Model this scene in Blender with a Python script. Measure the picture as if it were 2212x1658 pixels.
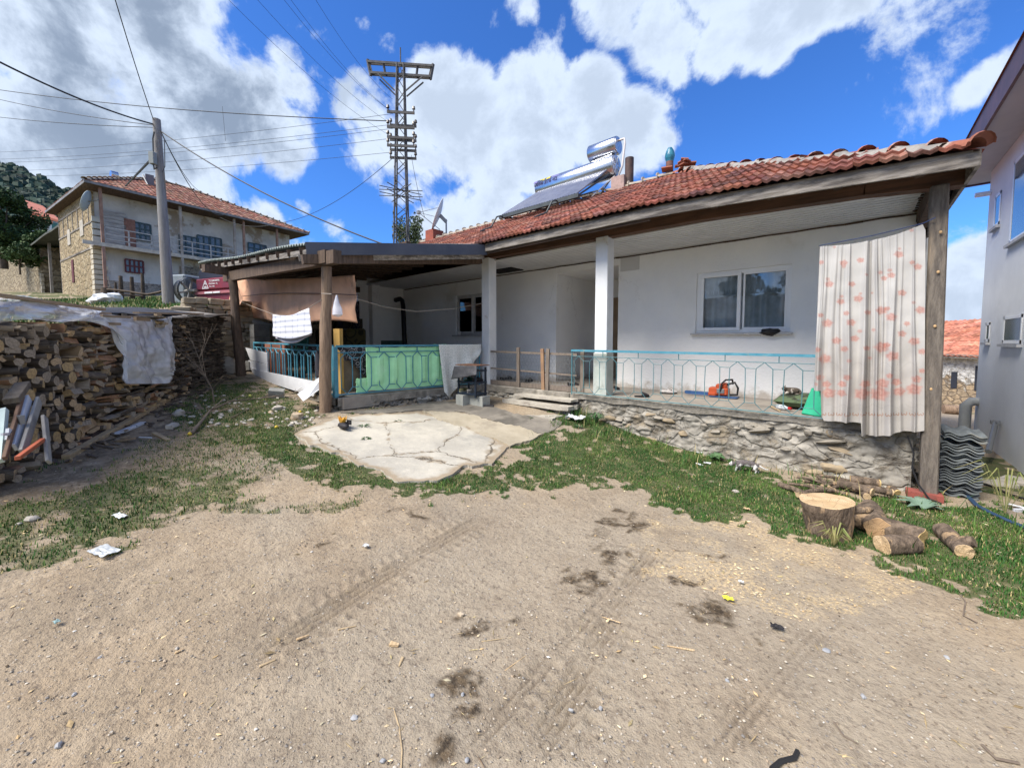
import bpy, math, random
import numpy as np
from mathutils import Vector, Matrix, noise as mn
from mathutils.geometry import delaunay_2d_cdt
for _o in list(bpy.data.objects): bpy.data.objects.remove(_o)
rad = math.radians
S = bpy.context.scene
C = S.collection
R = random.Random(7)
NR = np.random.RandomState(11)
# ---------------------------------------------------------------- camera
W, H, F = 2211.0, 1658.0, 850.0            # the photograph measured in a 2211 px wide grid
YAW, PITCH, HOR, EYE = 41.2, 3.3, 736.0, 1.65
CX = W / 2; PPY = HOR + F * math.tan(rad(PITCH))
cd = bpy.data.cameras.new('camera'); cam = bpy.data.objects.new('camera', cd); C.objects.link(cam)
cam.location = (0, 0, EYE); cam.rotation_euler = (rad(90 - PITCH), 0, rad(YAW))
cd.sensor_fit = 'HORIZONTAL'; cd.sensor_width = 36.0; cd.lens = 36.0 * F / W
cd.shift_y = (PPY - H / 2) / W; cd.clip_start = 0.05; cd.clip_end = 3000
S.camera = cam
CR = cam.rotation_euler.to_matrix(); FW = Vector((-math.sin(rad(YAW)), math.cos(rad(YAW)), 0)); RT = Vector((math.cos(rad(YAW)), math.sin(rad(YAW)), 0))
E = Vector((0, 0, EYE))
def ray(x, y): return (CR @ Vector(((x - CX) / F, -(y - PPY) / F, -1))).normalized()
def P(x, y, f):
    d = ray(x, y); return E + d * (f / d.dot(FW))
def PL(x, y, p, n):
    d = ray(x, y); p = Vector(p); n = Vector(n); return E + d * ((p - E).dot(n) / d.dot(n))
def PX(x, y, X): return PL(x, y, (X, 0, 0), (1, 0, 0))
def PY(x, y, Y): return PL(x, y, (0, Y, 0), (0, 1, 0))
def PZ(x, y, z): return PL(x, y, (0, 0, z), (0, 0, 1))
def proj(X, Y, Z):
    M = np.array(CR.transposed()); v = np.stack([np.asarray(X), np.asarray(Y), np.asarray(Z) - EYE], -1) @ M.T
    w = np.minimum(v[..., 2], -1e-3)
    return CX + F * v[..., 0] / -w, PPY - F * v[..., 1] / -w, -v[..., 2]
# ---------------------------------------------------------------- render settings, sky, sun
S.view_settings.view_transform = 'Standard'; S.view_settings.look = 'None'; S.view_settings.gamma = 1
S.view_settings.exposure = 1.24
S.cycles.max_bounces = 6; S.cycles.transparent_max_bounces = 12; S.cycles.use_denoising = True
S.cycles.caustics_reflective = False; S.cycles.caustics_refractive = False
SUN_EL, SUN_AZ = 52.0, 200.0                # azimuth measured from +Y clockwise: behind the camera, a little to the left
world = bpy.data.worlds.new('World'); S.world = world; world.use_nodes = True
def NN(nt, t, **kw):
    n = nt.nodes.new(t)
    for k, v in kw.items():
        if k[0] == 'i' and k[1:].isdigit(): n.inputs[int(k[1:])].default_value = v
        else: setattr(n, k, v)
    return n
def mathn(nt, op, a, b=None, c=None, clamp=False):
    n = nt.nodes.new('ShaderNodeMath'); n.operation = op; n.use_clamp = clamp
    for i, q in enumerate((a, b, c)):
        if q is None: continue
        if isinstance(q, (int, float)): n.inputs[i].default_value = q
        else: nt.links.new(q, n.inputs[i])
    return n.outputs[0]
def sstep(nt, v, a, b, lo=0.0, hi=1.0):
    n = nt.nodes.new('ShaderNodeMapRange'); n.interpolation_type = 'SMOOTHSTEP'
    n.inputs[1].default_value = a; n.inputs[2].default_value = b; n.inputs[3].default_value = lo; n.inputs[4].default_value = hi
    nt.links.new(v, n.inputs[0]); return n.outputs[0]
def mixc(nt, f, a, b, mode='MIX'):
    n = nt.nodes.new('ShaderNodeMix'); n.data_type = 'RGBA'; n.blend_type = mode
    for i, q in ((0, f), (6, a), (7, b)):
        if isinstance(q, (int, float)): n.inputs[i].default_value = q
        elif isinstance(q, (tuple, list)): n.inputs[i].default_value = tuple(q)[:3] + (1,)
        else: nt.links.new(q, n.inputs[i])
    return n.outputs[2]
def build_world():
    nt = world.node_tree; nt.nodes.clear(); L = nt.links.new
    sky = NN(nt, 'ShaderNodeTexSky', sky_type='NISHITA', sun_disc=False, sun_elevation=rad(SUN_EL), sun_rotation=rad(SUN_AZ))
    sky.air_density = 1.0; sky.dust_density = 0.3; sky.ozone_density = 2.5
    tc = NN(nt, 'ShaderNodeTexCoord')
    blue = mixc(nt, 1.0, sky.outputs[0], (0.37, 0.75, 1.34), 'MULTIPLY')
    blobs = [(90,60,230,1),(330,110,190,1),(430,230,170,1),(120,300,260,1),(330,350,170,.95),(560,250,120,1),(620,330,85,.9),(640,210,60,.8),(612,120,50,.62),(380,20,110,1),(440,420,80,.55),
      (560,468,52,.6),(655,445,26,.55),(180,420,130,.9),(620,270,80,.9),
      (790,190,55,.7),(800,250,85,.9),(820,330,95,.95),(850,400,60,.7),(950,170,85,1),(1000,270,140,1),(1150,190,105,1),(1180,300,125,1),(1270,210,95,1),(1330,300,110,1),(1410,320,62,.85),(1060,380,85,.9),(900,290,110,1),(835,90,38,.55),(785,55,26,.5),(880,395,60,.6),
      (1020,470,80,.95),(930,500,70,.8),(1060,435,50,.8),(745,508,50,.62),(810,500,40,.55),(1110,450,40,.6),
      (1120,10,60,.8),(1080,40,45,.5),(1330,0,110,.85),(1450,50,120,.95),(1560,90,100,.9),(1650,60,120,1),(1720,20,110,.95),(1660,130,55,.7),(1820,-20,90,.8),(1500,-60,180,1),(1470,150,45,.55),
      (2110,190,55,.66),(2150,150,45,.6),(2200,120,50,.5),(2090,560,60,.75),(2060,590,60,.8),(2050,650,70,.9),(2110,640,60,.8),(2080,700,80,.85),(2150,540,60,.7),
      (-250,150,350,1),(-300,500,300,.9),(300,-250,260,1),(900,-350,200,.8),(2500,300,200,.8),(2600,650,200,.9)]
    nz = NN(nt, 'ShaderNodeTexNoise'); nz.inputs['Scale'].default_value = 5.2; nz.inputs['Detail'].default_value = 12; nz.inputs['Roughness'].default_value = .63; nz.inputs['Distortion'].default_value = .22
    L(tc.outputs['Generated'], nz.inputs['Vector'])
    n2 = NN(nt, 'ShaderNodeTexNoise'); n2.inputs['Scale'].default_value = 7; n2.inputs['Detail'].default_value = 8; n2.inputs['Roughness'].default_value = .6; n2.inputs['Distortion'].default_value = .3
    L(tc.outputs['Generated'], n2.inputs['Vector'])
    acc = None
    def blob(x, y, r, w):
        c = ray(x, y); ca = math.cos(c.angle(ray(x, y + r)))* .5 + .5 * math.cos(c.angle(ray(x + r, y)))
        d = NN(nt, 'ShaderNodeVectorMath', operation='DOT_PRODUCT'); L(tc.outputs['Generated'], d.inputs[0]); d.inputs[1].default_value = c
        return sstep(nt, d.outputs['Value'], ca - (1 - ca) * .55, 1.0 + (1 - ca) * .25, 0, w)
    for b in blobs:
        v = blob(*b)
        acc = v if acc is None else mathn(nt, 'SMOOTH_MAX', acc, v, .12)
    # sky away from the photographed part: broken cloud from the noise alone
    back = NN(nt, 'ShaderNodeVectorMath', operation='DOT_PRODUCT'); L(tc.outputs['Generated'], back.inputs[0]); back.inputs[1].default_value = -FW
    acc = mathn(nt, 'MAXIMUM', acc, sstep(nt, back.outputs['Value'], -.1, .5, 0, .62))
    dens = mathn(nt, 'ADD', acc, mathn(nt, 'MULTIPLY', mathn(nt, 'SUBTRACT', nz.outputs[0], .5), 2.9))
    mask = sstep(nt, dens, .24, .66)
    shade = mathn(nt, 'ADD', dens, mathn(nt, 'MULTIPLY', mathn(nt, 'SUBTRACT', n2.outputs[0], .5), 2.6))
    g0 = blob(330, 180, 380, 1.0)
    thick = mathn(nt, 'MULTIPLY', sstep(nt, shade, .50, 1.30), mathn(nt, 'ADD', .38, mathn(nt, 'MULTIPLY', g0, .75), clamp=True))
    ccol = mixc(nt, thick, (4.6, 5.35, 6.5), (1.8, 2.3, 3.15))
    fin = mixc(nt, mask, blue, ccol)
    bg = NN(nt, 'ShaderNodeBackground'); bg.inputs[1].default_value = 0.071; L(fin, bg.inputs[0])
    L(bg.outputs[0], NN(nt, 'ShaderNodeOutputWorld').inputs[0])
build_world()
sl = bpy.data.lights.new('sun', 'SUN'); sun = bpy.data.objects.new('sun', sl); C.objects.link(sun)
sl.energy = 3.0; sl.angle = rad(34); sl.color = (1, .935, .83)      # the sun stands behind thin cloud: soft, no hard edges
_az = rad(SUN_AZ); sdir = Vector((math.sin(_az) * math.cos(rad(SUN_EL)), math.cos(_az) * math.cos(rad(SUN_EL)), math.sin(rad(SUN_EL))))
sun.rotation_euler = sdir.to_track_quat('Z', 'Y').to_euler(); sun.location = sdir * 60
# ---------------------------------------------------------------- materials
MT = {}
def mat(name, c1, c2=None, scale=4.0, rough=.85, bump=.0, bscale=None, metal=0.0, spec=.3, obj=False, stretch=(1, 1, 1), lo=.35, hi=.65, c3=None, s3=1.0, t3=(.55, .7), detail=7, sheen=0):
    if name in MT: return MT[name]
    m = bpy.data.materials.new(name); m.use_nodes = True; MT[name] = m
    nt = m.node_tree; L = nt.links.new; b = nt.nodes['Principled BSDF']
    b.inputs['Roughness'].default_value = rough; b.inputs['Metallic'].default_value = metal; b.inputs['Specular IOR Level'].default_value = spec
    b.inputs['Base Color'].default_value = tuple(c1) + (1,)
    if obj: co = NN(nt, 'ShaderNodeTexCoord').outputs['Object']
    else: co = NN(nt, 'ShaderNodeNewGeometry').outputs['Position']
    mp = NN(nt, 'ShaderNodeMapping'); mp.inputs['Scale'].default_value = stretch; L(co, mp.inputs[0]); co = mp.outputs[0]
    col = None
    if c2 is not None:
        n = NN(nt, 'ShaderNodeTexNoise'); n.inputs['Scale'].default_value = scale; n.inputs['Detail'].default_value = detail; n.inputs['Roughness'].default_value = .62; L(co, n.inputs['Vector'])
        col = mixc(nt, sstep(nt, n.outputs[0], lo, hi), c1, c2)
        if c3 is not None:
            n3 = NN(nt, 'ShaderNodeTexNoise'); n3.inputs['Scale'].default_value = s3; n3.inputs['Detail'].default_value = 8; n3.inputs['Roughness'].default_value = .65
            mp3 = NN(nt, 'ShaderNodeMapping'); mp3.inputs['Location'].default_value = (3.1, 7.7, 1.3); L(co, mp3.inputs[0]); L(mp3.outputs[0], n3.inputs['Vector'])
            col = mixc(nt, sstep(nt, n3.outputs[0], t3[0], t3[1]), col, c3)
        L(col, b.inputs['Base Color'])
    if bump:
        nb = NN(nt, 'ShaderNodeTexNoise'); nb.inputs['Scale'].default_value = bscale or scale * 3; nb.inputs['Detail'].default_value = 6; L(co, nb.inputs['Vector'])
        bp = NN(nt, 'ShaderNodeBump'); bp.inputs['Strength'].default_value = bump; bp.inputs['Distance'].default_value = .02; L(nb.outputs[0], bp.inputs['Height']); L(bp.outputs[0], b.inputs['Normal'])
    return m
def attrmat(name, attr, rough=.9, mul=None, bump=.3, bscale=60, var=.25, vscale=8, spec=.2):
    m = bpy.data.materials.new(name); m.use_nodes = True; MT[name] = m
    nt = m.node_tree; L = nt.links.new; b = nt.nodes['Principled BSDF']; b.inputs['Roughness'].default_value = rough; b.inputs['Specular IOR Level'].default_value = spec
    a = NN(nt, 'ShaderNodeAttribute', attribute_name=attr); co = NN(nt, 'ShaderNodeNewGeometry').outputs['Position']
    n = NN(nt, 'ShaderNodeTexNoise'); n.inputs['Scale'].default_value = vscale; n.inputs['Detail'].default_value = 8; n.inputs['Roughness'].default_value = .65; L(co, n.inputs['Vector'])
    v = sstep(nt, n.outputs[0], .3, .7, 1 - var, 1 + var)
    cb = NN(nt, 'ShaderNodeCombineColor'); [L(v, cb.inputs[i]) for i in range(3)]
    L(mixc(nt, 1.0, a.outputs[0], cb.outputs[0], 'MULTIPLY'), b.inputs['Base Color'])
    nb = NN(nt, 'ShaderNodeTexNoise'); nb.inputs['Scale'].default_value = bscale; nb.inputs['Detail'].default_value = 5; L(co, nb.inputs['Vector'])
    bp = NN(nt, 'ShaderNodeBump'); bp.inputs['Strength'].default_value = bump; bp.inputs['Distance'].default_value = .01; L(nb.outputs[0], bp.inputs['Height']); L(bp.outputs[0], b.inputs['Normal'])
    return m
def stonemat(name, c1, c2, mortar, scale=(3, 3, 5), msize=.06, bump=.8, plaster=None, pt=(.45, .6), ps=1.2, zfade=None):
    m = bpy.data.materials.new(name); m.use_nodes = True; MT[name] = m
    nt = m.node_tree; L = nt.links.new; b = nt.nodes['Principled BSDF']; b.inputs['Roughness'].default_value = .92; b.inputs['Specular IOR Level'].default_value = .2
    co = NN(nt, 'ShaderNodeNewGeometry').outputs['Position']
    nz = NN(nt, 'ShaderNodeTexNoise'); nz.inputs['Scale'].default_value = 2.5; nz.inputs['Detail'].default_value = 5; L(co, nz.inputs['Vector'])
    ad = NN(nt, 'ShaderNodeVectorMath', operation='MULTIPLY_ADD'); L(nz.outputs['Color'], ad.inputs[0]); ad.inputs[1].default_value = (.25, .25, .18); L(co, ad.inputs[2])
    mp = NN(nt, 'ShaderNodeMapping'); mp.inputs['Scale'].default_value = scale; L(ad.outputs[0], mp.inputs[0])
    ve = NN(nt, 'ShaderNodeTexVoronoi', feature='DISTANCE_TO_EDGE'); ve.inputs['Scale'].default_value = 1; L(mp.outputs[0], ve.inputs['Vector'])
    vc = NN(nt, 'ShaderNodeTexVoronoi'); vc.inputs['Scale'].default_value = 1; L(mp.outputs[0], vc.inputs['Vector'])
    sp = NN(nt, 'ShaderNodeSeparateColor'); L(vc.outputs['Color'], sp.inputs[0])
    st = mixc(nt, sp.outputs[0], c1, c2)
    n2 = NN(nt, 'ShaderNodeTexNoise'); n2.inputs['Scale'].default_value = 7; n2.inputs['Detail'].default_value = 8; L(co, n2.inputs['Vector'])
    v = sstep(nt, n2.outputs[0], .3, .7, .7, 1.25); cb = NN(nt, 'ShaderNodeCombineColor'); [L(v, cb.inputs[i]) for i in range(3)]
    st = mixc(nt, 1.0, st, cb.outputs[0], 'MULTIPLY')
    e = sstep(nt, ve.outputs[0], msize * .3, msize)
    col = mixc(nt, e, mortar, st)
    h = mathn(nt, 'ADD', e, mathn(nt, 'MULTIPLY', n2.outputs[0], .8))
    if plaster is not None:
        n3 = NN(nt, 'ShaderNodeTexNoise'); n3.inputs['Scale'].default_value = ps; n3.inputs['Detail'].default_value = 9; n3.inputs['Roughness'].default_value = .66; L(co, n3.inputs['Vector'])
        pv = n3.outputs[0]
        if zfade:
            sz = NN(nt, 'ShaderNodeSeparateXYZ'); L(co, sz.inputs[0]); pv = mathn(nt, 'ADD', pv, sstep(nt, sz.outputs[2], zfade[0], zfade[1], -.25, .25))
        pm = sstep(nt, pv, pt[0], pt[1])
        col = mixc(nt, pm, col, mixc(nt, 1.0, plaster, cb.outputs[0], 'MULTIPLY')); h = mathn(nt, 'MULTIPLY_ADD', pm, 1.2, h)
    L(col, b.inputs['Base Color'])
    bp = NN(nt, 'ShaderNodeBump'); bp.inputs['Strength'].default_value = bump; bp.inputs['Distance'].default_value = .04; L(h, bp.inputs['Height']); L(bp.outputs[0], b.inputs['Normal'])
    return m
def glassmat(name, tint=(.75, .8, .85), fac=.25):
    m = bpy.data.materials.new(name); m.use_nodes = True; MT[name] = m; nt = m.node_tree; L = nt.links.new; nt.nodes.clear()
    t = NN(nt, 'ShaderNodeBsdfTransparent'); t.inputs[0].default_value = tint + (1,)
    g = NN(nt, 'ShaderNodeBsdfGlossy'); g.inputs['Roughness'].default_value = .02
    fr = NN(nt, 'ShaderNodeFresnel'); fr.inputs[0].default_value = 1.6
    x = NN(nt, 'ShaderNodeMixShader'); L(mathn(nt, 'ADD', fr.outputs[0], fac), x.inputs[0]); L(t.outputs[0], x.inputs[1]); L(g.outputs[0], x.inputs[2])
    L(x.outputs[0], NN(nt, 'ShaderNodeOutputMaterial').inputs[0]); return m
def filmmat(name, col, alpha, rough=.35):
    m = bpy.data.materials.new(name); m.use_nodes = True; MT[name] = m; nt = m.node_tree; L = nt.links.new; b = nt.nodes['Principled BSDF']
    b.inputs['Base Color'].default_value = col + (1,); b.inputs['Roughness'].default_value = rough
    co = NN(nt, 'ShaderNodeNewGeometry').outputs['Position']
    n = NN(nt, 'ShaderNodeTexNoise'); n.inputs['Scale'].default_value = 5; n.inputs['Detail'].default_value = 8; L(co, n.inputs['Vector'])
    L(sstep(nt, n.outputs[0], .3, .7, alpha - .14, min(1, alpha + .14)), b.inputs['Alpha'])
    bp = NN(nt, 'ShaderNodeBump'); bp.inputs['Strength'].default_value = .25; bp.inputs['Distance'].default_value = .02; L(n.outputs[0], bp.inputs['Height']); L(bp.outputs[0], b.inputs['Normal'])
    return m
# ---------------------------------------------------------------- object helpers
def setp(o, label=None, cat=None, group=None, kind=None):
    if label: o['label'] = label
    if cat: o['category'] = cat
    if group: o['group'] = group
    if kind: o['kind'] = kind
    return o
WL = {}
def thing(name, label, cat, loc=(0, 0, 0), group=None, rz=0):
    o = bpy.data.objects.new(name, None); C.objects.link(o); o.location = loc; o.rotation_euler[2] = rz; o.empty_display_size = .1
    WL[o.name] = Vector(loc); return setp(o, label, cat, group)
def link(name, me, parent=None, loc=None):
    o = bpy.data.objects.new(name, me); C.objects.link(o)
    if loc is not None: o.location = loc
    if parent: o.parent = parent
    return o
class MB:
    def __init__(s): s.v = []; s.f = []; s.m = []
    def add(s, vs, fs, mi=0):
        n = len(s.v); s.v += [tuple(v) for v in vs]; s.f += [tuple(i + n for i in f) for f in fs]; s.m += [mi] * len(fs); return s
    BF = [(0, 3, 2, 1), (4, 5, 6, 7), (0, 1, 5, 4), (1, 2, 6, 5), (2, 3, 7, 6), (3, 0, 4, 7)]
    def box(s, c, sz, rz=0, mi=0, rot=None):
        M = rot if rot is not None else Matrix.Rotation(rz, 3, 'Z'); c = Vector(c); a, b, d = [q / 2 for q in sz]
        return s.add([c + M @ Vector(q) for q in ((-a, -b, -d), (a, -b, -d), (a, b, -d), (-a, b, -d), (-a, -b, d), (a, -b, d), (a, b, d), (-a, b, d))], s.BF, mi)
    def bx(s, x0, x1, y0, y1, z0, z1, mi=0): return s.box(((x0 + x1) / 2, (y0 + y1) / 2, (z0 + z1) / 2), (abs(x1 - x0), abs(y1 - y0), abs(z1 - z0)), mi=mi)
    def bar(s, p0, p1, w, h=None, mi=0, up=(0, 0, 1), w1=None, h1=None):
        h = h or w; w1 = w1 or w; h1 = h1 or h; p0 = Vector(p0); p1 = Vector(p1); d = (p1 - p0).normalized(); up = Vector(up)
        if abs(d.dot(up)) > .98: up = Vector((1, 0, 0)) if abs(d.x) < .9 else Vector((0, 1, 0))
        a = d.cross(up).normalized(); b = a.cross(d).normalized(); vs = []
        for p, ww, hh in ((p0, w, h), (p1, w1, h1)):
            for q, t in ((-1, -1), (1, -1), (1, 1), (-1, 1)): vs.append(p + a * q * ww / 2 + b * t * hh / 2)
        return s.add(vs, s.BF, mi)
    def tube(s, pts, r, n=8, mi=0, caps=True, cm=None):
        pts = [Vector(p) for p in pts]; k = len(pts); rs = r if isinstance(r, (list, tuple)) else [r] * k; vs = []; a = None
        for i, p in enumerate(pts):
            d = (pts[min(i + 1, k - 1)] - pts[max(i - 1, 0)]).normalized()
            if a is None:
                u = Vector((0, 0, 1)) if abs(d.z) < .9 else Vector((1, 0, 0)); a = d.cross(u).normalized()
            a = (a - d * a.dot(d)).normalized(); b = d.cross(a)
            for j in range(n):
                t = 2 * math.pi * j / n; vs.append(p + (a * math.cos(t) + b * math.sin(t)) * rs[i])
        fs = [(i * n + j, i * n + (j + 1) % n, (i + 1) * n + (j + 1) % n, (i + 1) * n + j) for i in range(k - 1) for j in range(n)]
        s.add(vs, fs, mi)
        if caps:
            o = len(s.v) - k * n
            s.f += [tuple(o + j for j in range(n))[::-1], tuple(o + (k - 1) * n + j for j in range(n))]; s.m += [mi if cm is None else cm] * 2
        return s
    def prism(s, poly, ext, mi=0):
        n = len(poly); poly = [Vector(p) for p in poly]; ext = Vector(ext)
        return s.add(poly + [p + ext for p in poly], [tuple(range(n))[::-1], tuple(range(n, 2 * n))] + [(i, (i + 1) % n, n + (i + 1) % n, n + i) for i in range(n)], mi)
    def ball(s, c, r, n=10, mi=0, jit=0, seed=0, fz=None):
        c = Vector(c); r = (r, r, r) if isinstance(r, (int, float)) else r; m = n // 2 + 1; vs = []
        for i in range(m + 1):
            ph = math.pi * i / m
            for j in range(n):
                t = 2 * math.pi * j / n; d = Vector((math.sin(ph) * math.cos(t), math.sin(ph) * math.sin(t), math.cos(ph)))
                k = 1 + jit * mn.noise(d * 2.2 + Vector((seed * 3.7, seed, 0)))
                vs.append(c + Vector((d.x * r[0] * k, d.y * r[1] * k, d.z * r[2] * k)))
        return s.add(vs, [(i * n + j, (i + 1) * n + j, (i + 1) * n + (j + 1) % n, i * n + (j + 1) % n) for i in range(m) for j in range(n)], mi)
    def build(s, name, mats, parent=None, smooth=None, bevel=0, loc=None, solid=0):
        mats = mats if isinstance(mats, (list, tuple)) else [mats]
        v = np.array(s.v, dtype=float)
        if loc is None:
            o = Vector(((v[:, 0].min() + v[:, 0].max()) / 2, (v[:, 1].min() + v[:, 1].max()) / 2, v[:, 2].min()))
        else: o = Vector(loc)
        me = bpy.data.meshes.new(name); me.from_pydata((v - np.array(o)).tolist(), [], s.f)
        for m in mats: me.materials.append(m)
        me.polygons.foreach_set('material_index', s.m)
        if smooth is not None:
            me.polygons.foreach_set('use_smooth', [True] * len(s.f)); me.set_sharp_from_angle(angle=rad(smooth))
        me.update()
        ob = link(name, me, parent, o - (WL[parent.name] if parent else Vector()))
        WL[ob.name] = o
        if bevel: b = ob.modifiers.new('b', 'BEVEL'); b.width = bevel; b.segments = 1; b.limit_method = 'ANGLE'
        if solid: b = ob.modifiers.new('s', 'SOLIDIFY'); b.thickness = solid; b.offset = 0
        return ob
def npmesh(name, v, f, mats, parent=None, kind=None, smooth=False, attr=None, mi=None, loc=(0, 0, 0)):
    v = np.asarray(v, dtype=np.float32); f = np.asarray(f, dtype=np.int32); me = bpy.data.meshes.new(name); k = f.shape[1]
    me.vertices.add(len(v)); me.vertices.foreach_set('co', (v - np.array(loc, dtype=np.float32)).ravel()); me.loops.add(f.size); me.loops.foreach_set('vertex_index', f.ravel())
    me.polygons.add(len(f)); me.polygons.foreach_set('loop_start', np.arange(0, f.size, k, dtype=np.int32))
    for m in (mats if isinstance(mats, (list, tuple)) else [mats]): me.materials.append(m)
    if mi is not None: me.polygons.foreach_set('material_index', np.asarray(mi, dtype=np.int32))
    me.polygons.foreach_set('use_smooth', np.full(len(f), smooth)); me.update(calc_edges=True)
    if attr:
        for an, arr in attr.items():
            a = me.color_attributes.new(an, 'FLOAT_COLOR', 'POINT'); q = np.ones((len(v), 4), dtype=np.float32); q[:, :3] = arr; a.data.foreach_set('color', q.ravel())
    o = link(name, me, parent, Vector(loc) - (WL[parent.name] if parent else Vector())); WL[o.name] = Vector(loc)
    if kind: o['kind'] = kind
    return o
def gridf(nu, nv):
    i = np.arange(nu - 1)[None, :] + nu * np.arange(nv - 1)[:, None]; i = i.ravel(); return np.stack([i, i + 1, i + nu + 1, i + nu], 1)
def cloth(name, TL, TR, BR, BL, nu, nv, fn, m, parent=None, solid=.004, topf=None, botf=None):
    """a hanging sheet between four corners; fn(u, v) gives the push along its normal"""
    TL, TR, BR, BL = map(Vector, (TL, TR, BR, BL)); n = (TR - TL).cross(BL - TL).normalized(); vs = []
    for j in range(nv):
        v = j / (nv - 1)
        for i in range(nu):
            u = i / (nu - 1); p = (TL * (1 - u) + TR * u) * (1 - v) + (BL * (1 - u) + BR * u) * v
            if topf: p = p + Vector((0, 0, topf(u) * (1 - v)))
            if botf: p = p + Vector((0, 0, botf(u) * v))
            vs.append(p + n * fn(u, v))
    b = MB(); b.add(vs, gridf(nu, nv).tolist()); return b.build(name, m, parent, smooth=60, solid=solid)
def sm(a, b, x):
    t = np.clip((np.asarray(x, dtype=float) - a) / (b - a), 0, 1); return t * t * (3 - 2 * t)
def fbm(X, Y, s, oct=4, seed=0.0):
    """cheap value noise on arrays"""
    out = 0; amp = 1; tot = 0
    for o in range(oct):
        x = np.asarray(X) * s + seed * 13.7 + o * 5.3; y = np.asarray(Y) * s + seed * 7.1 + o * 9.2; xi = np.floor(x); yi = np.floor(y); xf = x - xi; yf = y - yi; xf = xf * xf * (3 - 2 * xf); yf = yf * yf * (3 - 2 * yf)
        h = lambda a, b: np.modf(np.abs(np.sin(a * 127.1 + b * 311.7) * 43758.5453))[0]
        n = (h(xi, yi) * (1 - xf) + h(xi + 1, yi) * xf) * (1 - yf) + (h(xi, yi + 1) * (1 - xf) + h(xi + 1, yi + 1) * xf) * yf
        out = out + amp * n; tot += amp; amp *= .5; s *= 2.03
    return out / tot
# ---------------------------------------------------------------- terrain height
def gz(X, Y):
    X = np.asarray(X, dtype=float); Y = np.asarray(Y, dtype=float); f = FW.x * X + FW.y * Y
    base = .10 * np.clip(-X - 1.8, 0, 9.8) + .18 * np.exp(-((X + 4.2) / 1.6) ** 2) * sm(4.2, 6, Y)
    base = base - .1 * np.clip(Y - 11.5, 0, 40) * sm(-2, .5, X)
    base = base + .035 * (fbm(X, Y, .9, 3, 1) - .5) + .016 * (fbm(X, Y, 5, 3, 2) - .5)
    yl = np.interp(X, [-12.2, -11.6, -7.3, -5.8, -5.6], [1.9, 1.5, -.95, -1.9, -100]); d = (yl - Y) * .85
    d = np.where(X < -12.25, np.maximum(d, -12.25 - X), d)
    zr = 1.05 + .14 * np.clip(f, 2, 42) + .05 * np.clip(f - 42, 0, 300) + .12 * (fbm(X, Y, .7, 3, 4) - .5)
    t = sm(0, .3, d); return base * (1 - t) + zr * t
def g1(x, y): return float(gz(x, y))
def PG(x, y, dz=0):
    d = ray(x, y); t = .5; z0 = None
    while t < 80:
        p = E + d * t
        if p.z < g1(p.x, p.y) + dz: break
        t += .05
    lo, hi = t - .05, t
    for _ in range(12):
        m = (lo + hi) / 2; p = E + d * m
        if p.z < g1(p.x, p.y) + dz: hi = m
        else: lo = m
    return E + d * hi
def onG(x, y, dz=0): return Vector((x, y, g1(x, y) + dz))
# ================================================================ GROUND
def inpoly(x, y, poly):
    r = np.zeros(np.shape(x), bool); n = len(poly)
    for i in range(n):
        x0, y0 = poly[i]; x1, y1 = poly[(i + 1) % n]
        if y0 == y1: continue
        c = ((y0 > y) != (y1 > y)) & (x < (x1 - x0) * (y - y0) / (y1 - y0) + x0); r ^= c
    return r
GRASS = [[(1085,1015),(1170,940),(1240,895),(1300,895),(1450,955),(1560,985),(1640,1010),(1700,1045),(1990,1080),(2211,1120),(2260,1350),(2140,1290),(2010,1265),(1890,1200),(1740,1168),(1640,1130),(1500,1125),(1400,1080),(1330,1040),(1230,1045),(1180,1062),(1090,1040)],
    [(640,945),(720,985),(870,1050),(950,1035),(1060,1015),(1085,1040),(1000,1060),(860,1075),(760,1050),(640,1030),(560,990),(470,935),(520,905),(620,915)],
    [(-60,1090),(120,1075),(240,1030),(340,1010),(470,1020),(540,1060),(470,1090),(340,1105),(290,1170),(130,1205),(-60,1250)],
    [(480,815),(560,830),(640,865),(690,895),(650,930),(500,960),(400,950),(360,900),(440,850)],
    [(2085,975),(2130,985),(2211,1020),(2260,1060),(2260,1110),(2150,1060),(2080,1060)],
    [(700,1000),(760,1000),(860,1060),(760,1060)], [(850,1040),(1070,1000),(1090,1060),(880,1080)], [(150,1020),(400,940),(600,930),(640,1000),(500,1080),(300,1040)]]
GW = [1, .9, .62, .6, .8, .9, .95, .3]
CHIPS = [(1400,1130),(1560,1120),(1740,1160),(1900,1215),(2000,1290),(1850,1340),(1650,1320),(1480,1260),(1390,1190)]
DARK = [(1060,1350,55,28),(1020,1480,50,42),(1000,1550,30,40),(945,1625,55,45),(1515,1345,70,34),(1495,1250,45,16),(1240,1262,70,24),(1320,1195,50,45),(1350,1130,45,22),(1530,1200,40,12),(870,1105,70,14),(690,1170,40,14),(1210,1230,30,10),(1640,1395,14,7),(1410,1520,10,6)]
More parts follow.
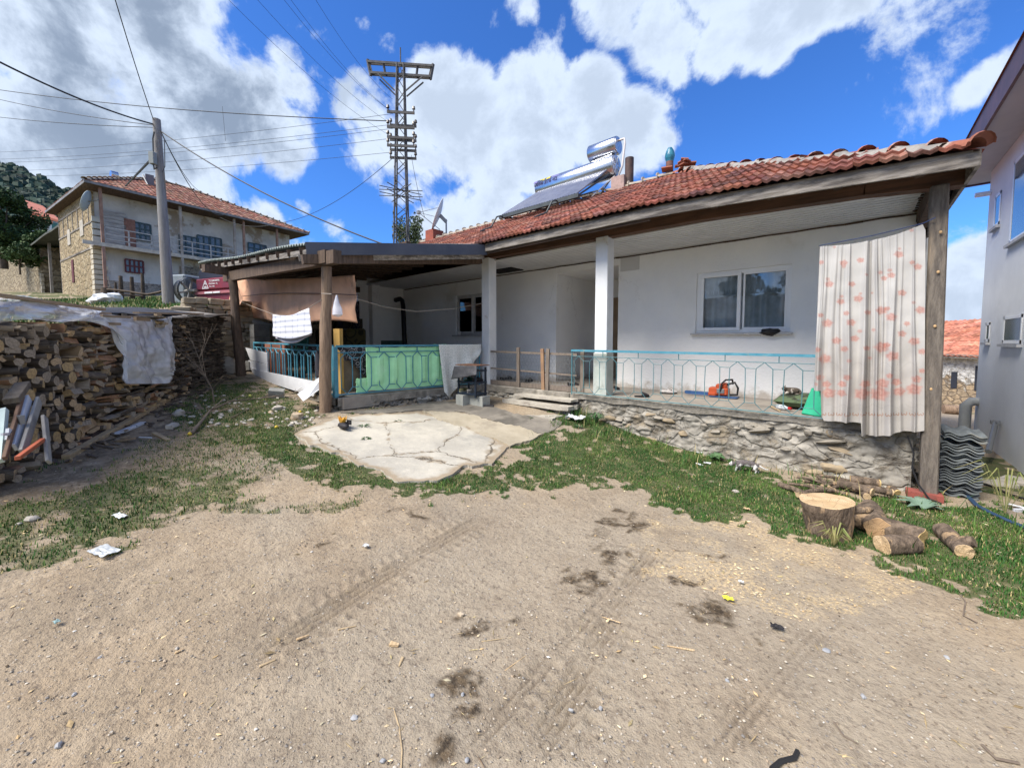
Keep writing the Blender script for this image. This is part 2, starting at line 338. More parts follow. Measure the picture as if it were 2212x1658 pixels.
def masks(X, Y, Z):
    px, py, dep = proj(X, Y, Z); nz = fbm(X, Y, 2.2, 4, 5); n2 = fbm(X, Y, 9, 3, 6)
    n3 = fbm(X, Y, 5, 3, 16); jx = px + (nz - .5) * 170 + (n3 - .5) * 90; jy = py + (n2 - .5) * 80 + (nz - .5) * 50
    g = np.zeros_like(px)
    for p, w in zip(GRASS, GW): g = np.maximum(g, inpoly(jx, jy, p) * w)
    out = (dep < .3) | (px < -80) | (px > 2280) | (dep > 14)
    g = np.where(out, sm(.4, .62, fbm(X, Y, .35, 3, 8)) * .8, g)
    raised = Z > 1.5
    g = np.where(raised, .35 + .5 * sm(.35, .6, fbm(X, Y, .5, 4, 9)), g)
    g = g * sm(.30, .62, .10 + .55 * n2 + .55 * n3); sp_ = sm(.60, .70, fbm(X, Y, 1.4, 4, 77)) * sm(.45, .6, n3) * (py < 1110) * (py > 880); g = np.maximum(g, sp_ * .5)
    c = inpoly(px + (nz - .5) * 200, py + (n2 - .5) * 60, CHIPS) * sm(.25, .7, fbm(X, Y, 6, 3, 3))
    c = np.where(out, 0, c)
    d = np.zeros_like(px); jx2 = px + (n2 - .5) * 150; jy2 = py + (n3 - .5) * 90
    for cx, cy, rx, ry in DARK: d = np.maximum(d, 1 - sm(.2, .85, ((jx2 - cx) / rx) ** 2 + ((jy2 - cy) / ry) ** 2))
    soil = inpoly(jx, jy, [(-60,1000),(160,985),(380,870),(480,800),(700,860),(690,920),(560,960),(430,1010),(250,1040),(90,1075),(-60,1090)]) * .55
    d = np.where(out, 0, np.maximum(d, soil * (1 - g)))
    return np.clip(g, 0, 1), np.clip(c, 0, 1), np.clip(d, 0, 1)
xs = np.concatenate([-8.5 - np.geomspace(.12, 700, 70)[::-1], np.arange(-8.5, -4.6, .04), np.arange(-4.6, .6, .018), np.arange(.6, 2.6, .04), 2.6 + np.geomspace(.12, 700, 55)])
xs = np.sort(np.concatenate([xs, np.arange(-22, -8.6, .2)]))
ys = np.concatenate([-1.6 - np.geomspace(.12, 700, 50)[::-1], np.arange(-1.6, .6, .04), np.arange(.6, 4.4, .018), np.arange(4.4, 7.6, .04), 7.6 + np.geomspace(.12, 800, 70)])
GX, GY = np.meshgrid(xs, ys); GZ = gz(GX, GY)
GM = masks(GX, GY, GZ)
# tyre tracks pressed into the dirt
TRK = np.zeros_like(GX)
def track(ax, ay, bx, by, w, dep, per=.0):
    a = PZ(ax, ay, .02); b = PZ(bx, by, .02); dx, dy = b.x - a.x, b.y - a.y; L_ = math.hypot(dx, dy); ux, uy = dx / L_, dy / L_
    s = (GX - a.x) * ux + (GY - a.y) * uy; t = (GX - a.x) * -uy + (GY - a.y) * ux + .02 * np.sin(s * 1.7)
    on = sm(0, .3, s) * (1 - sm(L_ - .4, L_, s)) * (.45 + .55 * sm(.3, .55, fbm(GX, GY, 1.6, 2, 12)))
    core = np.exp(-(t / (w * .55)) ** 6); sh = np.exp(-((np.abs(t) - w * .95) / (w * .32)) ** 4)
    prof = core * dep * (-.55 + .45 * np.cos(t * 2 * math.pi / .042)) + np.exp(-((np.abs(t) - w * .62) / (w * .12)) ** 2) * dep * .45
    lug = sh * (np.sin((s + .4 * np.abs(t)) * 2 * math.pi / .085) > .1) * dep * -.35
    TRK[:] = np.maximum(TRK, on * np.clip(core * (.45 - .55 * np.cos(t * 2 * math.pi / .042)) + sh * .35 * (np.sin((s + .4 * np.abs(t)) * 2 * math.pi / .085) > .1), 0, 1)); return on * (prof + lug)
GZ2 = GZ + track(1050,1125,470,1480,.13,.030) + track(1425,1165,1120,1700,.13,.032) + track(1360,1230,950,1700,.1,.014) + track(1800,1330,1500,1700,.12,.012)
GZ2 = GZ2 + .012 * GM[2] * (fbm(GX, GY, 14, 2, 7) - .2) + .01 * GM[0] * fbm(GX, GY, 6, 2, 7)
near = (np.abs(GX + 3) < 6) & (np.abs(GY - 3) < 5)
GZ2 = GZ2 + np.where(near, .010 * (fbm(GX, GY, 11, 3, 21) - .5), 0)
def groundmat():
    m = bpy.data.materials.new('ground'); m.use_nodes = True; nt = m.node_tree; L = nt.links.new; b = nt.nodes['Principled BSDF']; b.inputs['Roughness'].default_value = .95; b.inputs['Specular IOR Level'].default_value = .15
    a = NN(nt, 'ShaderNodeAttribute', attribute_name='mask'); sp = NN(nt, 'ShaderNodeSeparateColor'); L(a.outputs[0], sp.inputs[0]); co = NN(nt, 'ShaderNodeNewGeometry').outputs['Position']
    def noi(s, d=8, r=.62, off=0):
        n = NN(nt, 'ShaderNodeTexNoise'); n.inputs['Scale'].default_value = s; n.inputs['Detail'].default_value = d; n.inputs['Roughness'].default_value = r
        mp = NN(nt, 'ShaderNodeMapping'); mp.inputs['Location'].default_value = (off, off * 1.7, 0); L(co, mp.inputs[0]); L(mp.outputs[0], n.inputs['Vector']); return n.outputs[0]
    dirt = mixc(nt, sstep(nt, noi(.75), .35, .68), (.365, .280, .188), (.285, .228, .162))
    dirt = mixc(nt, sstep(nt, noi(4, off=3), .42, .7), dirt, (.42, .335, .235))
    dirt = mixc(nt, sstep(nt, noi(.33, 4, off=21), .42, .62, 0, .65), dirt, (.33, .285, .222)); dirt = mixc(nt, sstep(nt, noi(1.7, 9, .7, off=31), .48, .68, 0, .4), dirt, (.20, .155, .108)); dirt = mixc(nt, sstep(nt, noi(13, 6, .7, off=33), .50, .70, 0, .5), dirt, (.17, .135, .10))
    dirt = mixc(nt, sstep(nt, noi(38, 4, off=5), .52, .72, 0, .75), dirt, (.13, .10, .078))
    dirt = mixc(nt, sstep(nt, noi(95, 3, off=6), .6, .74, 0, .8), dirt, (.42, .37, .31))
    v = NN(nt, 'ShaderNodeTexVoronoi'); v.inputs['Scale'].default_value = 60; L(co, v.inputs['Vector']); vs = NN(nt, 'ShaderNodeSeparateColor'); L(v.outputs['Color'], vs.inputs[0])
    peb = mathn(nt, 'MULTIPLY', sstep(nt, v.outputs['Distance'], .38, .26), sstep(nt, vs.outputs[0], .90, .94))
    pc = mixc(nt, vs.outputs[1], (.22, .2, .19), (.5, .46, .4)); dirt = mixc(nt, peb, dirt, pc)
    tk_ = NN(nt, 'ShaderNodeAttribute', attribute_name='trk'); dirt = mixc(nt, mathn(nt, 'MULTIPLY', tk_.outputs['Fac'], .8), dirt, (.16, .125, .09))
    dk = mixc(nt, sstep(nt, noi(30, off=2), .4, .6), (.055, .042, .03), (.13, .095, .06))
    dirt = mixc(nt, mathn(nt, 'MULTIPLY', sp.outputs[2], sstep(nt, noi(11, off=9), .36, .56, .25, 1)), dirt, dk)
    dirt = mixc(nt, mathn(nt, 'MULTIPLY', sp.outputs[1], sstep(nt, noi(45, off=4), .42, .6)), dirt, (.50, .385, .235))
    gr = mixc(nt, sstep(nt, noi(6, off=8), .35, .65), (.048, .078, .025), (.105, .11, .048))
    col = mixc(nt, sstep(nt, sp.outputs[0], .2, .75, 0, .9), dirt, gr)
    L(col, b.inputs['Base Color'])
    h = mathn(nt, 'ADD', mathn(nt, 'MULTIPLY', noi(26, 8), 1.0), mathn(nt, 'MULTIPLY', noi(120, 3), .35)); h = mathn(nt, 'ADD', h, mathn(nt, 'MULTIPLY', peb, .3))
    bp = NN(nt, 'ShaderNodeBump'); bp.inputs['Strength'].default_value = .75; bp.inputs['Distance'].default_value = .03; L(h, bp.inputs['Height']); L(bp.outputs[0], b.inputs['Normal'])
    return m
npmesh('ground', np.stack([GX, GY, GZ2], -1).reshape(-1, 3), gridf(len(xs), len(ys)), groundmat(), kind='structure', smooth=True,
       attr={'mask': np.stack([GM[0], GM[1], GM[2]], -1).reshape(-1, 3), 'trk': np.stack([TRK, TRK, TRK], -1).reshape(-1, 3)})
# ---------------------------------------------------------------- cracked concrete slab
def slab(name, pix, dz, m, seed, inset=.05):
    pts = [PG(x, y) for x, y in pix]; poly = []
    for i, p in enumerate(pts):
        q = pts[(i + 1) % len(pts)]; n = max(2, int((q - p).length / .05))
        for k in range(n):
            t = p.lerp(q, k / n); j = .07 * mn.noise(t * 3 + Vector((seed, 0, 0))) + .045 * mn.noise(t * 11) + .02 * mn.noise(t * 30); poly.append((t.x + j, t.y - j))
    xs_ = [p[0] for p in poly]; ys_ = [p[1] for p in poly]; px = np.array(poly); inn = []
    gx, gy = np.meshgrid(np.arange(min(xs_), max(xs_), .07), np.arange(min(ys_), max(ys_), .07)); gx = gx.ravel() + NR.uniform(-.02, .02, gx.size); gy = gy.ravel() + NR.uniform(-.02, .02, gy.size)
    k = inpoly(gx, gy, poly)
    for x, y in zip(gx[k], gy[k]):
        if np.min((px[:, 0] - x) ** 2 + (px[:, 1] - y) ** 2) > .0016: inn.append((x, y))
    n = len(poly); v2, _, f, _, _, _ = delaunay_2d_cdt([Vector(p) for p in poly] + [Vector(p) for p in inn], [], [list(range(n))], 1, 1e-5)
    top = [(p.x, p.y, g1(p.x, p.y) + dz + .012 * mn.noise(Vector((p.x, p.y, seed)) * 1.1)) for p in v2]
    b = MB(); b.add(top, [tuple(q) for q in f]); e = [(top[i][0], top[i][1], top[i][2]) for i in range(n)]; lo = [(a, c, d - .16) for a, c, d in e]
    b.add(e + lo, [(i, n + i, n + (i + 1) % n, (i + 1) % n) for i in range(n)])
    o = b.build(name, m); o['kind'] = 'structure'; bd = np.array([(p[0], p[1]) for p in e]); at = o.data.color_attributes.new('edge', 'FLOAT_COLOR', 'POINT'); cl = []
    for q in top + [(0, 0, 0)] * (2 * n):
        dd = math.sqrt(np.min((bd[:, 0] - q[0]) ** 2 + (bd[:, 1] - q[1]) ** 2)); k = math.exp(-dd / .09); cl += [k, k, k, 1]
    at.data.foreach_set('color', cl[:len(o.data.vertices) * 4]); return o
def slabmat():
    m = bpy.data.materials.new('concrete_slab'); m.use_nodes = True; nt = m.node_tree; L = nt.links.new; b = nt.nodes['Principled BSDF']; b.inputs['Roughness'].default_value = .9; b.inputs['Specular IOR Level'].default_value = .2
    co = NN(nt, 'ShaderNodeNewGeometry').outputs['Position']
    def noi(s, d=8, off=0):
        n = NN(nt, 'ShaderNodeTexNoise'); n.inputs['Scale'].default_value = s; n.inputs['Detail'].default_value = d; n.inputs['Roughness'].default_value = .62
        mp = NN(nt, 'ShaderNodeMapping'); mp.inputs['Location'].default_value = (off, off, 0); L(co, mp.inputs[0]); L(mp.outputs[0], n.inputs['Vector']); return n
    w = noi(2.2); ad = NN(nt, 'ShaderNodeVectorMath', operation='MULTIPLY_ADD'); L(w.outputs['Color'], ad.inputs[0]); ad.inputs[1].default_value = (.42, .42, 0); L(co, ad.inputs[2])
    ve = NN(nt, 'ShaderNodeTexVoronoi', feature='DISTANCE_TO_EDGE'); ve.inputs['Scale'].default_value = .95; L(ad.outputs[0], ve.inputs['Vector'])
    n1 = noi(1.6, off=4); c = mixc(nt, sstep(nt, n1.outputs[0], .35, .65), (.50, .465, .39), (.38, .355, .305))
    c = mixc(nt, sstep(nt, noi(9, off=7).outputs[0], .5, .75, 0, .6), c, (.55, .51, .43)); c = mixc(nt, sstep(nt, noi(1.1, off=9).outputs[0], .58, .7, 0, .6), c, (.27, .26, .24))
    ck = mathn(nt, 'MULTIPLY', sstep(nt, ve.outputs[0], .009, .002), sstep(nt, noi(1.4, off=2).outputs[0], .42, .5))
    c = mixc(nt, mathn(nt, 'MULTIPLY', sstep(nt, ve.outputs[0], .045, .008), sstep(nt, noi(6, off=5).outputs[0], .46, .6, 0, .8)), c, (.26, .205, .14)); c = mixc(nt, ck, c, (.12, .10, .075)); ea = NN(nt, 'ShaderNodeAttribute', attribute_name='edge'); c = mixc(nt, sstep(nt, mathn(nt, 'ADD', mathn(nt, 'MULTIPLY', ea.outputs['Fac'], .75), mathn(nt, 'MULTIPLY', noi(5, off=11).outputs[0], .9)), .62, 1.0, 0, .85), c, (.29, .225, .15)); L(c, b.inputs['Base Color'])
    h = mathn(nt, 'SUBTRACT', noi(20, off=1).outputs[0], mathn(nt, 'MULTIPLY', ck, 2))
    bp = NN(nt, 'ShaderNodeBump'); bp.inputs['Strength'].default_value = .35; bp.inputs['Distance'].default_value = .02; L(h, bp.inputs['Height']); L(bp.outputs[0], b.inputs['Normal']); return m
dark_conc = mat('dark_concrete', (.16, .145, .125), (.24, .215, .18), 2.5, .85, .3, 20, c3=(.11, .1, .085), s3=1.3, t3=(.5, .65))
slab('concrete_slab', [(722,903),(800,897),(905,893),(960,905),(1010,925),(1098,964),(1088,978),(1062,1006),(1000,1018),(945,1042),(905,1047),(868,1045),(800,1012),(720,985),(668,962),(636,940),(670,925)], .028, slabmat(), 1)
slab('concrete_path', [(912,892),(985,893),(1035,905),(1110,925),(1172,940),(1120,962),(1100,966),(1010,932),(950,908)], .038, mat('concrete_path', (.33, .285, .21), (.41, .36, .275), 2, .9, .3, 18, c3=(.3, .26, .2), s3=2), 5)
slab('dark_concrete_strip', [(735,893),(830,884),(930,872),(1000,868),(1050,875),(1110,895),(1190,905),(1215,915),(1175,938),(1110,922),(1035,902),(985,889),(905,888),(800,893)], .02, dark_conc, 9)  # strip of darker concrete along the foot of the terrace
# ---------------------------------------------------------------- grass blades
def blades(name, n, hmin, hmax, area, label, m, dens=None, wid=.004, lean=.55):
    X = NR.uniform(area[0], area[1], n); Y = NR.uniform(area[2], area[3], n); Z = gz(X, Y); g, c, d = masks(X, Y, Z)
    p = dens(X, Y, Z, g, c, d) if dens else g; px, py, dep = proj(X, Y, Z)
    onslab = inpoly(px, py, [(722,900),(905,890),(960,905),(1100,962),(1082,985),(1062,1006),(945,1042),(868,1045),(720,985),(640,942)]) | inpoly(px, py, [(735,893),(1000,868),(1190,905),(1175,938),(1100,966),(905,888)])
    interr = (Y > 6.0) & (X < .55) & (X > -14) | ((Y > 3.02) & (X < -6.45) & (X > -11.4))
    k = (NR.rand(n) < p) & ~onslab & ~interr; X, Y, Z, g = X[k], Y[k], Z[k], g[k]; n = len(X)
    tuft = .55 + .9 * fbm(X, Y, 4, 3, 15); h = NR.uniform(hmin, hmax, n) * tuft; a = NR.uniform(0, 2 * math.pi, n); l = NR.uniform(.1, lean, n) * h * 1.3; w = wid * NR.uniform(.7, 1.4, n)
    dx, dy = np.cos(a), np.sin(a); wx, wy = -dy * w, dx * w
    v = np.stack([np.stack([X - wx, Y - wy, Z], -1), np.stack([X + wx, Y + wy, Z], -1), np.stack([X + dx * l * .4 + wx * .7, Y + dy * l * .4 + wy * .7, Z + h * .6], -1), np.stack([X + dx * l * .4 - wx * .7, Y + dy * l * .4 - wy * .7, Z + h * .6], -1),
                  np.stack([X + dx * l, Y + dy * l, Z + h], -1)], 1)
    i = np.arange(n)[:, None] * 5; f = np.concatenate([i + np.array([0, 1, 2]), i + np.array([0, 2, 3]), i + np.array([3, 2, 4])])
    t = fbm(X, Y, 2.5, 3, 30) + NR.uniform(-.22, .22, n); t = np.clip((t - .3) / .4, 0, 1)[:, None]
    col = (1 - t) * np.array([.028, .095, .020]) + t * np.array([.085, .155, .032]); dry = (NR.rand(n) < .10 + .3 * (1 - g))[:, None]; col = np.where(dry, np.array([.34, .28, .13]), col)
    o = npmesh(name, v.reshape(-1, 3), f, m, attr={'c': np.repeat(col, 5, 0)}); setp(o, label, 'grass', kind='stuff'); return o
gm = attrmat('grass_blade', 'c', .7, bump=0, var=.2, vscale=3)
blades('grass', 560000, .012, .038, (-9.5, 2.6, -.6, 6.6), 'short green grass growing in patches over the dirt yard', gm, lambda X, Y, Z, g, c, d: np.where(Z < 1.4, g, 0), wid=.0033)
blades('tall_grass', 22000, .06, .2, (-6, 2.2, 4.2, 6.2), 'taller grass tufts along the foot of the stone terrace wall', gm,
       lambda X, Y, Z, g, c, d: np.clip(sm(.42, .7, fbm(X, Y, 3, 3, 44)) * sm(5.0, 5.9, Y + .1) * (Y < 6) * np.where(X > -3.7, .8, 0) * (.2 + .8 * (X < -2.6) + .5 * (X > -1.8) * (X < -1)) + .25 * g * sm(.6, .75, fbm(X, Y, 5, 2, 3)) * .5, 0, 1), wid=.004, lean=.8)
blades('bank_grass', 60000, .03, .12, (-26, -9, -6, 6), 'rough grass on the raised bank beyond the woodpile', gm, lambda X, Y, Z, g, c, d: np.where(Z > 1.4, g, 0), wid=.009)
# ---------------------------------------------------------------- gravel, chips, straw
def scatter(name, n, smin, smax, label, cat, cols, sel, area=(-8.3, 2.6, -.5, 6), flat=.55, long=1.0, seedz=0):
    r = np.sqrt(NR.uniform(0, 1, n)) ; f = NR.uniform(1.35 ** .5, 7.5 ** .5, n) ** 2; l = NR.uniform(-1.36, 1.36, n) * f
    X = FW.x * f + RT.x * l; Y = FW.y * f + RT.y * l; Z = gz(X, Y); g, c, d = masks(X, Y, Z)
    k = (NR.rand(n) < sel(X, Y, g, c, d)) & (Y < 5.9) & (Z < 1.4) & (X > -8.5); X, Y, Z, f = X[k], Y[k], Z[k], f[k]; n = len(X)
    s = smin + (smax - smin) * NR.rand(n) ** 4; a = NR.uniform(0, math.pi * 2, n)
    base = np.array([(1, 0, 0), (0, 1, 0), (-1, 0, 0), (0, -1, 0), (.15, .1, 1), (0, 0, -.4)]); v = base[None] * s[:, None, None] * NR.uniform(.65, 1.25, (n, 6, 1)); v[:, :, 0] *= long; v[:, :, 2] *= flat
    ca, sa = np.cos(a)[:, None], np.sin(a)[:, None]; x = v[:, :, 0] * ca - v[:, :, 1] * sa; y = v[:, :, 0] * sa + v[:, :, 1] * ca
    V = np.stack([x + X[:, None], y + Y[:, None], v[:, :, 2] + Z[:, None] + .004], -1)
    F_ = np.array([(0, 1, 4), (1, 2, 4), (2, 3, 4), (3, 0, 4), (1, 0, 5), (2, 1, 5), (3, 2, 5), (0, 3, 5)]); fi = (np.arange(n)[:, None, None] * 6 + F_[None]).reshape(-1, 3)
    cl = np.array(cols)[NR.randint(0, len(cols), n)] * NR.uniform(.75, 1.2, (n, 1))
    o = npmesh(name, V.reshape(-1, 3), fi, MT['debris'], attr={'c': np.repeat(cl, 6, 0)}); setp(o, label, cat, kind='stuff')
attrmat('debris', 'c', .9, bump=.2, var=.2, vscale=30)
scatter('gravel', 26000, .0018, .009, 'fine grey and beige gravel strewn over the dirt yard', 'gravel', [(.3, .26, .21), (.42, .37, .3), (.24, .22, .2), (.2, .16, .12), (.46, .41, .34), (.36, .28, .2)], lambda X, Y, g, c, d: (.55 + .4 * fbm(X, Y, 1, 3, 61)) * (1 - .7 * g))
scatter('wood_chips', 24000, .0025, .010, 'pale sawdust and wood chips scattered before the chopping block', 'wood chips', [(.70, .53, .30), (.75, .60, .38), (.58, .41, .22)], lambda X, Y, g, c, d: c * .95 + .025, flat=.35, long=2.2)
scatter('straw', 2600, .0010, .003, 'thin straw and splinters lying on the dirt', 'straw', [(.52, .42, .22), (.4, .3, .16), (.2, .14, .09)], lambda X, Y, g, c, d: .25 + .6 * d + .3 * c, flat=.6, long=14)
scatter('dung_crumbs', 9000, .003, .011, 'dark crumbled dung and soil lumps on the dirt', 'dung', [(.06, .045, .03), (.1, .075, .05), (.15, .11, .07)], lambda X, Y, g, c, d: np.clip(d * 1.1, 0, 1) + .015, flat=.7)
scatter('white_gravel', 5000, .004, .012, 'white broken pebbles beside the slab and by the grass edge', 'gravel', [(.6, .57, .52), (.5, .46, .4)], lambda X, Y, g, c, d: (lambda q: (np.exp(-((q[0] - 985) / 70) ** 2 - ((q[1] - 1068) / 16) ** 2) * .9 + np.exp(-((q[0] - 1250) / 70) ** 2 - ((q[1] - 1030) / 26) ** 2) * .7 + .5 * np.exp(-((q[0] - 2120) / 70) ** 2 - ((q[1] - 1110) / 60) ** 2) + .02))(proj(X, Y, gz(X, Y))), flat=.6)
scatter('dry_leaves', 9000, .004, .013, 'dry leaf bits and dead stalk pieces lying in the grass', 'leaves', [(.42, .34, .18), (.3, .22, .12), (.5, .44, .3), (.2, .15, .08)], lambda X, Y, g, c, d: .8 * g + .03, flat=.25, long=2.6)
# stones one can point at
stm = [mat('pale_stone', (.5, .46, .4), (.36, .33, .29), 9, .9, .4, 30), mat('grey_stone', (.27, .28, .3), (.36, .36, .36), 9, .9, .4, 30), mat('tan_stone', (.42, .31, .2), (.5, .42, .32), 9, .9, .4, 30)]
def stone(x, y, wpx, label, mi=0, flat=.55, group='loose stones on the yard', name='stone'):
    p = PG(x, y); s = wpx / F * (p - E).dot(FW) / 2; b = MB(); b.ball((0, 0, s * flat * .55), (s, s * .75, s * flat), 10, jit=.5, seed=x * .13 + y); o = b.build(name, stm[mi], smooth=35, loc=(0, 0, 0)); o.location = p; o.rotation_euler[2] = x * .37; setp(o, label, 'stone', group)
for a in [(70,1124,26,'white angular stone in the left grass',0),(41,1133,12,'small pale stone left of the white angular stone',0),(995,1330,15,'pale split stone beside the dung patch',2,.8),(933,1503,12,'bluish grey pebble at the bottom centre, left of the second dung patch',1),(999,1500,10,'small grey pebble on the dung patch',1),(1008,1642,13,'grey pebble at the bottom edge right of the lowest dung patch',1),(826,1644,14,'flat grey stone near the bottom edge, left of the long straw',1),
  (356,1428,9,'reddish pebble in the left dirt',2),(382,1400,9,'pale chip stone in the left dirt',0),(1297,1530,11,'round grey stone at bottom right of centre',1),(1233,1534,12,'pale grey pebble right of the tyre track bottom',1),(1523,1642,12,'small orange stone at the bottom edge',2),(1864,1505,14,'grey pebble at right of the yard with a brown twig left of it',1),(2044,1420,12,'grey pebble in the right dirt',1),(1570,1470,11,'blue grey pebble below the right dung patch',1),(1700,1665,14,'blue pebble at the right bottom edge',1),(1785,1405,18,'flat dark slate pebble under the white gravel',1,.3),(215,1420,8,'tiny grey pebble on the far left dirt',1),(160,1500,11,'grey flat stone low on the left dirt',1),(127,1610,18,'grey green stone at the bottom left corner',1),(765,1550,18,'dark flat slate at the bottom, left of centre',1,.25),(1697,1258,16,'cream stone between the stump and the walking cat',0),
  (387,898,22,'cream blocky stone at the right foot of the woodpile',0,.9),(372,925,30,'whitish stone under the long plank end',0),(640,905,26,'tan rounded stone under the leaning white board',2,.8),(600,885,24,'pale stone in the twigs by the shed',0),(585,893,14,'small tan stone beside the pale stone by the shed',2),(1458,860,12,'small flat stone on terrace edge',0)]:
    if a[3].startswith('small flat stone on'): continue
    if a[3].startswith('cream stone between'): a = (1588, 1258 - 195, 14) + a[3:]
    stone(*a)
# ================================================================ MAIN HOUSE
plaster = mat('white_plaster', (.88, .88, .87), (.82, .825, .83), 1.3, .9, .35, 34, c3=(.66, .645, .61), s3=1.1, t3=(.58, .80))
def splash(m, z0=.70, z1=.92, col=(.40, .34, .27)):
    nt = m.node_tree; L = nt.links.new; b = nt.nodes['Principled BSDF']; src = b.inputs['Base Color'].links[0].from_socket; co = NN(nt, 'ShaderNodeNewGeometry').outputs['Position']; sp = NN(nt, 'ShaderNodeSeparateXYZ'); L(co, sp.inputs[0])
    n = NN(nt, 'ShaderNodeTexNoise'); n.inputs['Scale'].default_value = 7; n.inputs['Detail'].default_value = 9; n.inputs['Roughness'].default_value = .7; L(co, n.inputs['Vector'])
    v = mathn(nt, 'SUBTRACT', mathn(nt, 'MULTIPLY', n.outputs[0], .62), mathn(nt, 'SUBTRACT', sp.outputs[2], z0)); f = sstep(nt, v, .12, .34, 0, .75)
    c = mixc(nt, f, src, col)
    # hairline cracks
    w = NN(nt, 'ShaderNodeVectorMath', operation='MULTIPLY_ADD'); L(n.outputs['Color'], w.inputs[0]); w.inputs[1].default_value = (.5, .5, .5); L(co, w.inputs[2]); ve = NN(nt, 'ShaderNodeTexVoronoi', feature='DISTANCE_TO_EDGE'); ve.inputs['Scale'].default_value = .55; L(w.outputs[0], ve.inputs['Vector'])
    n2 = NN(nt, 'ShaderNodeTexNoise'); n2.inputs['Scale'].default_value = .9; L(co, n2.inputs['Vector']); c = mixc(nt, mathn(nt, 'MULTIPLY', sstep(nt, ve.outputs[0], .004, .0), sstep(nt, n2.outputs[0], .5, .6, 0, .7)), c, (.35, .34, .33)); L(c, b.inputs['Base Color'])
splash(plaster)
ceilm = mat('ceiling_board', (.70, .71, .73), (.62, .63, .66), 3, .8)
oldwood = mat('weathered_board', (.33, .30, .27), (.17, .15, .13), 3, .85, .4, 30, stretch=(1, 5, 9), c3=(.09, .08, .075), s3=.8, t3=(.5, .62))
darkwood = mat('dark_timber', (.10, .062, .042), (.05, .034, .026), 3, .8, .35, 20, stretch=(1, 6, 8))
brownbeam = mat('brown_beam', (.15, .078, .048), (.08, .046, .032), 2.5, .75, .3, 20, stretch=(.6, 6, 8))
greywood = mat('grey_post_wood', (.18, .155, .13), (.105, .09, .078), 6, .85, .5, 25, stretch=(6, 6, .8), c3=(.34, .27, .2), s3=1, t3=(.55, .75))
paintwear = mat('worn_white_paint', (.78, .79, .80), (.70, .72, .74), 3, .8, .15, 40, c3=(.55, .51, .45), s3=3.5, t3=(.63, .72))
pvc = mat('white_pvc', (.90, .91, .92), None, rough=.35, spec=.5)
pvc_old = mat('old_white_frame', (.6, .6, .6), (.5, .5, .5), 6, .6)
glass = glassmat('window_glass', (.90, .93, .95), .03)
black = mat('black_plastic', (.02, .02, .022), None, rough=.5)
house = thing('village_house', 'long white single storey house with red tile roof and open front porch', 'house', (-5.3, 7.6, .3))
YE, YWALL, YT, FLR = 5.55, 7.6, 6.06, .70
slope = (5.58 - 3.60) / (9.7 - YE)
def dzr(X): return -.165 * np.clip((np.asarray(X) + 2.5) / 3.3, 0, 1) ** 1.2
w = MB()
def wall_y(x0, x1, z0, z1, y=YWALL, t=.24): w.bx(x0, x1, y, y + t, z0, z1)
wall_y(-2.224 - 0.0, -.811, .5, 1.77); wall_y(-2.224, -.811, 2.86, 3.6); wall_y(-3.74, -2.224, .5, 3.6); wall_y(-.811, .54, .5, 3.6)
wall_y(-7.45, -5.29, .5, 3.6); wall_y(-8.83, -7.45, .5, 1.8); wall_y(-8.83, -7.45, 2.95, 3.6); wall_y(-11.5, -8.83, .5, 3.6)
w.bx(-5.53, -5.29, YWALL + .24, 9.5, .5, 3.6); w.bx(-3.74, -3.5, YWALL + .24, 9.5, .5, 3.6)
w.bx(-5.29, -4.75, 9.4, 9.5, .5, 3.3); w.bx(-4.75, -3.74, 9.4, 9.5, 2.75, 3.3); w.bx(-5.29, -3.74, YWALL + .003, 9.4, 3.2, 3.6)
w.bx(-12.9, -11.5, 6.0, 6.24, .5, 3.6); w.bx(-11.74, -11.5, 6.24, 13.8, .5, 3.6); w.bx(-12.9, -11.74, 13.6, 13.8, .5, 3.6); w.bx(-11.5, .6, 13.6, 13.8, .5, 3.6); w.bx(.36, .6, 7.84, 13.6, .3, 3.6); w.bx(-12.9, -12.7, 6.24, 13.6, .5, 3.6)
w.bx(-11.5, -11.28, 6.35, 6.62, .7, 3.45)
w.build('wall', plaster, house)
b = MB(); b.bx(-12.8, .5, 8.0, 13.5, 3.61, 3.66); b.build('attic_floor', darkwood, house)
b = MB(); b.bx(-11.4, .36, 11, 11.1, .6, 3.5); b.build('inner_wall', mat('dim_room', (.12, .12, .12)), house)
# door at the back of the recess
d = MB(); d.bx(-4.74, -3.76, 9.36, 9.42, .7, 2.75); dr = d.build('door', mat('tan_door', (.35, .25, .16), (.28, .2, .13), 4, .6), house)
d = MB(); d.bx(-3.86, -3.8, 9.33, 9.355, 1.6, 1.72); d.build('door_handle', mat('brushed_metal', (.5, .5, .5), metal=1, rough=.35), dr)
# floor slab and rubble terrace base
fl = mat('terrace_concrete', (.36, .32, .27), (.28, .25, .22), 3, .9, .2, 30, c3=(.22, .2, .17), s3=1.2)
b = MB(); b.bx(-11.2, .5, YT + .06, 9.4, .52, .70); b.bx(-11.25, -6.42, 3.06, YT + .06, .50, .696); b.build('porch_floor', fl, house)
edge = mat('rough_cement_edge', (.30, .275, .24), (.19, .175, .15), 7, .95, .8, 26, c3=(.4, .37, .32), s3=3)
rub = stonemat('rubble_terrace_wall', (.27, .225, .165), (.21, .185, .15), (.16, .14, .115), (3.4, 3.4, 5.5), .09, .6, plaster=(.30, .28, .245), pt=(.38, .50), ps=2.6)
rub2 = stonemat('old_stone_wall', (.34, .28, .21), (.24, .22, .2), (.13, .12, .1), (3.2, 3.2, 6), .1, 1.0, plaster=(.31, .30, .28), pt=(.45, .56), ps=1.5)
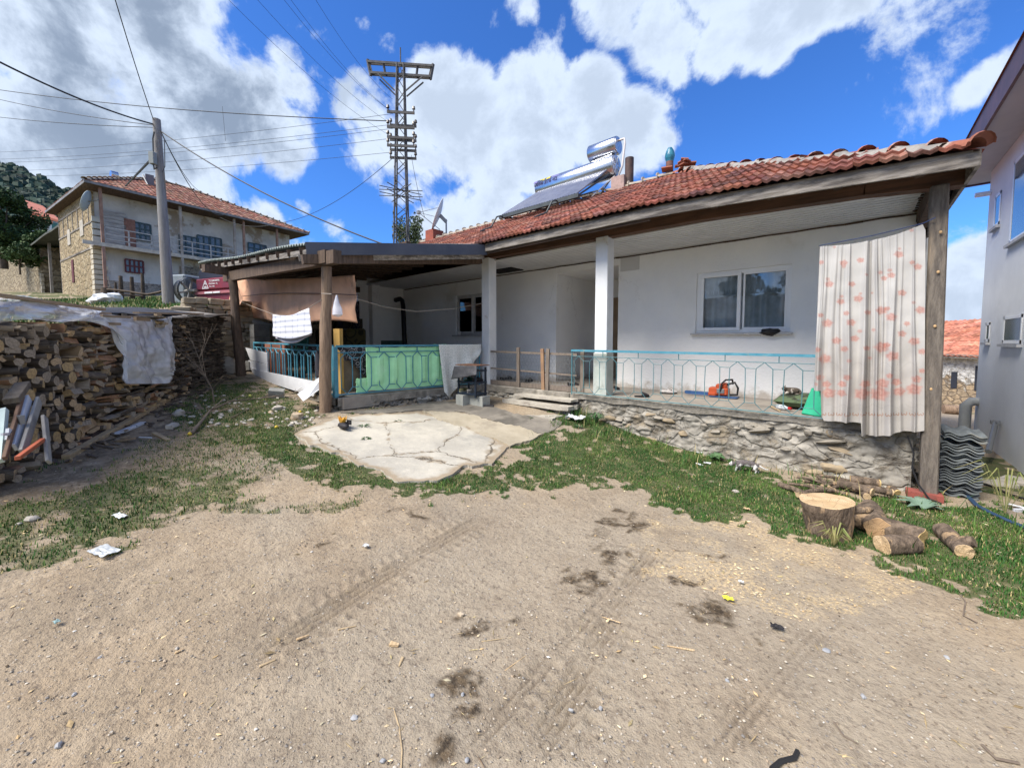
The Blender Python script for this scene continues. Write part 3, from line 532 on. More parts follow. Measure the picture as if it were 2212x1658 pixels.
def rubble(name, a, c, zt, m, seed, amp=.09, out=None, nx=None, step=.022):
    """vertical face from a to c (plan), from below the ground up to zt, knocked into ledges"""
    a = Vector(a).to_3d(); c = Vector(c).to_3d(); L_ = (c - a).length; nu = int(L_ / step); nv = 46; d = (c - a).normalized(); n = Vector((d.y, -d.x, 0)); vs = []
    for j in range(nv):
        for i in range(nu):
            p = a + d * (L_ * i / (nu - 1)); zb = g1(p.x + n.x * .1, p.y + n.y * .1) - .12; z = zb + (zt - zb) * j / (nv - 1)
            q = Vector((p.x * 2.6 + p.y * 2.6 + seed, z * 4.0, seed)); k = mn.fractal(q + Vector((mn.noise(q * .7), .8 * mn.noise(q * .7 + Vector((9, 0, 0))), 0)), .8, 2.2, 7); cel = mn.cell_vector(Vector((i * step * 3.3 + .4 * mn.noise(q) + int(z * 9 + .5 * k) * .37, int(z * 9 + .6 * k), seed)))
            r = amp * (k * .8 + (cel[0] - .5) * .7 + .5 * mn.noise(q * 5)) + .05 * (1 - j / (nv - 1))
            r *= min(1, (nv - 1 - j) / 3) * min(1, i / 3 + .3) * min(1, (nu - 1 - i) / 3 + .3)
            vs.append((p.x + n.x * r, p.y + n.y * r, z))
    mb = MB(); mb.add(vs, gridf(nu, nv).tolist()); return mb
b = rubble('', (-6.42, YT + .0), (.5, YT + .0), FLR - .06, None, 3, .042); bb = rubble('', (.5, YT), (.5, 8.5), FLR - .06, None, 5); b.add(bb.v, bb.f)
def wallstones(mb, a, c, zt, n, seed, mis=(1, 2, 3)):
    rs = random.Random(seed); a = Vector(a).to_3d(); c = Vector(c).to_3d(); d = (c - a).normalized(); nn = Vector((d.y, -d.x, 0)); Ln = (c - a).length
    for k in range(n):
        s = rs.uniform(.05, Ln - .08); p = a + d * s; zb = g1(p.x + nn.x * .1, p.y + nn.y * .1); z = zb + (zt - .1 - zb) * rs.random() ** 1.3; w_ = rs.uniform(.04, .15); h_ = rs.uniform(.02, .055); o = len(mb.v); mb.ball((0, 0, 0), (w_, .05, h_), 9, mi=rs.choice(mis), jit=.55, seed=seed + k * .31); ang = math.atan2(d.y, d.x); M = Matrix.Rotation(ang, 3, 'Z') @ Matrix.Rotation(rs.uniform(-.25, .25), 3, 'Y'); cc = p + nn * rs.uniform(-.01, .03); cc.z = z
        for q in range(o, len(mb.v)): mb.v[q] = tuple(cc + M @ Vector(mb.v[q]))
wsm = [mat('wall_stone_grey', (.30, .27, .225), (.22, .20, .17), 8, .9, .5, 25), mat('wall_stone_tan', (.33, .26, .17), (.26, .21, .15), 8, .9, .5, 25), mat('wall_stone_pale', (.42, .39, .33), (.33, .31, .27), 8, .9, .5, 25)]
wallstones(b, (-4.0, YT, 0), (.5, YT, 0), FLR - .06, 38, 3, (1, 1, 1, 2)); wallstones(b, (-6.3, YT, 0), (-5.1, YT, 0), FLR - .06, 22, 8, (3, 1)); b.build('terrace_wall', [rub] + wsm, house, smooth=50)
b = rubble('', (-11.25, 3.02), (-6.5, 3.02), FLR - .12, None, 8, .05); bb = rubble('', (-6.5, 3.02), (-6.15, YT), FLR - .12, None, 12, .07); b.add(bb.v, bb.f); wallstones(b, (-6.5, 3.02, 0), (-6.15, YT, 0), FLR - .2, 34, 5); b.build('porch_base_wall', [rub2] + wsm, house, smooth=50)
def lip(a, c, h=.1, t=.14, seed=1):
    a = Vector(a); c = Vector(c); n = int((c - a).length / .04); d = (c - a).normalized(); s = Vector((d.y, -d.x, 0)); mb = MB(); vs = []
    for i in range(n + 1):
        p = a.lerp(c, i / n); r = .02 * mn.noise(p * 4 + Vector((seed, 0, 0))) + .012 * mn.noise(p * 16); zb = -h + .03 * mn.noise(p * 3.1 + Vector((0, seed, 0)))
        vs += [p + s * (.03 + r) + Vector((0, 0, zb)), p + s * (.035 + r) + Vector((0, 0, -.012)), p + s * (.01 + r), p - s * t]
    mb.add(vs, [(i * 4 + k, i * 4 + 4 + k, i * 4 + 5 + k, i * 4 + k + 1) for i in range(n) for k in range(3)]); return mb
b = lip((-3.9, YT, .712), (.52, YT, .712)); c_ = lip((-6.3, YT, .705), (-3.9, YT, .705), .13, seed=5); b.add(c_.v, c_.f)
c_ = lip((-6.52, 3.0, .70), (-6.16, YT, .70), .14, .2, seed=3); b.add(c_.v, c_.f); c_ = lip((-11.25, 3.0, .70), (-6.52, 3.0, .70), .14, .2, seed=4); b.add(c_.v, c_.f); b.build('terrace_edge', edge, house)
# steps
stp = mat('step_stone', (.45, .42, .36), (.34, .31, .27), 5, .9, .5, 25, c3=(.24, .21, .18), s3=2.4)
def rough_slab(mb, c, sz, rz, seed, j=.05):
    n = 26; a, q, h = sz[0] / 2, sz[1] / 2, sz[2]; vs = []
    for lay in (0, 1):
        for i in range(n):
            t = 2 * math.pi * i / n; ct, st = math.cos(t), math.sin(t); k = 1 / max(abs(ct), abs(st)) * (1 + 0 * t); x, y = ct * k * a, st * k * q; k2 = 1 + j * 2.2 * mn.noise(Vector((ct * 2, st * 2, seed + lay * .2)))
            v = Matrix.Rotation(rz, 3, 'Z') @ Vector((x * k2, y * k2, 0)); vs.append(Vector(c) + v + Vector((0, 0, h * (lay - 1) + .012 * mn.noise(v * 3))))
    mb.add(vs, [tuple(range(n))[::-1], tuple(range(n, 2 * n))] + [(i, (i + 1) % n, n + (i + 1) % n, n + i) for i in range(n)])
st = MB(); rough_slab(st, (-4.42, 5.83, .52), (1.5, .42, .07), .02, 3); rough_slab(st, (-4.5, 5.45, .365), (1.45, .38, .05), .03, 7); rough_slab(st, (-4.35, 5.92, .62), (1.3, .3, .04), .0, 11)
sb = MB(); rough_slab(sb, (-4.42, 5.9, .46), (1.4, .42, .4), .02, 4, .03); rough_slab(sb, (-4.4, 5.54, .31), (1.2, .38, .3), .02, 9, .03)
so = st.build('steps', stp, house); sb.build('step_core', rub2, so)
# columns, posts, beam
for X, zt, base in ((-6.11, 3.44, 0), (-3.32, 3.41, 1)):
    b = MB(); b.bx(X - .115, X + .115, YT + .04, YT + .27, .70, zt, 0); o = b.build('column', paintwear, house, bevel=.008)
    if base: q = MB(); q.bx(X - .125, X + .125, YT + .03, YT + .28, .70, 1.44); q.build('column_foot', mat('greenish_paint', (.42, .47, .43), (.5, .53, .5), 5, .8, .2, c3=(.3, .32, .28), s3=4), o)
for X, Y_, wd, zb in ((.625, 5.96, .135, g1(.62, 5.96) - .05),):
    b = MB(); b.bar((X, Y_, zb), (X - .05, Y_ + .06, 3.24), wd, wd, up=(0, 1, 0)); o = b.build('end_post', greywood, house, bevel=.012)
    for z in (1.15, 1.8, 2.35, 2.75):
        k = MB(); k.ball((X - .03, Y_ - wd / 2 + .025, z), (.013, .010, .016), 8); k.build('knot', mat('pale_knot', (.5, .33, .17)), o)
    f = MB(); f.bx(X - .17, X + .1, Y_ - .13, Y_ + .02, zb + .0, zb + .12); f.build('red_foot_block', mat('red_brick', (.3, .08, .06), (.2, .07, .06), 9, .9, .3), o)
b = MB(); pts = [(-6.5, 3.43), (-3.3, 3.39), (-1.8, 3.385), (0, 3.31), (.76, 3.235)]
for (xa, za), (xb, zb) in zip(pts, pts[1:]): b.bar((xa - .004, YT + .13, za + .09), (xb + .004, YT + .13, zb + .09), .16, .18)
b.build('front_beam', brownbeam, house)
b = MB(); b.bar((.60, YT + .25, 3.30), (.60, 13.5, 3.36), .14, .16); b.bar((.56, YT + .12, 3.22), (.60, 8.3, 3.2), .08, .10); b.build('side_beam', darkwood, house)
b = MB(); b.bx(-11.5, .5, YT + .215, YWALL, 3.375, 3.40)
ce = b.build('porch_ceiling', ceilm, house)
b = MB(); [b.bx(-11.5, .55, y, y + .008, 3.368, 3.3745) for y in np.arange(YT + .3, YWALL, .12)]; b.build('ceiling_joint', mat('joint_grey', (.58, .59, .61)), ce)
b = MB(); b.bx(-6.95, -6.15, 7.0, 7.45, 3.355, 3.374); b.build('hatch_hole_shade', mat('hole_shade_black', (.015, .013, .012)), ce)  # near-black plate under the ceiling: the attic hole's darkness put into its colour
b = MB()
for i in range(60):
    x = -11.4 + i * .2; z = 3.345 + .012 * mn.noise(Vector((x, 0, 0)) * 3); b.bar((x, YWALL - .008, z), (x + .2, YWALL - .008, 3.345 + .012 * mn.noise(Vector((x + .2, 0, 0)) * 3)), .014, .02 + .012 * abs(mn.noise(Vector((x, 4, 0)) * 2)))
b.build('wall_joint', darkwood, ce)
b = MB(); b.bx(-3.7, -3.3, YWALL - .006, YWALL, 3.06, 3.34); b.build('wall_patch', mat('grey_patch', (.6, .6, .6)), ce)
# eaves: fascia, soffit boards, rafter ends
b = MB(); xs_ = np.linspace(-5.9, .78, 9)
for xa, xb in zip(xs_, xs_[1:]):
    b.bar((xa, 5.60, 3.485 + float(dzr(xa))), (xb, 5.60, 3.485 + float(dzr(xb))), .03, .15)
b.bar((.775, 5.60, 3.32), (.775, 13.9, 3.34), .03, .14); fa = b.build('fascia_board', oldwood, house)
b = MB(); b.bar((-5.9, 5.64, 3.395), (-2.3, 5.64, 3.395), .03, .05); b.build('fascia_batten', darkwood, fa)
for x in np.arange(-5.8, .7, .62):
    b = MB(); yy = min(8.0, YE + (.60 - x)); b.bar((x, 5.62, 3.44 + float(dzr(x))), (x, max(5.7, yy), 3.44 + float(dzr(x)) + slope * (max(5.7, yy) - 5.62)), .07, .1); b.build('rafter', darkwood, house)
for y in np.arange(6.3, 9.5, .62):
    b = MB(); xe = max(-.4, .70 - (y - YE)); b.bar((.74, y, 3.30), (xe, y, 3.30 + .52 * (.74 - xe)), .07, .1); b.build('rafter', darkwood, house)
slope = (5.58 - 3.60) / (9.7 - YE)
def roofz(X, Y): return 3.60 + slope * (min(Y, 19.4 - Y) - YE) + float(dzr(X)) * max(0, 1 - (Y - YE) / 5)
# tiled roof: every tile a curved cell, colour per tile
def tiles(name, parent, P0, du, dn, up, cols, rows, tw, tl, clip, base, mats, amp=.015, lift=.03, sub=9, dz=None, seed=1):
    """P0 start of the eave, du along the eave, dn up the slope (unit vectors), up the roof normal"""
    rs = np.random.RandomState(seed); V = []; Fc = []; Cc = []; n0 = 0
    P0, du, dn, up = [np.array(q, float) for q in (P0, du, dn, up)]; tcol = np.array(base)
    for r in range(rows):
        for c in range(cols):
            off = (r % 2) * 0; um = (c + .5) * tw + off; vm = (r + .5) * tl; pm = P0 + du * um + dn * vm
            if not clip(pm): continue
            col = tcol[rs.randint(0, len(tcol))] * rs.uniform(.8, 1.18) * np.array([1, rs.uniform(.94, 1.06), rs.uniform(.92, 1.08)]); jz = rs.uniform(-.006, .006); jt = rs.uniform(-.008, .008)
            prof = []
            for k in range(sub):
                t = k / (sub - 1); z = amp * (math.cos(t * math.pi * 4) * .8 + (.5 if t < .12 else 0)); prof.append((t, z))
            for t, z in prof:
                for vv, zz in ((-.02 + jt, lift - .034), (-.02 + jt, lift), (tl * .98, .004)):
                    p = P0 + du * (um + (t - .5) * tw * 1.02) + dn * (r * tl + vv) + up * (z + zz + jz)
                    if dz is not None: p = p + np.array([0, 0, dz(p)])
                    V.append(p); Cc.append(col)
            for k in range(sub - 1):
                for q in range(2): Fc.append((n0 + k * 3 + q, n0 + (k + 1) * 3 + q, n0 + (k + 1) * 3 + q + 1, n0 + k * 3 + q + 1))
            n0 += sub * 3
    o = npmesh(name, V, Fc, mats, parent, attr={'c': np.array(Cc)}); return o
tilem = attrmat('red_clay_tile', 'c', .85, bump=.35, bscale=35, var=.42, vscale=5)
TC = [(.235, .082, .055), (.20, .072, .05), (.27, .10, .067), (.17, .063, .048), (.225, .095, .07), (.13, .06, .05), (.26, .125, .095)]
sl_ = math.atan(slope); dn = (0, math.cos(sl_), math.sin(sl_)); upn = (0, -math.sin(sl_), math.cos(sl_))
rows = int((9.7 - YE) / math.cos(sl_) / .335) + 1
roof = tiles('roof', house, (-13.3, YE - .02, 3.58), (1, 0, 0), dn, upn, 70, rows, .203, .335, lambda p: p[0] < .80 - (p[1] - YE) - .02 and p[1] < 9.72, TC, tilem, dz=lambda p: float(dzr(p[0])) * max(0, 1 - (p[1] - YE) / 5))
b = MB(); zr_ = lambda X, Y: roofz(X, Y) - .035
N = 24; vs = []
for i in range(N + 1):
    x = -13.3 + 14.07 * i / N; yt = min(9.7, max(YE, .77 - x + YE)); vs += [(x, YE, zr_(x, YE) - .02), (x, yt, roofz(x, yt) - .075)]
b.add(vs, [(2 * i, 2 * i + 2, 2 * i + 3, 2 * i + 1) for i in range(N)])
b.add([(.77, YE, 3.38), (-3.38, 9.7, 5.54), (.77, 13.85, 3.40)], [(0, 2, 1)]); b.add([(-13.3, 9.7, 5.54), (-3.38, 9.7, 5.54), (.77, 13.85, 3.4), (-13.3, 13.85, 3.4)], [(0, 1, 2, 3)]); b.add([(-13.3, YE, 3.56), (-13.3, 9.7, 5.54), (-13.3, 13.85, 3.4)], [(0, 1, 2)])
b.build('roof_deck', darkwood, roof)
du2 = (0, 1, 0); s2 = math.atan((5.57 - 3.42) / 4.15)
tiles('hip_tiles', roof, (.79, YE, 3.40), (0, 1, 0), (-math.cos(s2), 0, math.sin(s2)), (math.sin(s2), 0, math.cos(s2)), 41, 13, .203, .335, lambda p: (p[1] - YE) > (.77 - p[0]) and (13.85 - p[1]) > (.77 - p[0]), TC, tilem, seed=4)
# ridge and hip caps bedded in mortar
def caps(a, c, n, r, jit=.0, mortar=None):
    a = Vector(a); c = Vector(c); mb = MB(); d = (c - a) / n; du = d.normalized(); s = du.cross(Vector((0, 0, 1))).normalized(); u = s.cross(du)
    for i in range(n):
        j = Vector((0, 0, R.uniform(-jit, jit))); p = a + d * i + j; vs = []
        for k, (t, rr, l) in enumerate(((-.06, r * 1.22, .03), (.0, r * 1.22, .03), (.06, r, .0), (1.0, r * .86, -.015))):
            for q in range(8):
                g = math.pi * q / 7; vs.append(p + d * t + s * math.cos(g) * rr * 1.15 + u * (math.sin(g) * rr * .85 + l))
        mb.add(vs, [(k * 8 + q, k * 8 + q + 1, k * 8 + 9 + q, k * 8 + 8 + q) for k in range(3) for q in range(7)])
    return mb
cm = mat('ridge_tile', (.31, .11, .07), (.23, .09, .06), 6, .85, .3, 30, c3=(.42, .38, .34), s3=2.2, t3=(.56, .66))
caps((-13.3, 9.7, 5.58), (-3.4, 9.7, 5.58), 27, .10, .01).build('ridge_cap', mat('mortared_ridge', (.38, .33, .27), (.27, .22, .18), 5, .9, .3), roof, smooth=40)
caps((.76, 5.54, 3.40), (-3.38, 9.70, 5.59), 16, .088, .012).build('hip_cap', cm, roof, smooth=40)
mo = mat('roof_mortar', (.30, .28, .255), (.21, .195, .18), 6, .95, .9, 18, c3=(.4, .2, .15), s3=4, t3=(.6, .7))
b = MB(); vs = []; n = 90
for i in range(n):
    t = i / (n - 1); p = Vector((.62, 5.66, 3.46)).lerp(Vector((-3.2, 9.5, 5.53)), t); wd = (.13 + .20 * mn.noise(p * 2.3) + .10 * mn.noise(p * 9)) * (1.1 - .4 * t) + .02
    for k in range(6):
        q = k / 5; vs.append(p + Vector((-1, -.55, 0)) * wd * q * .9 + Vector((0, 0, .035 - wd * q * .29 + .06 * math.sin(q * math.pi) + .02 * mn.noise(p * 12 + Vector((k, 0, 0))))))
b.add(vs, [(i * 6 + k, i * 6 + k + 1, i * 6 + 7 + k, i * 6 + 6 + k) for i in range(n - 1) for k in range(5)]); b.build('hip_mortar', mo, roof, smooth=60)
# windows
def window(parent, X0, X1, Z0, Z1, Y, sashes, fm, curtain=None, sill=.09, silm=None, name='window'):
    b = MB(); t = .06; y0, y1 = Y + .05, Y + .11
    b.bx(X0, X1, y0, y1, Z0, Z0 + t); b.bx(X0, X1, y0, y1, Z1 - t, Z1); b.bx(X0, X0 + t, y0, y1, Z0 + t, Z1 - t); b.bx(X1 - t, X1, y0, y1, Z0 + t, Z1 - t)
    win = b.build('window', fm, parent, bevel=.004); WLw = win
    for (a, c, op) in sashes:
        xa = X0 + (X1 - X0) * a; xb = X0 + (X1 - X0) * c; q = MB(); tt = .055 if op else .03; yy = y0 - (.025 if op else -.006); ye = y1 - .02
        z0, z1 = Z0 + t - (.02 if op else 0), Z1 - t + (.02 if op else 0)
        q.bx(xa, xb, yy, ye, z0, z0 + tt); q.bx(xa, xb, yy, ye, z1 - tt, z1); q.bx(xa, xa + tt, yy, ye, z0 + tt, z1 - tt); q.bx(xb - tt, xb, yy, ye, z0 + tt, z1 - tt); s_ = q.build('sash', fm, win, bevel=.004)
        if True:
            g = MB(); g.bx(xa + tt, xb - tt, (yy + ye) / 2, (yy + ye) / 2 + .006, z0 + tt, z1 - tt); s_2 = g.build('pane', glass, win)
    q = MB(); q.bx(X0 - .06, X1 + .04, Y - sill, Y + .05, Z0 - .035, Z0 - .004); q.build('sill', silm or mat('grey_sill', (.5, .5, .5), (.42, .42, .43), 8, .7), win)
    return win
w1 = window(house, -2.224, -.811, 1.79, 2.86, YWALL, ((.045, .50, 1), (.52, .96, 0)), pvc)
net = filmmat('net_curtain', (.88, .93, .95), .86, .9)
def netc(X0, X1, Z0, Z1, Y, par, n=46):
    nu, nv = 160, 14; vs = []
    for j in range(nv):
        for i in range(nu):
            x = X0 + (X1 - X0) * i / (nu - 1); z = Z1 + (Z0 - Z1) * j / (nv - 1); zz = z - (.02 * abs(math.sin(i * .32)) if j == nv - 1 else 0); vs.append((x, Y + .028 * math.sin(x * 34 + 2 * mn.noise(Vector((x * 3, 0, 0)))) + .02 * mn.noise(Vector((x * 9, z, 0))), zz))
    b = MB(); b.add(vs, gridf(nu, nv).tolist()); return b.build('net_curtain', net, par, smooth=60)
nc = netc(-2.2, -.83, 1.86, 2.82, YWALL + .2, w1); b = MB()
for i in range(34):
    x = -2.17 + i * .04; b.tube([(x, YWALL + .165, 2.46), (x + .012, YWALL + .163, 2.53 + .02 * (i % 2)), (x + .025, YWALL + .165, 2.46)], .006, 5)
b.bx(-2.19, -.85, YWALL + .163, YWALL + .167, 2.42, 2.455); b.build('lace_band', mat('lace_white', (.6, .63, .63)), nc)
w2 = window(house, -8.83, -7.45, 1.82, 2.95, YWALL, ((.03, .5, 1), (.52, .97, 0)), pvc_old, sill=.11)
b = MB(); b.bx(-8.8, -7.48, YWALL + .18, YWALL + .19, 1.9, 2.9); b.build('curtain', mat('reddish_blind', (.42, .24, .19), (.5, .3, .24), 12, .8), w2)
# stove pipe on the porch wall
PP = MB(); p0 = PX(866, 643, -11.3); b = MB(); b.tube([(-11.4, 7.25, 2.98), (-11.15, 7.25, 3.0), (-11.02, 7.25, 2.93), (-10.98, 7.25, 2.75), (-10.9, 7.25, .75)], .075, 14); b.build('stove_pipe', mat('black_stovepipe', (.012, .012, .02), None, rough=.45), house, smooth=50)
b = MB(); b.bx(-11.496, -11.485, 6.64, YWALL, 1.0, 1.66); b.build('green_dado', mat('dark_green_paint', (.05, .10, .09), (.08, .13, .12), 6, .6), house)
# chimneys
b = MB(); c0 = (-12.55, 9.75); b.bx(c0[0] - .24, c0[0] + .24, 9.5, 10.0, 5.1, 5.92); ch = b.build('brick_chimney', mat('red_chimney', (.33, .09, .06), (.25, .08, .06), 8, .9, .4), house)
b = MB(); b.bx(-4.95, -4.6, 9.55, 9.9, 5.3, 5.86); cp = b.build('flue_base', mat('pinkish_render', (.42, .3, .27), (.3, .22, .2), 8, .9, .4), house)
b = MB(); b.tube([(-4.55, 9.75, 5.4), (-4.55, 9.75, 6.30)], .11, 14); b.build('flue_pipe', mat('rusty_flue', (.05, .035, .035), (.1, .06, .05), 6, .6), cp, smooth=50)
b = MB(); b.tube([(-3.52, 9.72, 5.5), (-3.52, 9.72, 5.9)], .085, 12); cb_ = b.build('stub_chimney', mat('rust_pipe', (.2, .09, .07), (.12, .07, .06), 9, .8), house, smooth=50)
b = MB(); rr = [.085, .08, .10, .115, .105, .085, .05]; b.tube([(-3.52, 9.72, 5.83 + i * .065) for i in range(7)], rr, 10); bag = b.build('blue_bag', mat('blue_film', (.015, .12, .20), (.03, .20, .28), 9, .35, .6, 18, spec=.5), None, smooth=50); setp(bag, 'crumpled blue plastic bag tied over the short pipe on the ridge', 'bag')
b = MB()
for i in range(9): b.box((-3.3 + R.uniform(-.25, .3), 9.62 + R.uniform(-.1, .1), 5.68 + .02 * (i % 3)), (.24, .16, .03), rz=R.uniform(0, 3), rot=Matrix.Rotation(R.uniform(-.5, .5), 3, 'X') @ Matrix.Rotation(R.uniform(0, 3), 3, 'Z'))
b.build('broken_tile', cm, roof)
# ================================================================ LEAN-TO SHED
A = Vector((-6.55, 2.62, 3.20)); B = Vector((-13.2, 2.35, 3.62)); Cc_ = Vector((-5.75, 5.75, 3.66)); D = Vector((-13.0, 5.9, 4.02))
A = P(660, 527, 6.35); B = P(428, 568, 10.1); Cc_ = P(1047, 526, 7.95); D = Vector((B.x + .3, 6.15, 3.60)); Cc_.z -= .03
shed = thing('lean_to_shed', 'low corrugated lean-to roof on rough wooden posts at the left of the house', 'shed', (-9.5, 3.0, .7))
nu = 340; vs = []; b = MB()
for j in range(8):
    for i in range(nu):
        u = i / (nu - 1); v = j / 7; p = (A * (1 - u) + B * u) * (1 - v) + (Cc_ * (1 - u) + D * u) * v; vs.append(p + Vector((0, 0, .022 * math.sin(u * 7.1 / .09 * 2 * math.pi * .75) + .02 * math.sin(u * 9))))
b.add(vs, gridf(nu, 8).tolist()); b.build('corrugated_roof', mat('corrugated_sheet', (.13, .17, .17), (.2, .24, .23), 3, .55, spec=.4, c3=(.09, .1, .12), s3=1), shed, solid=.006, smooth=70)
nrm = Vector((0, 0, -1))
b = MB(); uAC = (Cc_ - A).normalized()
b.bar(A + Vector((.13, -.05, -.10)), Cc_ + Vector((.05, 0, -.10)), .012, .20); b.build('side_flashing', mat('dark_blue_flashing', (.045, .055, .085), (.07, .08, .11), 2, .5, spec=.4), shed)
b = MB(); b.bar(A + Vector((-.03, -.1, -.235)), Cc_ + Vector((-.03, 0, -.22)), .03, .10); b.bar(A + Vector((.0, .02, -.13)), B + Vector((0, .06, -.13)), .03, .09); b.build('edge_board', oldwood, shed)
for k in range(13):
    b = MB(); u = .03 + k * .078; s0 = A * (1 - u) + B * u; s1 = Cc_ * (1 - u) + D * u; b.bar(s0 + Vector((0, -.02, -.1)) , s1 + Vector((0, 0, -.1)), .07, .10); b.build('rafter', darkwood, shed)
for k in range(6):
    b = MB(); v = .04 + k * .19; b.bar(A.lerp(Cc_, v) + Vector((-.25, 0, -.03)), B.lerp(D, v) + Vector((0, 0, -.03)), .09, .03); b.build('batten', darkwood, shed)
pb1 = PG(702, 889); pt1 = P(705, 576, 6.42); pb2 = PG(521, 811); pt2 = P(502, 604, (pb2 - E).dot(FW) + .1)
logm = mat('debarked_log', (.30, .21, .145), (.19, .13, .09), 5, .85, .7, 26, stretch=(7, 7, .7), c3=(.1, .07, .05), s3=.9, t3=(.58, .7))
logm2 = mat('dark_log', (.16, .11, .08), (.09, .065, .05), 5, .85, .7, 26, stretch=(7, 7, .7))
def logpost(a, c, r, m, seed):
    n = 26; pts = []; rs = []
    for i in range(n):
        t = i / (n - 1); p = Vector(a).lerp(Vector(c), t); pts.append(p + Vector((.018 * mn.noise(Vector((t * 3, seed, 0))), .018 * mn.noise(Vector((t * 3, seed, 5))), 0))); rs.append(r * (1.08 - .12 * t) * (1 + .12 * mn.noise(Vector((t * 9, seed, 9)))))
    b = MB(); b.tube(pts, rs, 18)
    v = [Vector(q) for q in b.v]; 
    b.v = [tuple(q + (Vector((q.x, q.y, 0)) - Vector((pts[min(n - 1, k // 18)].x, pts[min(n - 1, k // 18)].y, 0))) * .16 * mn.noise(Vector((q.x * 30, q.y * 30, q.z * 2)))) for k, q in enumerate(v)]
    return b
pb1.z -= .08
logpost(pb1, pt1, .085, logm, 2).build('post', logm, shed, smooth=60); logpost(pb2 - Vector((0, 0, .1)), pt2, .09, logm2, 6).build('post', logm2, shed, smooth=60)
b = MB(); b.bar(pt1 + Vector((.45, -.03, .09)), pt2 + Vector((-.5, .0, .1)), .13, .2); b.bar(pt1 + Vector((-.05, -.35, .07)), Vector((-6.05, 5.9, 3.34)), .12, .14); b.box(pt1 + Vector((.05, -.06, .12)), (.34, .16, .2), rz=.1)
b.bar(pt2 + Vector((-.1, -.5, .2)), D + Vector((.8, -.1, -.4)), .14, .16)
b.build('beam', logm2, shed)
b = MB(); b.bar(Vector((-11.5, 4.3, 3.42)), Vector((-6.3, 4.3, 3.42)), .1, .12); b.build('purlin', darkwood, shed)
# ================================================================ RAILINGS
blue = mat('teal_paint', (.05, .22, .31), (.09, .28, .37), 10, .55, .1, spec=.4, c3=(.2, .3, .3), s3=8, t3=(.62, .7))
teal = mat('thin_teal_bar', (.05, .17, .21), (.10, .22, .24), 12, .6, spec=.4)
def railing(name, label, a, c, h, unit, bar_r=.0055, topw=.035, uprights=3, cat='railing', ha=None, thick=None, off=0, hc=None):
    a = Vector(a); c = Vector(c); t = thing(name, label, cat, (a + c) / 2); d = (c - a).normalized(); Ln = (c - a).length; hc = hc or h; hh = lambda s: h + (hc - h) * s / Ln
    X = lambda s, z: a + d * s + Vector((0, 0, z * hh(s)))
    b = MB(); b.bar(X(0, 1), X(Ln, 1), .04, topw); b.build('top_rail', blue, t)
    b = MB(); b.tube([X(0, .87), X(Ln, .87)], bar_r, 6); b.tube([X(0, .02), X(Ln, .02)], bar_r * 1.5, 6)
    for k in range(uprights + 1): s = Ln * k / uprights; s = min(max(s, .01), Ln - .01); b.tube([X(s, .87 if 0 < k < uprights else -.03), X(s, 1)], bar_r * (1.2 if 0 < k < uprights else 2), 6)
    b.build('frame_bar', teal if not thick else blue, t)
    n = int(Ln / unit); s0 = off
    for i in range(n):
        m = s0 + (i + .5) * Ln / n; w_ = unit * .31; 
        if m - w_ < 0 or m + w_ > Ln: continue
        b = MB(); b.tube([X(m, .87), X(m + w_, .76), X(m + w_, .76), X(m + w_ * 1.05, .45), X(m + w_, .16), X(m, .03), X(m - w_, .16), X(m - w_ * 1.05, .45), X(m - w_, .76), X(m, .87)], bar_r, 5, caps=False)
        if m + w_ + unit * .38 < Ln: 
            b.tube([X(m + w_, .76), X(m + unit - w_, .76)], bar_r * .8, 5); b.tube([X(m + w_, .16), X(m + unit - w_, .16)], bar_r * .8, 5)
        b.build('baluster', teal if not thick else blue, t)
    return t
rl = railing('porch_railing', 'thin teal metal railing with long hexagon loops along the front of the terrace', (-3.83, 5.99, .715), (.50, 5.99, .70), .765, .30, uprights=7)
b = MB(); b.bar((.50, 5.99, 1.465), (.50, 7.5, 1.465), .04, .035); b.tube([(.5, 7.45, .7), (.5, 7.45, 1.46)], .01, 6); b.tube([(.5, 6.7, .7), (.5, 6.7, 1.46)], .006, 6); b.build('side_rail', blue, rl)
ra = Vector((-6.56, 3.02, .72)); rb = Vector((-6.17, 5.98, .72))
railing('side_railing', 'teal metal railing with green foam board pressed behind its loops', ra, rb, .84, .30, bar_r=.0085, uprights=4, thick=1)
railing('left_railing', 'teal flat-bar railing between the two rough posts of the lean-to', (-11.1, 3.1, .75), (-6.62, 3.0, .72), .86, .34, bar_r=.013, uprights=7, hc=.84, thick=1)
b = MB(); q = Vector((-6.57, 3.0, 0)); b.bar(q + Vector((0, 0, .68)), q + Vector((0, 0, 1.55)), .045, .045); cp_ = b.build('corner_post', blue); setp(cp_, 'square teal corner post where the two left railings meet', 'post')
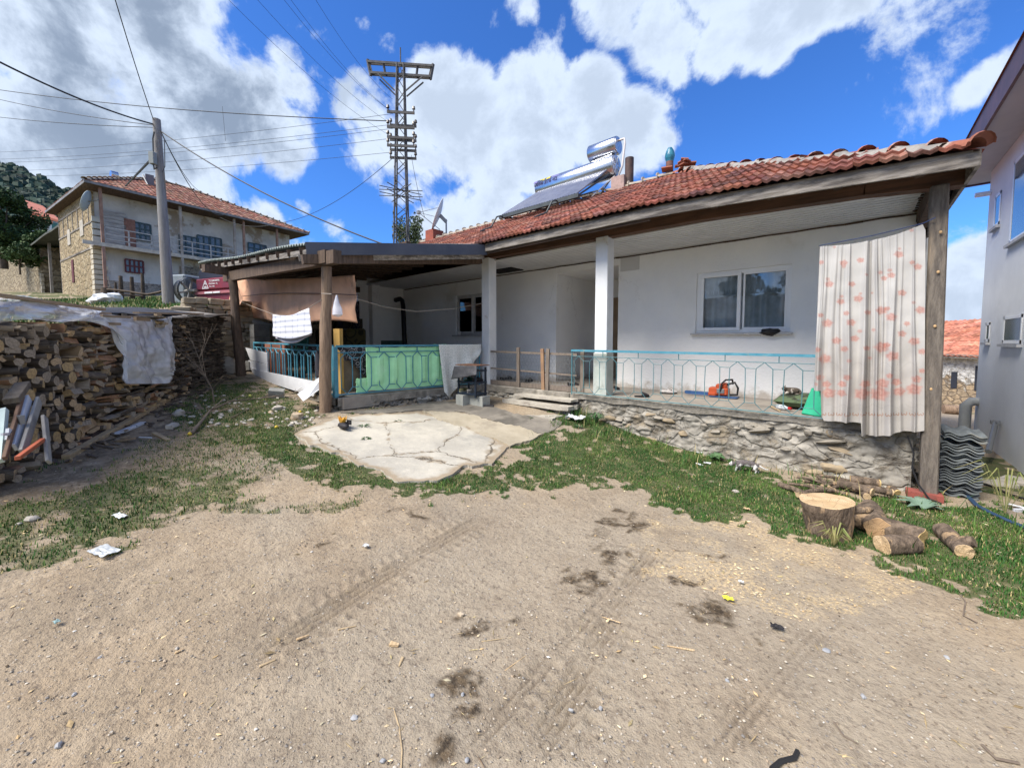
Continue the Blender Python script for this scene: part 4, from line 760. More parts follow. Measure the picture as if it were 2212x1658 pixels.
# chicken wire fence
wf = thing('chicken_wire_fence', 'low fence of thin grey boards and chicken wire at the head of the steps', 'fence', (-5, 6.1, .7)); fw = mat('thin_grey_board', (.22, .18, .15), (.15, .125, .105), 6, .85, .3, 20, stretch=(5, 5, 1))
for x, lean in ((1119, 0), (1173, -.03), (1181, .02), (1257, 0)):
    p = PY(x, 835, 6.1); b = MB(); b.bar((p.x, 6.1, .70), (p.x + lean, 6.1, 1.50 if x != 1119 else 1.52), .075, .03, up=(0, 1, 0)); b.build('fence_post', fw if x != 1173 else mat('brown_stake', (.32, .2, .12), (.24, .15, .1), 6, .85), wf)
for z0, z1, h in ((1.42, 1.40, .04), (1.06, 1.02, .03), (.76, .76, .09)):
    b = MB(); b.bar((-5.98, 6.13, z0), (-3.8, 6.13, z1), .018, h); b.build('fence_rail', fw, wf)
b = MB(); hx = .045; x0, x1, z0, z1 = -5.98, -3.82, .72, 1.4; r_ = 0
y = 6.145
for j in range(int((z1 - z0) / (hx * 1.5)) + 1):
    for i in range(int((x1 - x0) / (hx * 1.732))):
        cx_ = x0 + (i + .5 * (j % 2)) * hx * 1.732 + .03; cz = z0 + j * hx * 1.5
        pts = [Vector((cx_ + hx * math.sin(a * math.pi / 3), y + .006 * mn.noise(Vector((cx_ * 4, cz * 4, 0))), cz + hx * math.cos(a * math.pi / 3))) for a in range(4)]
        for q in range(3): b.bar(pts[q], pts[q + 1], .003, .003)
b.build('wire_mesh', mat('galvanised_wire', (.35, .37, .38), metal=.5, rough=.5), wf)
# terrace end railing cloth etc. come later; solar heater on the roof
# ================================================================ SOLAR WATER HEATER
chrome = mat('polished_steel', (.58, .60, .64), (.48, .50, .54), 4, .26, metal=1)
darkm = mat('dark_frame', (.035, .045, .05), (.06, .07, .07), 5, .5, spec=.4)
sol = thing('solar_water_heater', 'solar water heater with two steel tanks and slanted glass tubes on the tiled roof', 'solar water heater', (-6.4, 9.2, 5.4))
TR_ = PY(1331, 361, 10.0); TL_ = PY(1166, 411, 10.0); TL_.z = (TL_.z + TR_.z) / 2; TR_.z = TL_.z + .02; UT = PY(1335, 314, 10.1)
b = MB(); b.tube([TL_, TL_ + Vector((.02, 0, 0)), TR_ - Vector((.02, 0, 0)), TR_], [.27, .285, .285, .27], 36); tk = b.build('main_tank', chrome, sol, smooth=40)
b = MB(); b.tube([TR_, TR_ + Vector((.012, 0, 0))], .25, 30)
for k in range(8):
    a = k * math.pi / 4; b.bar(TR_ + Vector((.02, math.cos(a) * .08, math.sin(a) * .08)), TR_ + Vector((.02, math.cos(a) * .21, math.sin(a) * .21)), .016, .04)
b.build('end_cap', mat('satin_steel', (.55, .56, .58), metal=.9, rough=.35), tk, smooth=40)
b = MB(); b.tube([UT - Vector((.84, 0, 0)), UT - Vector((.82, 0, 0)), UT - Vector((.02, 0, 0)), UT], [.22, .235, .235, .22], 32); t2 = b.build('upper_tank', chrome, sol, smooth=40)
b = MB(); b.tube([UT, UT + Vector((.012, 0, 0))], .21, 26); b.build('end_cap', MT['satin_steel'], t2, smooth=40)
b = MB(); b.tube([UT + Vector((0, 0, .12)), UT + Vector((.17, 0, .12)), UT + Vector((.19, 0, 0)), UT + Vector((.15, -.05, -.6)), TR_ + Vector((0, 0, -.4))], .03, 8); b.tube([TR_ + Vector((0, -.1, -.3)), (TR_.x - .4, 9.2, 5.3)], .018, 6); b.build('hose', mat('white_hose', (.6, .57, .57), rough=.6), sol, smooth=50)
b = MB(); b.tube([UT + Vector((-.7, -.15, -.30)), UT + Vector((-.1, -.15, -.27))], .035, 10); b.build('small_cylinder', chrome, sol, smooth=50)
FB0, FB1 = PY(1082, 468, 8.3), PY(1246, 425, 8.3); FB0.z = FB1.z = (FB0.z + FB1.z) / 2; b = MB()
for i in range(30):
    u = (i + .7) / 30.4; p = FB0.lerp(FB1, u) + Vector((0, 0, .05)); q = (TL_ + Vector((.1, -.22, -.13))).lerp(TR_ + Vector((-.12, -.22, -.13)), u); b.tube([p, q], .029, 8)
b.build('tube_row', mat('vacuum_tube', (.17, .18, .23), (.22, .23, .28), 3, .12, spec=.9), sol, smooth=50)
b = MB(); b.bar(FB0 - Vector((.05, 0, 0)), FB1 + Vector((.05, 0, 0)), .08, .09); b.build('lower_rail', darkm, sol)
b = MB()
for u in (.04, .5, .96):
    p = FB0.lerp(FB1, u); q = (TL_.lerp(TR_, u)); b.bar(p + Vector((0, .02, -.02)), q + Vector((0, -.2, -.25)), .03, .04); b.bar(q + Vector((0, 0, -.25)), Vector((q.x, 10.1, roofz(q.x, 10.1) - .05)), .035, .035); b.bar(p + Vector((0, 0, -.05)), Vector((q.x, 9.9, 5.45)), .03, .03); b.bar((q.x, 9.3, 5.4), q + Vector((0, -.05, -.3)), .025, .025)
b.bar((TL_.x, 9.0, 5.4), (TR_.x, 9.0, 5.4), .03, .03); b.bar(TR_ + Vector((-.75, 0, .25)), UT + Vector((-.75, 0, -.2)), .05, .05); b.bar(TR_ + Vector((-.1, 0, .25)), UT + Vector((-.1, 0, -.2)), .05, .05)
for x in (-7.6, -5.75): b.tube([(x, 8.28, FB0.z), (x + .03, 8.15, FB0.z - .02), (x + .06, 7.98, FB0.z - .09), (x + .02, 7.8, roofz(x, 7.8) + .05), (x - .1, 7.5, roofz(x, 7.5) + .04)], .022, 6)
b.build('frame', darkm, sol)
def text(body, size, m, name='lettering', parent=None, ext=.002, mat4=None, bend=None):
    cu = bpy.data.curves.new(name, 'FONT'); cu.body = body; cu.size = size; cu.extrude = ext; cu.resolution_u = 2; cu.offset = size * .012
    tmp = bpy.data.objects.new(name, cu); C.objects.link(tmp); dg = bpy.context.evaluated_depsgraph_get(); me = bpy.data.meshes.new_from_object(tmp.evaluated_get(dg)); bpy.data.objects.remove(tmp)
    me.materials.clear(); me.materials.append(m)
    for v in me.vertices: v.co = bend(v.co) if bend else (mat4 @ v.co)
    o = link(name, me, parent, -WL[parent.name] if parent else None); WL[o.name] = Vector(); return o
def ontank(x0, a0, r, slope_=0):
    def fn(co):
        a = a0 - co.y / r; return Vector((x0 + co.x, TL_.y - math.cos(a) * (r + co.z + .002), TL_.z + .01 + math.sin(-a) * (r + co.z + .002) * -1 if False else TL_.z + .01 + math.sin(-a) * (r + co.z + .002)))
    return fn
tb = text('0356 276 42', .17, mat('navy_print', (.04, .04, .12)), parent=tk, bend=ontank(-7.62, -.05, .285))
b = MB()
def band(x0, x1, a0, a1, mi):
    vs = []; n = 6
    for i in range(n + 1):
        a = a0 + (a1 - a0) * i / n
        for x in (x0, x1): vs.append((x, TL_.y - math.cos(a) * .288, TL_.z + math.sin(a) * .288))
    b.add(vs, [(2 * i, 2 * i + 1, 2 * i + 3, 2 * i + 2) for i in range(n)], mi)
for i, (x0, x1, a0, a1, mi) in enumerate([(-7.66, -7.52, .5, .85, 0), (-7.45, -7.36, .75, 1.0, 1), (-7.34, -7.26, .62, 1.0, 1), (-7.2, -7.06, .6, 1.05, 1), (-7.0, -6.72, .6, .98, 0), (-6.66, -6.36, .66, .82, 0), (-6.6, -6.45, .95, 1.1, 0), (-7.66, -6.2, 1.08, 1.13, 0)]): band(x0, x1, a0, a1, mi)
b.build('tank_print', [mat('faded_purple_print', (.16, .15, .33)), mat('yellow_print', (.5, .42, .06))], tk, solid=.002)
# satellite dish by the brick chimney
dish = thing('satellite_dish', 'large white satellite dish seen edge-on beside the red brick chimney', 'satellite dish', (-12.3, 10.4, 5.6)); cen = P(950, 465, 15.4)
ax = (Vector((-.95, .1, .42))).normalized(); ax = (-RT * .93 + FW * -.18 + Vector((0, 0, .36))).normalized()
def dishm(mb, cen, ax, r, dep):
    a = ax.cross(Vector((0, 0, 1))).normalized(); c = ax.cross(a); vs = []
    for i in range(7):
        q = i / 6 * r
        for j in range(28): t = j / 28 * 2 * math.pi; vs.append(cen + a * q * math.cos(t) + c * q * math.sin(t) + ax * dep * (q / r) ** 2)
    mb.add(vs, [(i * 28 + j, i * 28 + (j + 1) % 28, (i + 1) * 28 + (j + 1) % 28, (i + 1) * 28 + j) for i in range(6) for j in range(28)])
b = MB(); dishm(b, cen, ax, .62, .1); b.build('reflector', mat('dish_grey', (.62, .63, .63), rough=.5), dish, smooth=60, solid=.012)
b = MB(); lnb = cen + ax * .85 - Vector((0, 0, .25)); b.tube([cen + Vector((0, 0, .3)), lnb], .012, 5); b.tube([cen - Vector((0, 0, .55)), lnb], .014, 5); b.tube([cen - Vector((0, 0, .1)), lnb], .01, 5); b.box(lnb, (.12, .12, .12)); b.build('feed_arm', mat('grey_steel', (.25, .26, .27), metal=.6, rough=.5), dish)
b = MB(); mm = cen - ax * .25 + Vector((0, 0, -.15)); b.tube([mm + Vector((0, 0, .1)), (mm.x, mm.y, roofz(mm.x, mm.y) - .1)], .03, 8); b.bar(cen, mm, .08, .12); b.build('mast', MT['grey_steel'], dish)
# ================================================================ NEIGHBOUR'S WHITE BUILDING
nbw = mat('pale_render', (.78, .80, .82), (.71, .73, .755), 1.4, .9, .15, 50, c3=(.55, .56, .57), s3=.6, t3=(.6, .8))
nb = thing('neighbour_building', 'tall pale rendered building at the right edge with a wide soffit', 'building', (3.5, 7, 0))
b = MB(); wx = 1.6; b.bx(wx, 9, 2.6, 10.5, -.6, 4.52); b.build('wall', nbw, nb)
b = MB(); b.bx(1.2, 9.3, 2.2, 11.1, 4.50, 4.56); sf = b.build('soffit', mat('soffit_grey', (.52, .53, .55), (.46, .47, .5), 2, .8), nb)
b = MB(); b.bx(1.17, 1.2, 2.2, 11.1, 4.47, 4.78); b.bx(1.2, 9.3, 11.1, 11.13, 4.47, 4.78); b.build('fascia', mat('brown_fascia', (.14, .08, .085), (.1, .06, .065), 3, .5), nb)
b = MB(); b.add([(1.15, 2.1, 4.785), (9.4, 2.1, 4.785), (9.4, 11.2, 4.785), (1.15, 11.2, 4.785), (5.2, 6, 6.6), (5.2, 7.5, 6.6)], [(0, 1, 4), (1, 2, 5, 4), (2, 3, 5), (3, 0, 4, 5), (3, 2, 1, 0)]); b.build('roof', mat('dark_roof', (.2, .08, .06)), nb)
def nbwin(x0, y0, x1, y1, sillx=None):
    a = PX(x0, y0, wx); c = PX(x1, y1, wx); Y0, Y1 = min(a.y, c.y), max(a.y, c.y); Z0, Z1 = min(a.z, c.z), max(a.z, c.z)
    b = MB(); b.bx(wx - .004, wx + .02, Y0 + .0, Y1, Z0, Z1); w_ = b.build('window', mat('window_reveal', (.5, .51, .53)), nb)
    b = MB(); t = .045
    b.bx(wx - .006, wx - .012, Y0, Y1, Z0, Z0 + t); b.bx(wx - .006, wx - .012, Y0, Y1, Z1 - t, Z1); b.bx(wx - .006, wx - .012, Y0, Y0 + t, Z0, Z1); b.bx(wx - .006, wx - .012, Y1 - t, Y1, Z0, Z1); b.build('frame', pvc, w_)
    b = MB(); b.bx(wx - .007, wx - .005, Y0 + t, Y1 - t, Z0 + t, Z1 - t); b.build('pane', mat('dim_glass', (.10, .13, .15), rough=.06, spec=1), w_)
    b = MB(); b.bx(wx - .05, wx, Y0 - .04, Y1 + .05, Z0 - .05, Z0 - .01); b.build('sill', MT['grey_sill'], w_)
nbwin(2193, 350, 2240, 490); nbwin(2151, 424, 2159, 484); nbwin(2131, 697, 2137, 738); nbwin(2170, 684, 2206, 742)
b = MB(); p = PX(2140, 417, wx); b.tube([p, p + Vector((-.18, 0, 0))], .04, 10); b.build('overflow_pipe', pvc, nb, smooth=50)
gp = mat('grey_pipe', (.36, .38, .39), (.3, .32, .33), 6, .6)
p = PX(2097, 870, 1.52); b = MB(); z0 = g1(1.5, p.y); b.tube([(1.6, p.y, p.z + .03), (1.53, p.y, p.z + .03), (1.46, p.y, p.z - .05), (1.46, p.y, z0 - .05)], .075, 12); dp = b.build('drain_pipe', gp, None, smooth=50); setp(dp, 'stubby grey elbow drain pipe at the far corner of the pale building', 'pipe')
p = PX(2150, 912, 1.55); q = PX(2134, 975, 1.35); b = MB(); b.tube([p, q], .03, 8); b.bar(p + Vector((0, -.14, 0)), p + Vector((0, .1, 0)), .03, .04); b.bar(p + Vector((.04, .0, 0)), p + Vector((-.05, 0, 0)), .05, .05); dp = b.build('tap_pipe', MT['grey_steel'], None); setp(dp, 'leaning grey metal pipe with a tap bracket on the pale wall', 'pipe')
# ================================================================ SMALL HOUSE BEYOND THE GAP
sh = thing('small_stone_house', 'small half-plastered stone house with red tiles seen through the gap', 'house', P(2075, 890, 17.7))
O = P(2030, 885, 18.5); O2 = P(2125, 893, 16.6); dv = (O2 - O); dv.z = 0; bk = Vector((-dv.y, dv.x, 0)).normalized(); zt = P(2075, 768, 17.6).z; zb = O.z - 1
smt = stonemat('half_plastered_stone', (.38, .29, .19), (.3, .24, .17), (.2, .16, .12), (2.6, 2.6, 4.5), .1, .8, plaster=(.62, .61, .58), pt=(.46, .54), ps=1.6, zfade=(O.z + .3, zt))
a = O - dv.normalized() * 4; c = O2 + dv.normalized() * 3; b = MB(); b.prism([(a.x, a.y, zb), (c.x, c.y, zb), (c.x, c.y, zt), (a.x, a.y, zt)], bk * 6); b.build('wall', smt, sh)
n = -bk; wv = lambda x, y: PL(x, y, O + n * .03, n); b = MB(); b.prism([wv(2052, 838), wv(2065, 838), wv(2066, 803), wv(2054, 803)], n * -.02); b.build('window', mat('dark_shutter', (.03, .035, .05)), sh)
b = MB(); b.prism([wv(2103, 843), wv(2108, 843), wv(2110, 790), wv(2106, 790)], n * -.02); b.build('door', MT['dark_shutter'], sh)
dd = dv.normalized(); e0 = a - bk * .4 + Vector((0, 0, zt - a.z)); Lr = (c - a).length; up = math.sin(.42); co_ = math.cos(.42)
rt = tiles('roof', sh, (e0.x, e0.y, zt - .02), dd, (bk.x * co_, bk.y * co_, up), (-bk.x * up, -bk.y * up, co_), int(Lr / .5), 8, .5, .55, lambda p: True, [(.40, .15, .10), (.46, .19, .13), (.33, .13, .09)], tilem, amp=.03, seed=8)
b = MB(); b.prism([e0, e0 + dd * Lr, e0 + dd * Lr + bk * .0 + Vector((0, 0, .06)), e0 + Vector((0, 0, .06))], bk * .08); b.prism([e0 + Vector((0, 0, -.1)), e0 + dd * Lr + Vector((0, 0, -.1)), e0 + dd * Lr + bk * 4 * co_ + Vector((0, 0, 4 * up - .1)), e0 + bk * 4 * co_ + Vector((0, 0, 4 * up - .1))], (0, 0, .06)); b.build('eave_board', oldwood, rt)
q = P(2030, 735, 30); b = MB(); b.add([q + Vector((-3, 0, 0)), q + RT * 2.0, q + RT * 1 + Vector((-1, 2, .6)), q + Vector((-3, 2, .6)), q + Vector((-3, 0, -6)), q + RT * 2.0 + Vector((0, 0, -6))], [(0, 1, 2, 3), (4, 5, 1, 0)]); fr = b.build('far_roof', cm, None, solid=.15); setp(fr, 'far red roof edge just above the small stone house', 'roof')
lg = PG(2036, 893); lg2 = PG(2092, 897); b = MB(); b.tube([lg + Vector((0, 0, .15)), lg2 + Vector((0, 0, .15))], .16, 10); o = b.build('fallen_log', logm, None, smooth=50); setp(o, 'pale log lying across the gap before the small stone house', 'log')
# ================================================================ OLD TWO STOREY HOUSE
Uv = (RT * .531 + FW * .847); Vv = (-RT * .847 + FW * .531); OB = P(214, 640, 21.5); zG = OB.z
def LO(u, v, z): return Vector((OB.x, OB.y, 0)) + Uv * u + Vv * v + Vector((0, 0, zG + z))
def LI(x, y, v=0.0):
    p = PL(x, y, LO(0, v, 0), Vv); d = p - OB; return d.dot(Uv), p.z - zG
def LIs(x, y, u=0.0):
    p = PL(x, y, LO(u, 0, 0), Uv); d = p - OB; return d.dot(Vv), p.z - zG
oh = thing('old_village_house', 'old two storey house with stone side, worn white front and long balcony', 'house', LO(5, 3.5, 0))
stn = stonemat('yellow_rubble', (.36, .28, .17), (.28, .22, .14), (.30, .23, .145), (1.6, 1.6, 2.6), .14, .9, plaster=(.35, .285, .185), pt=(.42, .58), ps=1.1)
wwp = mat('flaking_whitewash', (.58, .565, .55), (.44, .43, .415), 1.1, .9, .3, 12, c3=(.30, .25, .20), s3=.6, t3=(.55, .62))
UL, VL, HT = 10.4, 7.2, 5.75
def obox(mb, u0, u1, v0, v1, z0, z1, mi=0):
    vs = [LO(u, v, z) for z in (z0, z1) for u, v in ((u0, v0), (u1, v0), (u1, v1), (u0, v1))]; mb.add(vs, [(0, 3, 2, 1), (4, 5, 6, 7), (0, 1, 5, 4), (1, 2, 6, 5), (2, 3, 7, 6), (3, 0, 4, 7)], mi)
b = MB(); obox(b, .0, UL, .02, VL, -1, HT); b.build('front_wall', wwp, oh)
b = MB(); obox(b, -.12, -.003, -.05, VL + .02, -1, HT - .05); obox(b, -.12, .25, -.06, .015, -1, 2.6); b.build('stone_side_wall', stn, oh)
b = MB(); 
for z in (5.0, 3.9, 2.55): obox(b, -.15, -.11, -.06, VL, z, z + .09)
for v in np.arange(.4, VL, 1.1): obox(b, -.145, -.11, v, v + .1, 3.95, 5.0)
b.build('wall_timber', oldwood, oh)
b = MB()
for k in range(10):
    z = .1 + k * .27; s = .3 + .12 * (k % 2); obox(b, -.16, .30 + .1 * (k % 2), -.11, s, z, z + .22)
b.build('corner_stone', mat('pale_corner_stone', (.55, .5, .4), (.42, .37, .29), 2, .9, .4, 8), oh)
b = MB()
for k, z in enumerate((2.9, 3.25, 3.6, 3.95)): obox(b, -.13, .35, -.13, -.05, z, z + .28)
b.build('corner_block', mat('grey_block', (.50, .50, .46), (.4, .39, .35), 3, .9), oh)
def orect(mb, x0, y0, x1, y1, v, t=.05, mi=0):
    u0, z0 = LI(x0, y1, v); u1, z1 = LI(x1, y0, v); u0b, z1b = LI(x0, y0, v); obox(mb, u0, u1, v - t, v, z0, z1b, mi)
    return u0, u1, z0, z1b
dkg = mat('dark_teal_frame', (.03, .06, .075), (.05, .085, .1), 8, .5); dgl = mat('old_glass', (.05, .06, .07), (.12, .13, .13), 3, .15, spec=.8)
def owin(x0, y0, x1, y1, nx, nz, fmat=dkg, v=0.0):
    b = MB(); u0, u1, z0, z1 = orect(b, x0, y0, x1, y1, v, .03); w_ = b.build('window', dgl, oh); b = MB(); t = .07
    for i in range(nx + 1): u = u0 + (u1 - u0) * i / nx; obox(b, u - t / 2, u + t / 2, v - .07, v - .031, z0, z1)
    for j in range(nz + 1): z = z0 + (z1 - z0) * j / nz; obox(b, u0, u1, v - .066, v - .031, z - t / 2, z + t / 2)
    b.build('frame', fmat, w_)
owin(291, 480, 324, 517, 3, 3); owin(388, 508, 427, 545, 3, 2); owin(427, 508, 453, 558, 2, 3); owin(453, 512, 477, 553, 2, 2); owin(536, 524, 574, 545, 3, 2); owin(271, 560, 308, 587, 4, 2, mat('maroon_frame', (.12, .04, .05)))
b = MB(); orect(b, 270, 472, 291, 531, -.05, .04); b.build('shutter', mat('reddish_shutter', (.26, .14, .11), (.2, .1, .08), 6, .8), oh)
b = MB(); orect(b, 391, 575, 432, 640, -.01, .04); b.build('garage_boards', oldwood, oh)
b = MB(); n_ = 9
for k in range(n_):
    y0 = 452 + k * 8.6; orect(b, 217, y0, 271, y0 + 8.2, -.05 - .01 * (k % 2), .03)
b.build('wood_siding', mat('silver_boards', (.40, .40, .40), (.26, .25, .25), 2, .85, .3, 12, stretch=(1, 1, 6)), oh)
for x0, y0, x1, y1 in ((145, 498, 153, 528), (172, 478, 181, 508)):
    v0, z0 = LIs(x1, y1, -.14); v1, z1 = LIs(x0, y0, -.14); b = MB(); obox(b, -.16, -.13, v0, v1, z0, z1); w_ = b.build('side_window', mat('boarded_window', (.48, .44, .38), (.36, .33, .28), 4, .8), oh)
v0, z0 = LIs(161, 609, -.14); v1, z1 = LIs(154, 562, -.14); b = MB(); obox(b, -.16, -.12, v0, v1, z0, z1); b.build('side_door', MT['maroon_frame'], oh)
wt = mat('balcony_wood', (.36, .33, .31), (.24, .21, .19), 3, .85, .2, 10)
b = MB(); obox(b, -.2, UL - .4, -1.0, .0, 2.62, 2.70); bl = b.build('balcony_floor', wt, oh); b = MB(); obox(b, -.7, UL - .4, -1.06, -1.0, 2.55, 2.74); b.build('balcony_beam', mat('pale_beam', (.5, .47, .42), (.36, .33, .3), 4, .85), bl)
b = MB()
for z in (2.95, 3.2, 3.55): obox(b, .05, UL - .4, -1.03, -.99, z, z + .05)
for u in np.arange(.1, UL - .4, .95): obox(b, u, u + .06, -1.03, -.98, 2.7, 3.6)
b.build('balcony_rail', mat('grey_rail', (.42, .42, .43), (.3, .3, .31), 5, .7), bl)
for u, z0, red in ((.0, -.2, 1), (3.35, -.2, 0), (6.2, 2.7, 0), (6.75, 2.7, 1), (8.9, 2.7, 1)):
    b = MB(); obox(b, u, u + .12, -1.05, -.93, z0, HT); b.build('post', mat('red_post', (.30, .19, .15), (.22, .13, .1), 5, .8) if red else wt, oh)
# hip roof, tiled
ov = .75; eu0, eu1, ev0, ev1 = -.55, UL + .75, -1.35, VL + .55; ze = HT - .05; apex0, apex1 = 3.6, 5.2; vmid = (ev0 + ev1) / 2; zr = ze + 2.35
rise = (zr - ze); oroof = None
old_t = [(.27, .115, .08), (.31, .15, .11), (.22, .10, .075), (.35, .20, .15), (.27, .155, .115)]
b = MB(); q = [LO(eu0, ev0, ze), LO(eu1, ev0, ze), LO(eu1, ev1, ze), LO(eu0, ev1, ze), LO(apex0, vmid, zr), LO(apex1, vmid, zr)]
b.add([p - Vector((0, 0, .04)) for p in q], [(0, 1, 5, 4), (1, 2, 5), (2, 3, 4, 5), (3, 0, 4)]); b.add([p - Vector((0, 0, .14)) for p in q[:4]], [(0, 1, 2, 3)]); oroof = b.build('roof', darkwood, oh)
dn_ = Vector(LO(0, vmid, zr) - LO(0, ev0, ze)); ln = dn_.length; dn_ = dn_ / ln; nrm_ = Uv.cross(dn_).normalized()
def clipf(p):
    d = Vector(p) - LO(0, 0, 0); u = d.dot(Uv); v = d.dot(Vv); s = (v - ev0) / (vmid - ev0); return eu0 + (apex0 - eu0) * s - .1 < u < eu1 - (eu1 - apex1) * s + .1
tiles('front_tiles', oroof, LO(eu0, ev0, ze), Uv, dn_, nrm_, int((eu1 - eu0) / .24), int(ln / .34), .24, .34, clipf, old_t, tilem, sub=4, seed=3)
dn2 = Vector(LO(apex0, 0, zr) - LO(eu0, 0, ze)); ln2 = dn2.length; dn2 /= ln2
def clips(p):
    d = Vector(p) - LO(0, 0, 0); u = d.dot(Uv); v = d.dot(Vv); s = (u - eu0) / (apex0 - eu0); return ev0 + (vmid - ev0) * s < v < ev1 - (ev1 - vmid) * s
tiles('side_tiles', oroof, LO(eu0, ev0, ze), Vv, dn2, Vv.cross(dn2) * -1, int((ev1 - ev0) / .24), int(ln2 / .34), .24, .34, clips, old_t, tilem, sub=4, seed=5)
for i_, (a, c) in enumerate(((LO(eu0, ev0, ze), LO(apex0, vmid, zr)), (LO(eu1, ev0, ze), LO(apex1, vmid, zr)), (LO(apex0, vmid, zr), LO(apex1, vmid, zr)))):
    caps(a + Vector((0, 0, .03)), c + Vector((0, 0, .03)), int((c - a).length / .4), .1, .015).build('ridge_cap', MT['mortared_ridge'], oroof, smooth=40)
b = MB(); b.bar(LO(eu0, ev0, ze - .06), LO(eu1, ev0, ze - .06), .04, .14); b.bar(LO(eu0, ev0, ze - .06), LO(eu0, ev1, ze - .06), .04, .14); b.build('fascia_board', mat('grey_fascia', (.25, .25, .27), (.16, .16, .17), 3, .8), oroof)
chp = P(323, 384, 24.5); b = MB(); b.bar(chp + Vector((0, 0, -1.4)), chp + Vector((-.1, 0, .15)), .38, .38); b.build('chimney', mat('soot_chimney', (.15, .14, .16)), oroof)
chp = P(277, 403, 24); b = MB(); b.bar(chp + Vector((0, 0, -1)), chp + Vector((0, 0, .1)), .3, .3); b.build('chimney', MT['soot_chimney'], oroof)
b = MB(); p = P(308, 378, 24.3); b.tube([p, P(319, 399, 24.2)], .04, 5); b.build('roof_rod', MT['grey_steel'], oroof)
d2 = thing('satellite_dish', 'grey satellite dish under the eave corner of the old two storey house', 'satellite dish', P(196, 440, 20.7)); cc_ = P(191, 436, 20.7)
b = MB(); dishm(b, cc_, (-RT * .8 + -FW * .5 + Vector((0, 0, .3))).normalized(), .55, .1); b.build('reflector', mat('dish_blue_grey', (.38, .44, .46), rough=.5), d2, smooth=60, solid=.02)
b = MB(); b.tube([cc_, cc_ + RT * .5 + Vector((0, 0, .1))], .03, 6); b.build('bracket', MT['grey_steel'], d2)
# rooftop heater of the old house
s2_ = thing('solar_water_heater', 'small chrome solar water heater on the ridge of the old two storey house', 'solar water heater', P(242, 410, 23)); c2 = P(245, 393, 23)
b = MB(); b.tube([c2 - Vv * .15 + Vector((0, 0, -.05)), c2 + Vv * .15 + Uv * .35 + Vector((0, 0, -.05))], .27, 14); b.build('tank', chrome, s2_, smooth=40)
b = MB(); b.tube([c2 - Uv * .1 + Vector((-.05, 0, .42)), c2 + Uv * .2 + Vector((-.05, 0, .42))], .2, 14); b.build('upper_tank', chrome, s2_, smooth=40)
b = MB(); pa = P(228, 414, 22.3); b.prism([c2 - Uv * .3 + Vector((0, 0, -.1)), c2 + Uv * .3 + Vector((0, 0, -.1)), pa + Uv * .3 + Vector((0, 0, -.1)), pa - Uv * .3 + Vector((0, 0, -.1))], (0, 0, .05)); b.bar(c2 + Vector((0, 0, -.8)), c2 + Vector((0, 0, .3)), .05, .05); b.build('collector', darkm, s2_)
# ---------------------------------------------------------------- barn, planks, stick fence
bn = thing('stone_barn', 'low rubble stone barn with sagging dark roof left of the old house', 'barn', LO(-.5, 11, 0))
bst = stonemat('barn_stone', (.36, .30, .21), (.28, .23, .16), (.2, .16, .11), (1.3, 1.3, 2.4), .12, .9)
def BQ(x, y): v, z = LIs(x, y, .6); return v, z
v1, zt1 = BQ(86, 530); v2, zt2 = BQ(-60, 548); b = MB()
b.add([LO(.6, v1, -1.2), LO(.6, v2, -1.2), LO(.6, v2, zt2), LO(.6, v1, zt1 - .1), LO(5, v1, -1.2), LO(5, v1, zt1 + .3), LO(5, v2, zt2 + .3)], [(0, 1, 2, 3), (0, 3, 5, 4), (3, 2, 6, 5)]); b.build('wall', bst, bn)
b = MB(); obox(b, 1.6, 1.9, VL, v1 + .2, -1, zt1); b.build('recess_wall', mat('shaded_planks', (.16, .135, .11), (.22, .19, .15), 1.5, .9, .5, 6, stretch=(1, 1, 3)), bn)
b = MB()
for k in range(9):
    z = .05 + k * .32; obox(b, .5, .66, v1 - .25 - .12 * (k % 2), v1 + .02, z, z + .27)
b.build('quoin', MT['pale_corner_stone'], bn)
for x in (101, 127):
    v, z = BQ(x, 560); b = MB(); obox(b, .7, .85, v, v + .16, -.6, zt1 - .05); b.build('post', wt, bn)
b = MB(); vs = []
vr = np.linspace(VL, v2, 30)
for v in vr:
    t = (v - VL) / (v2 - VL); z = 3.35 - 1.0 * t ** .7 + .06 * mn.noise(Vector((v * 1.5, 0, 0))); z = np.interp(v, [VL, v1, v2], [zt1 + .12, zt1 + .0, zt2 + .05]) + .06 * mn.noise(Vector((v * 1.7, 0, 0)))
    vs += [LO(.15, v, z), LO(3.0, v, z + .35), LO(.15, v, z - .12)]
b.add(vs, [(i * 3, i * 3 + 3, i * 3 + 4, i * 3 + 1) for i in range(29)] + [(i * 3 + 2, i * 3 + 5, i * 3 + 3, i * 3) for i in range(29)]); b.build('roof', mat('dark_mossy_roof', (.06, .065, .06), (.1, .105, .09), 3, .9), bn, solid=.05)
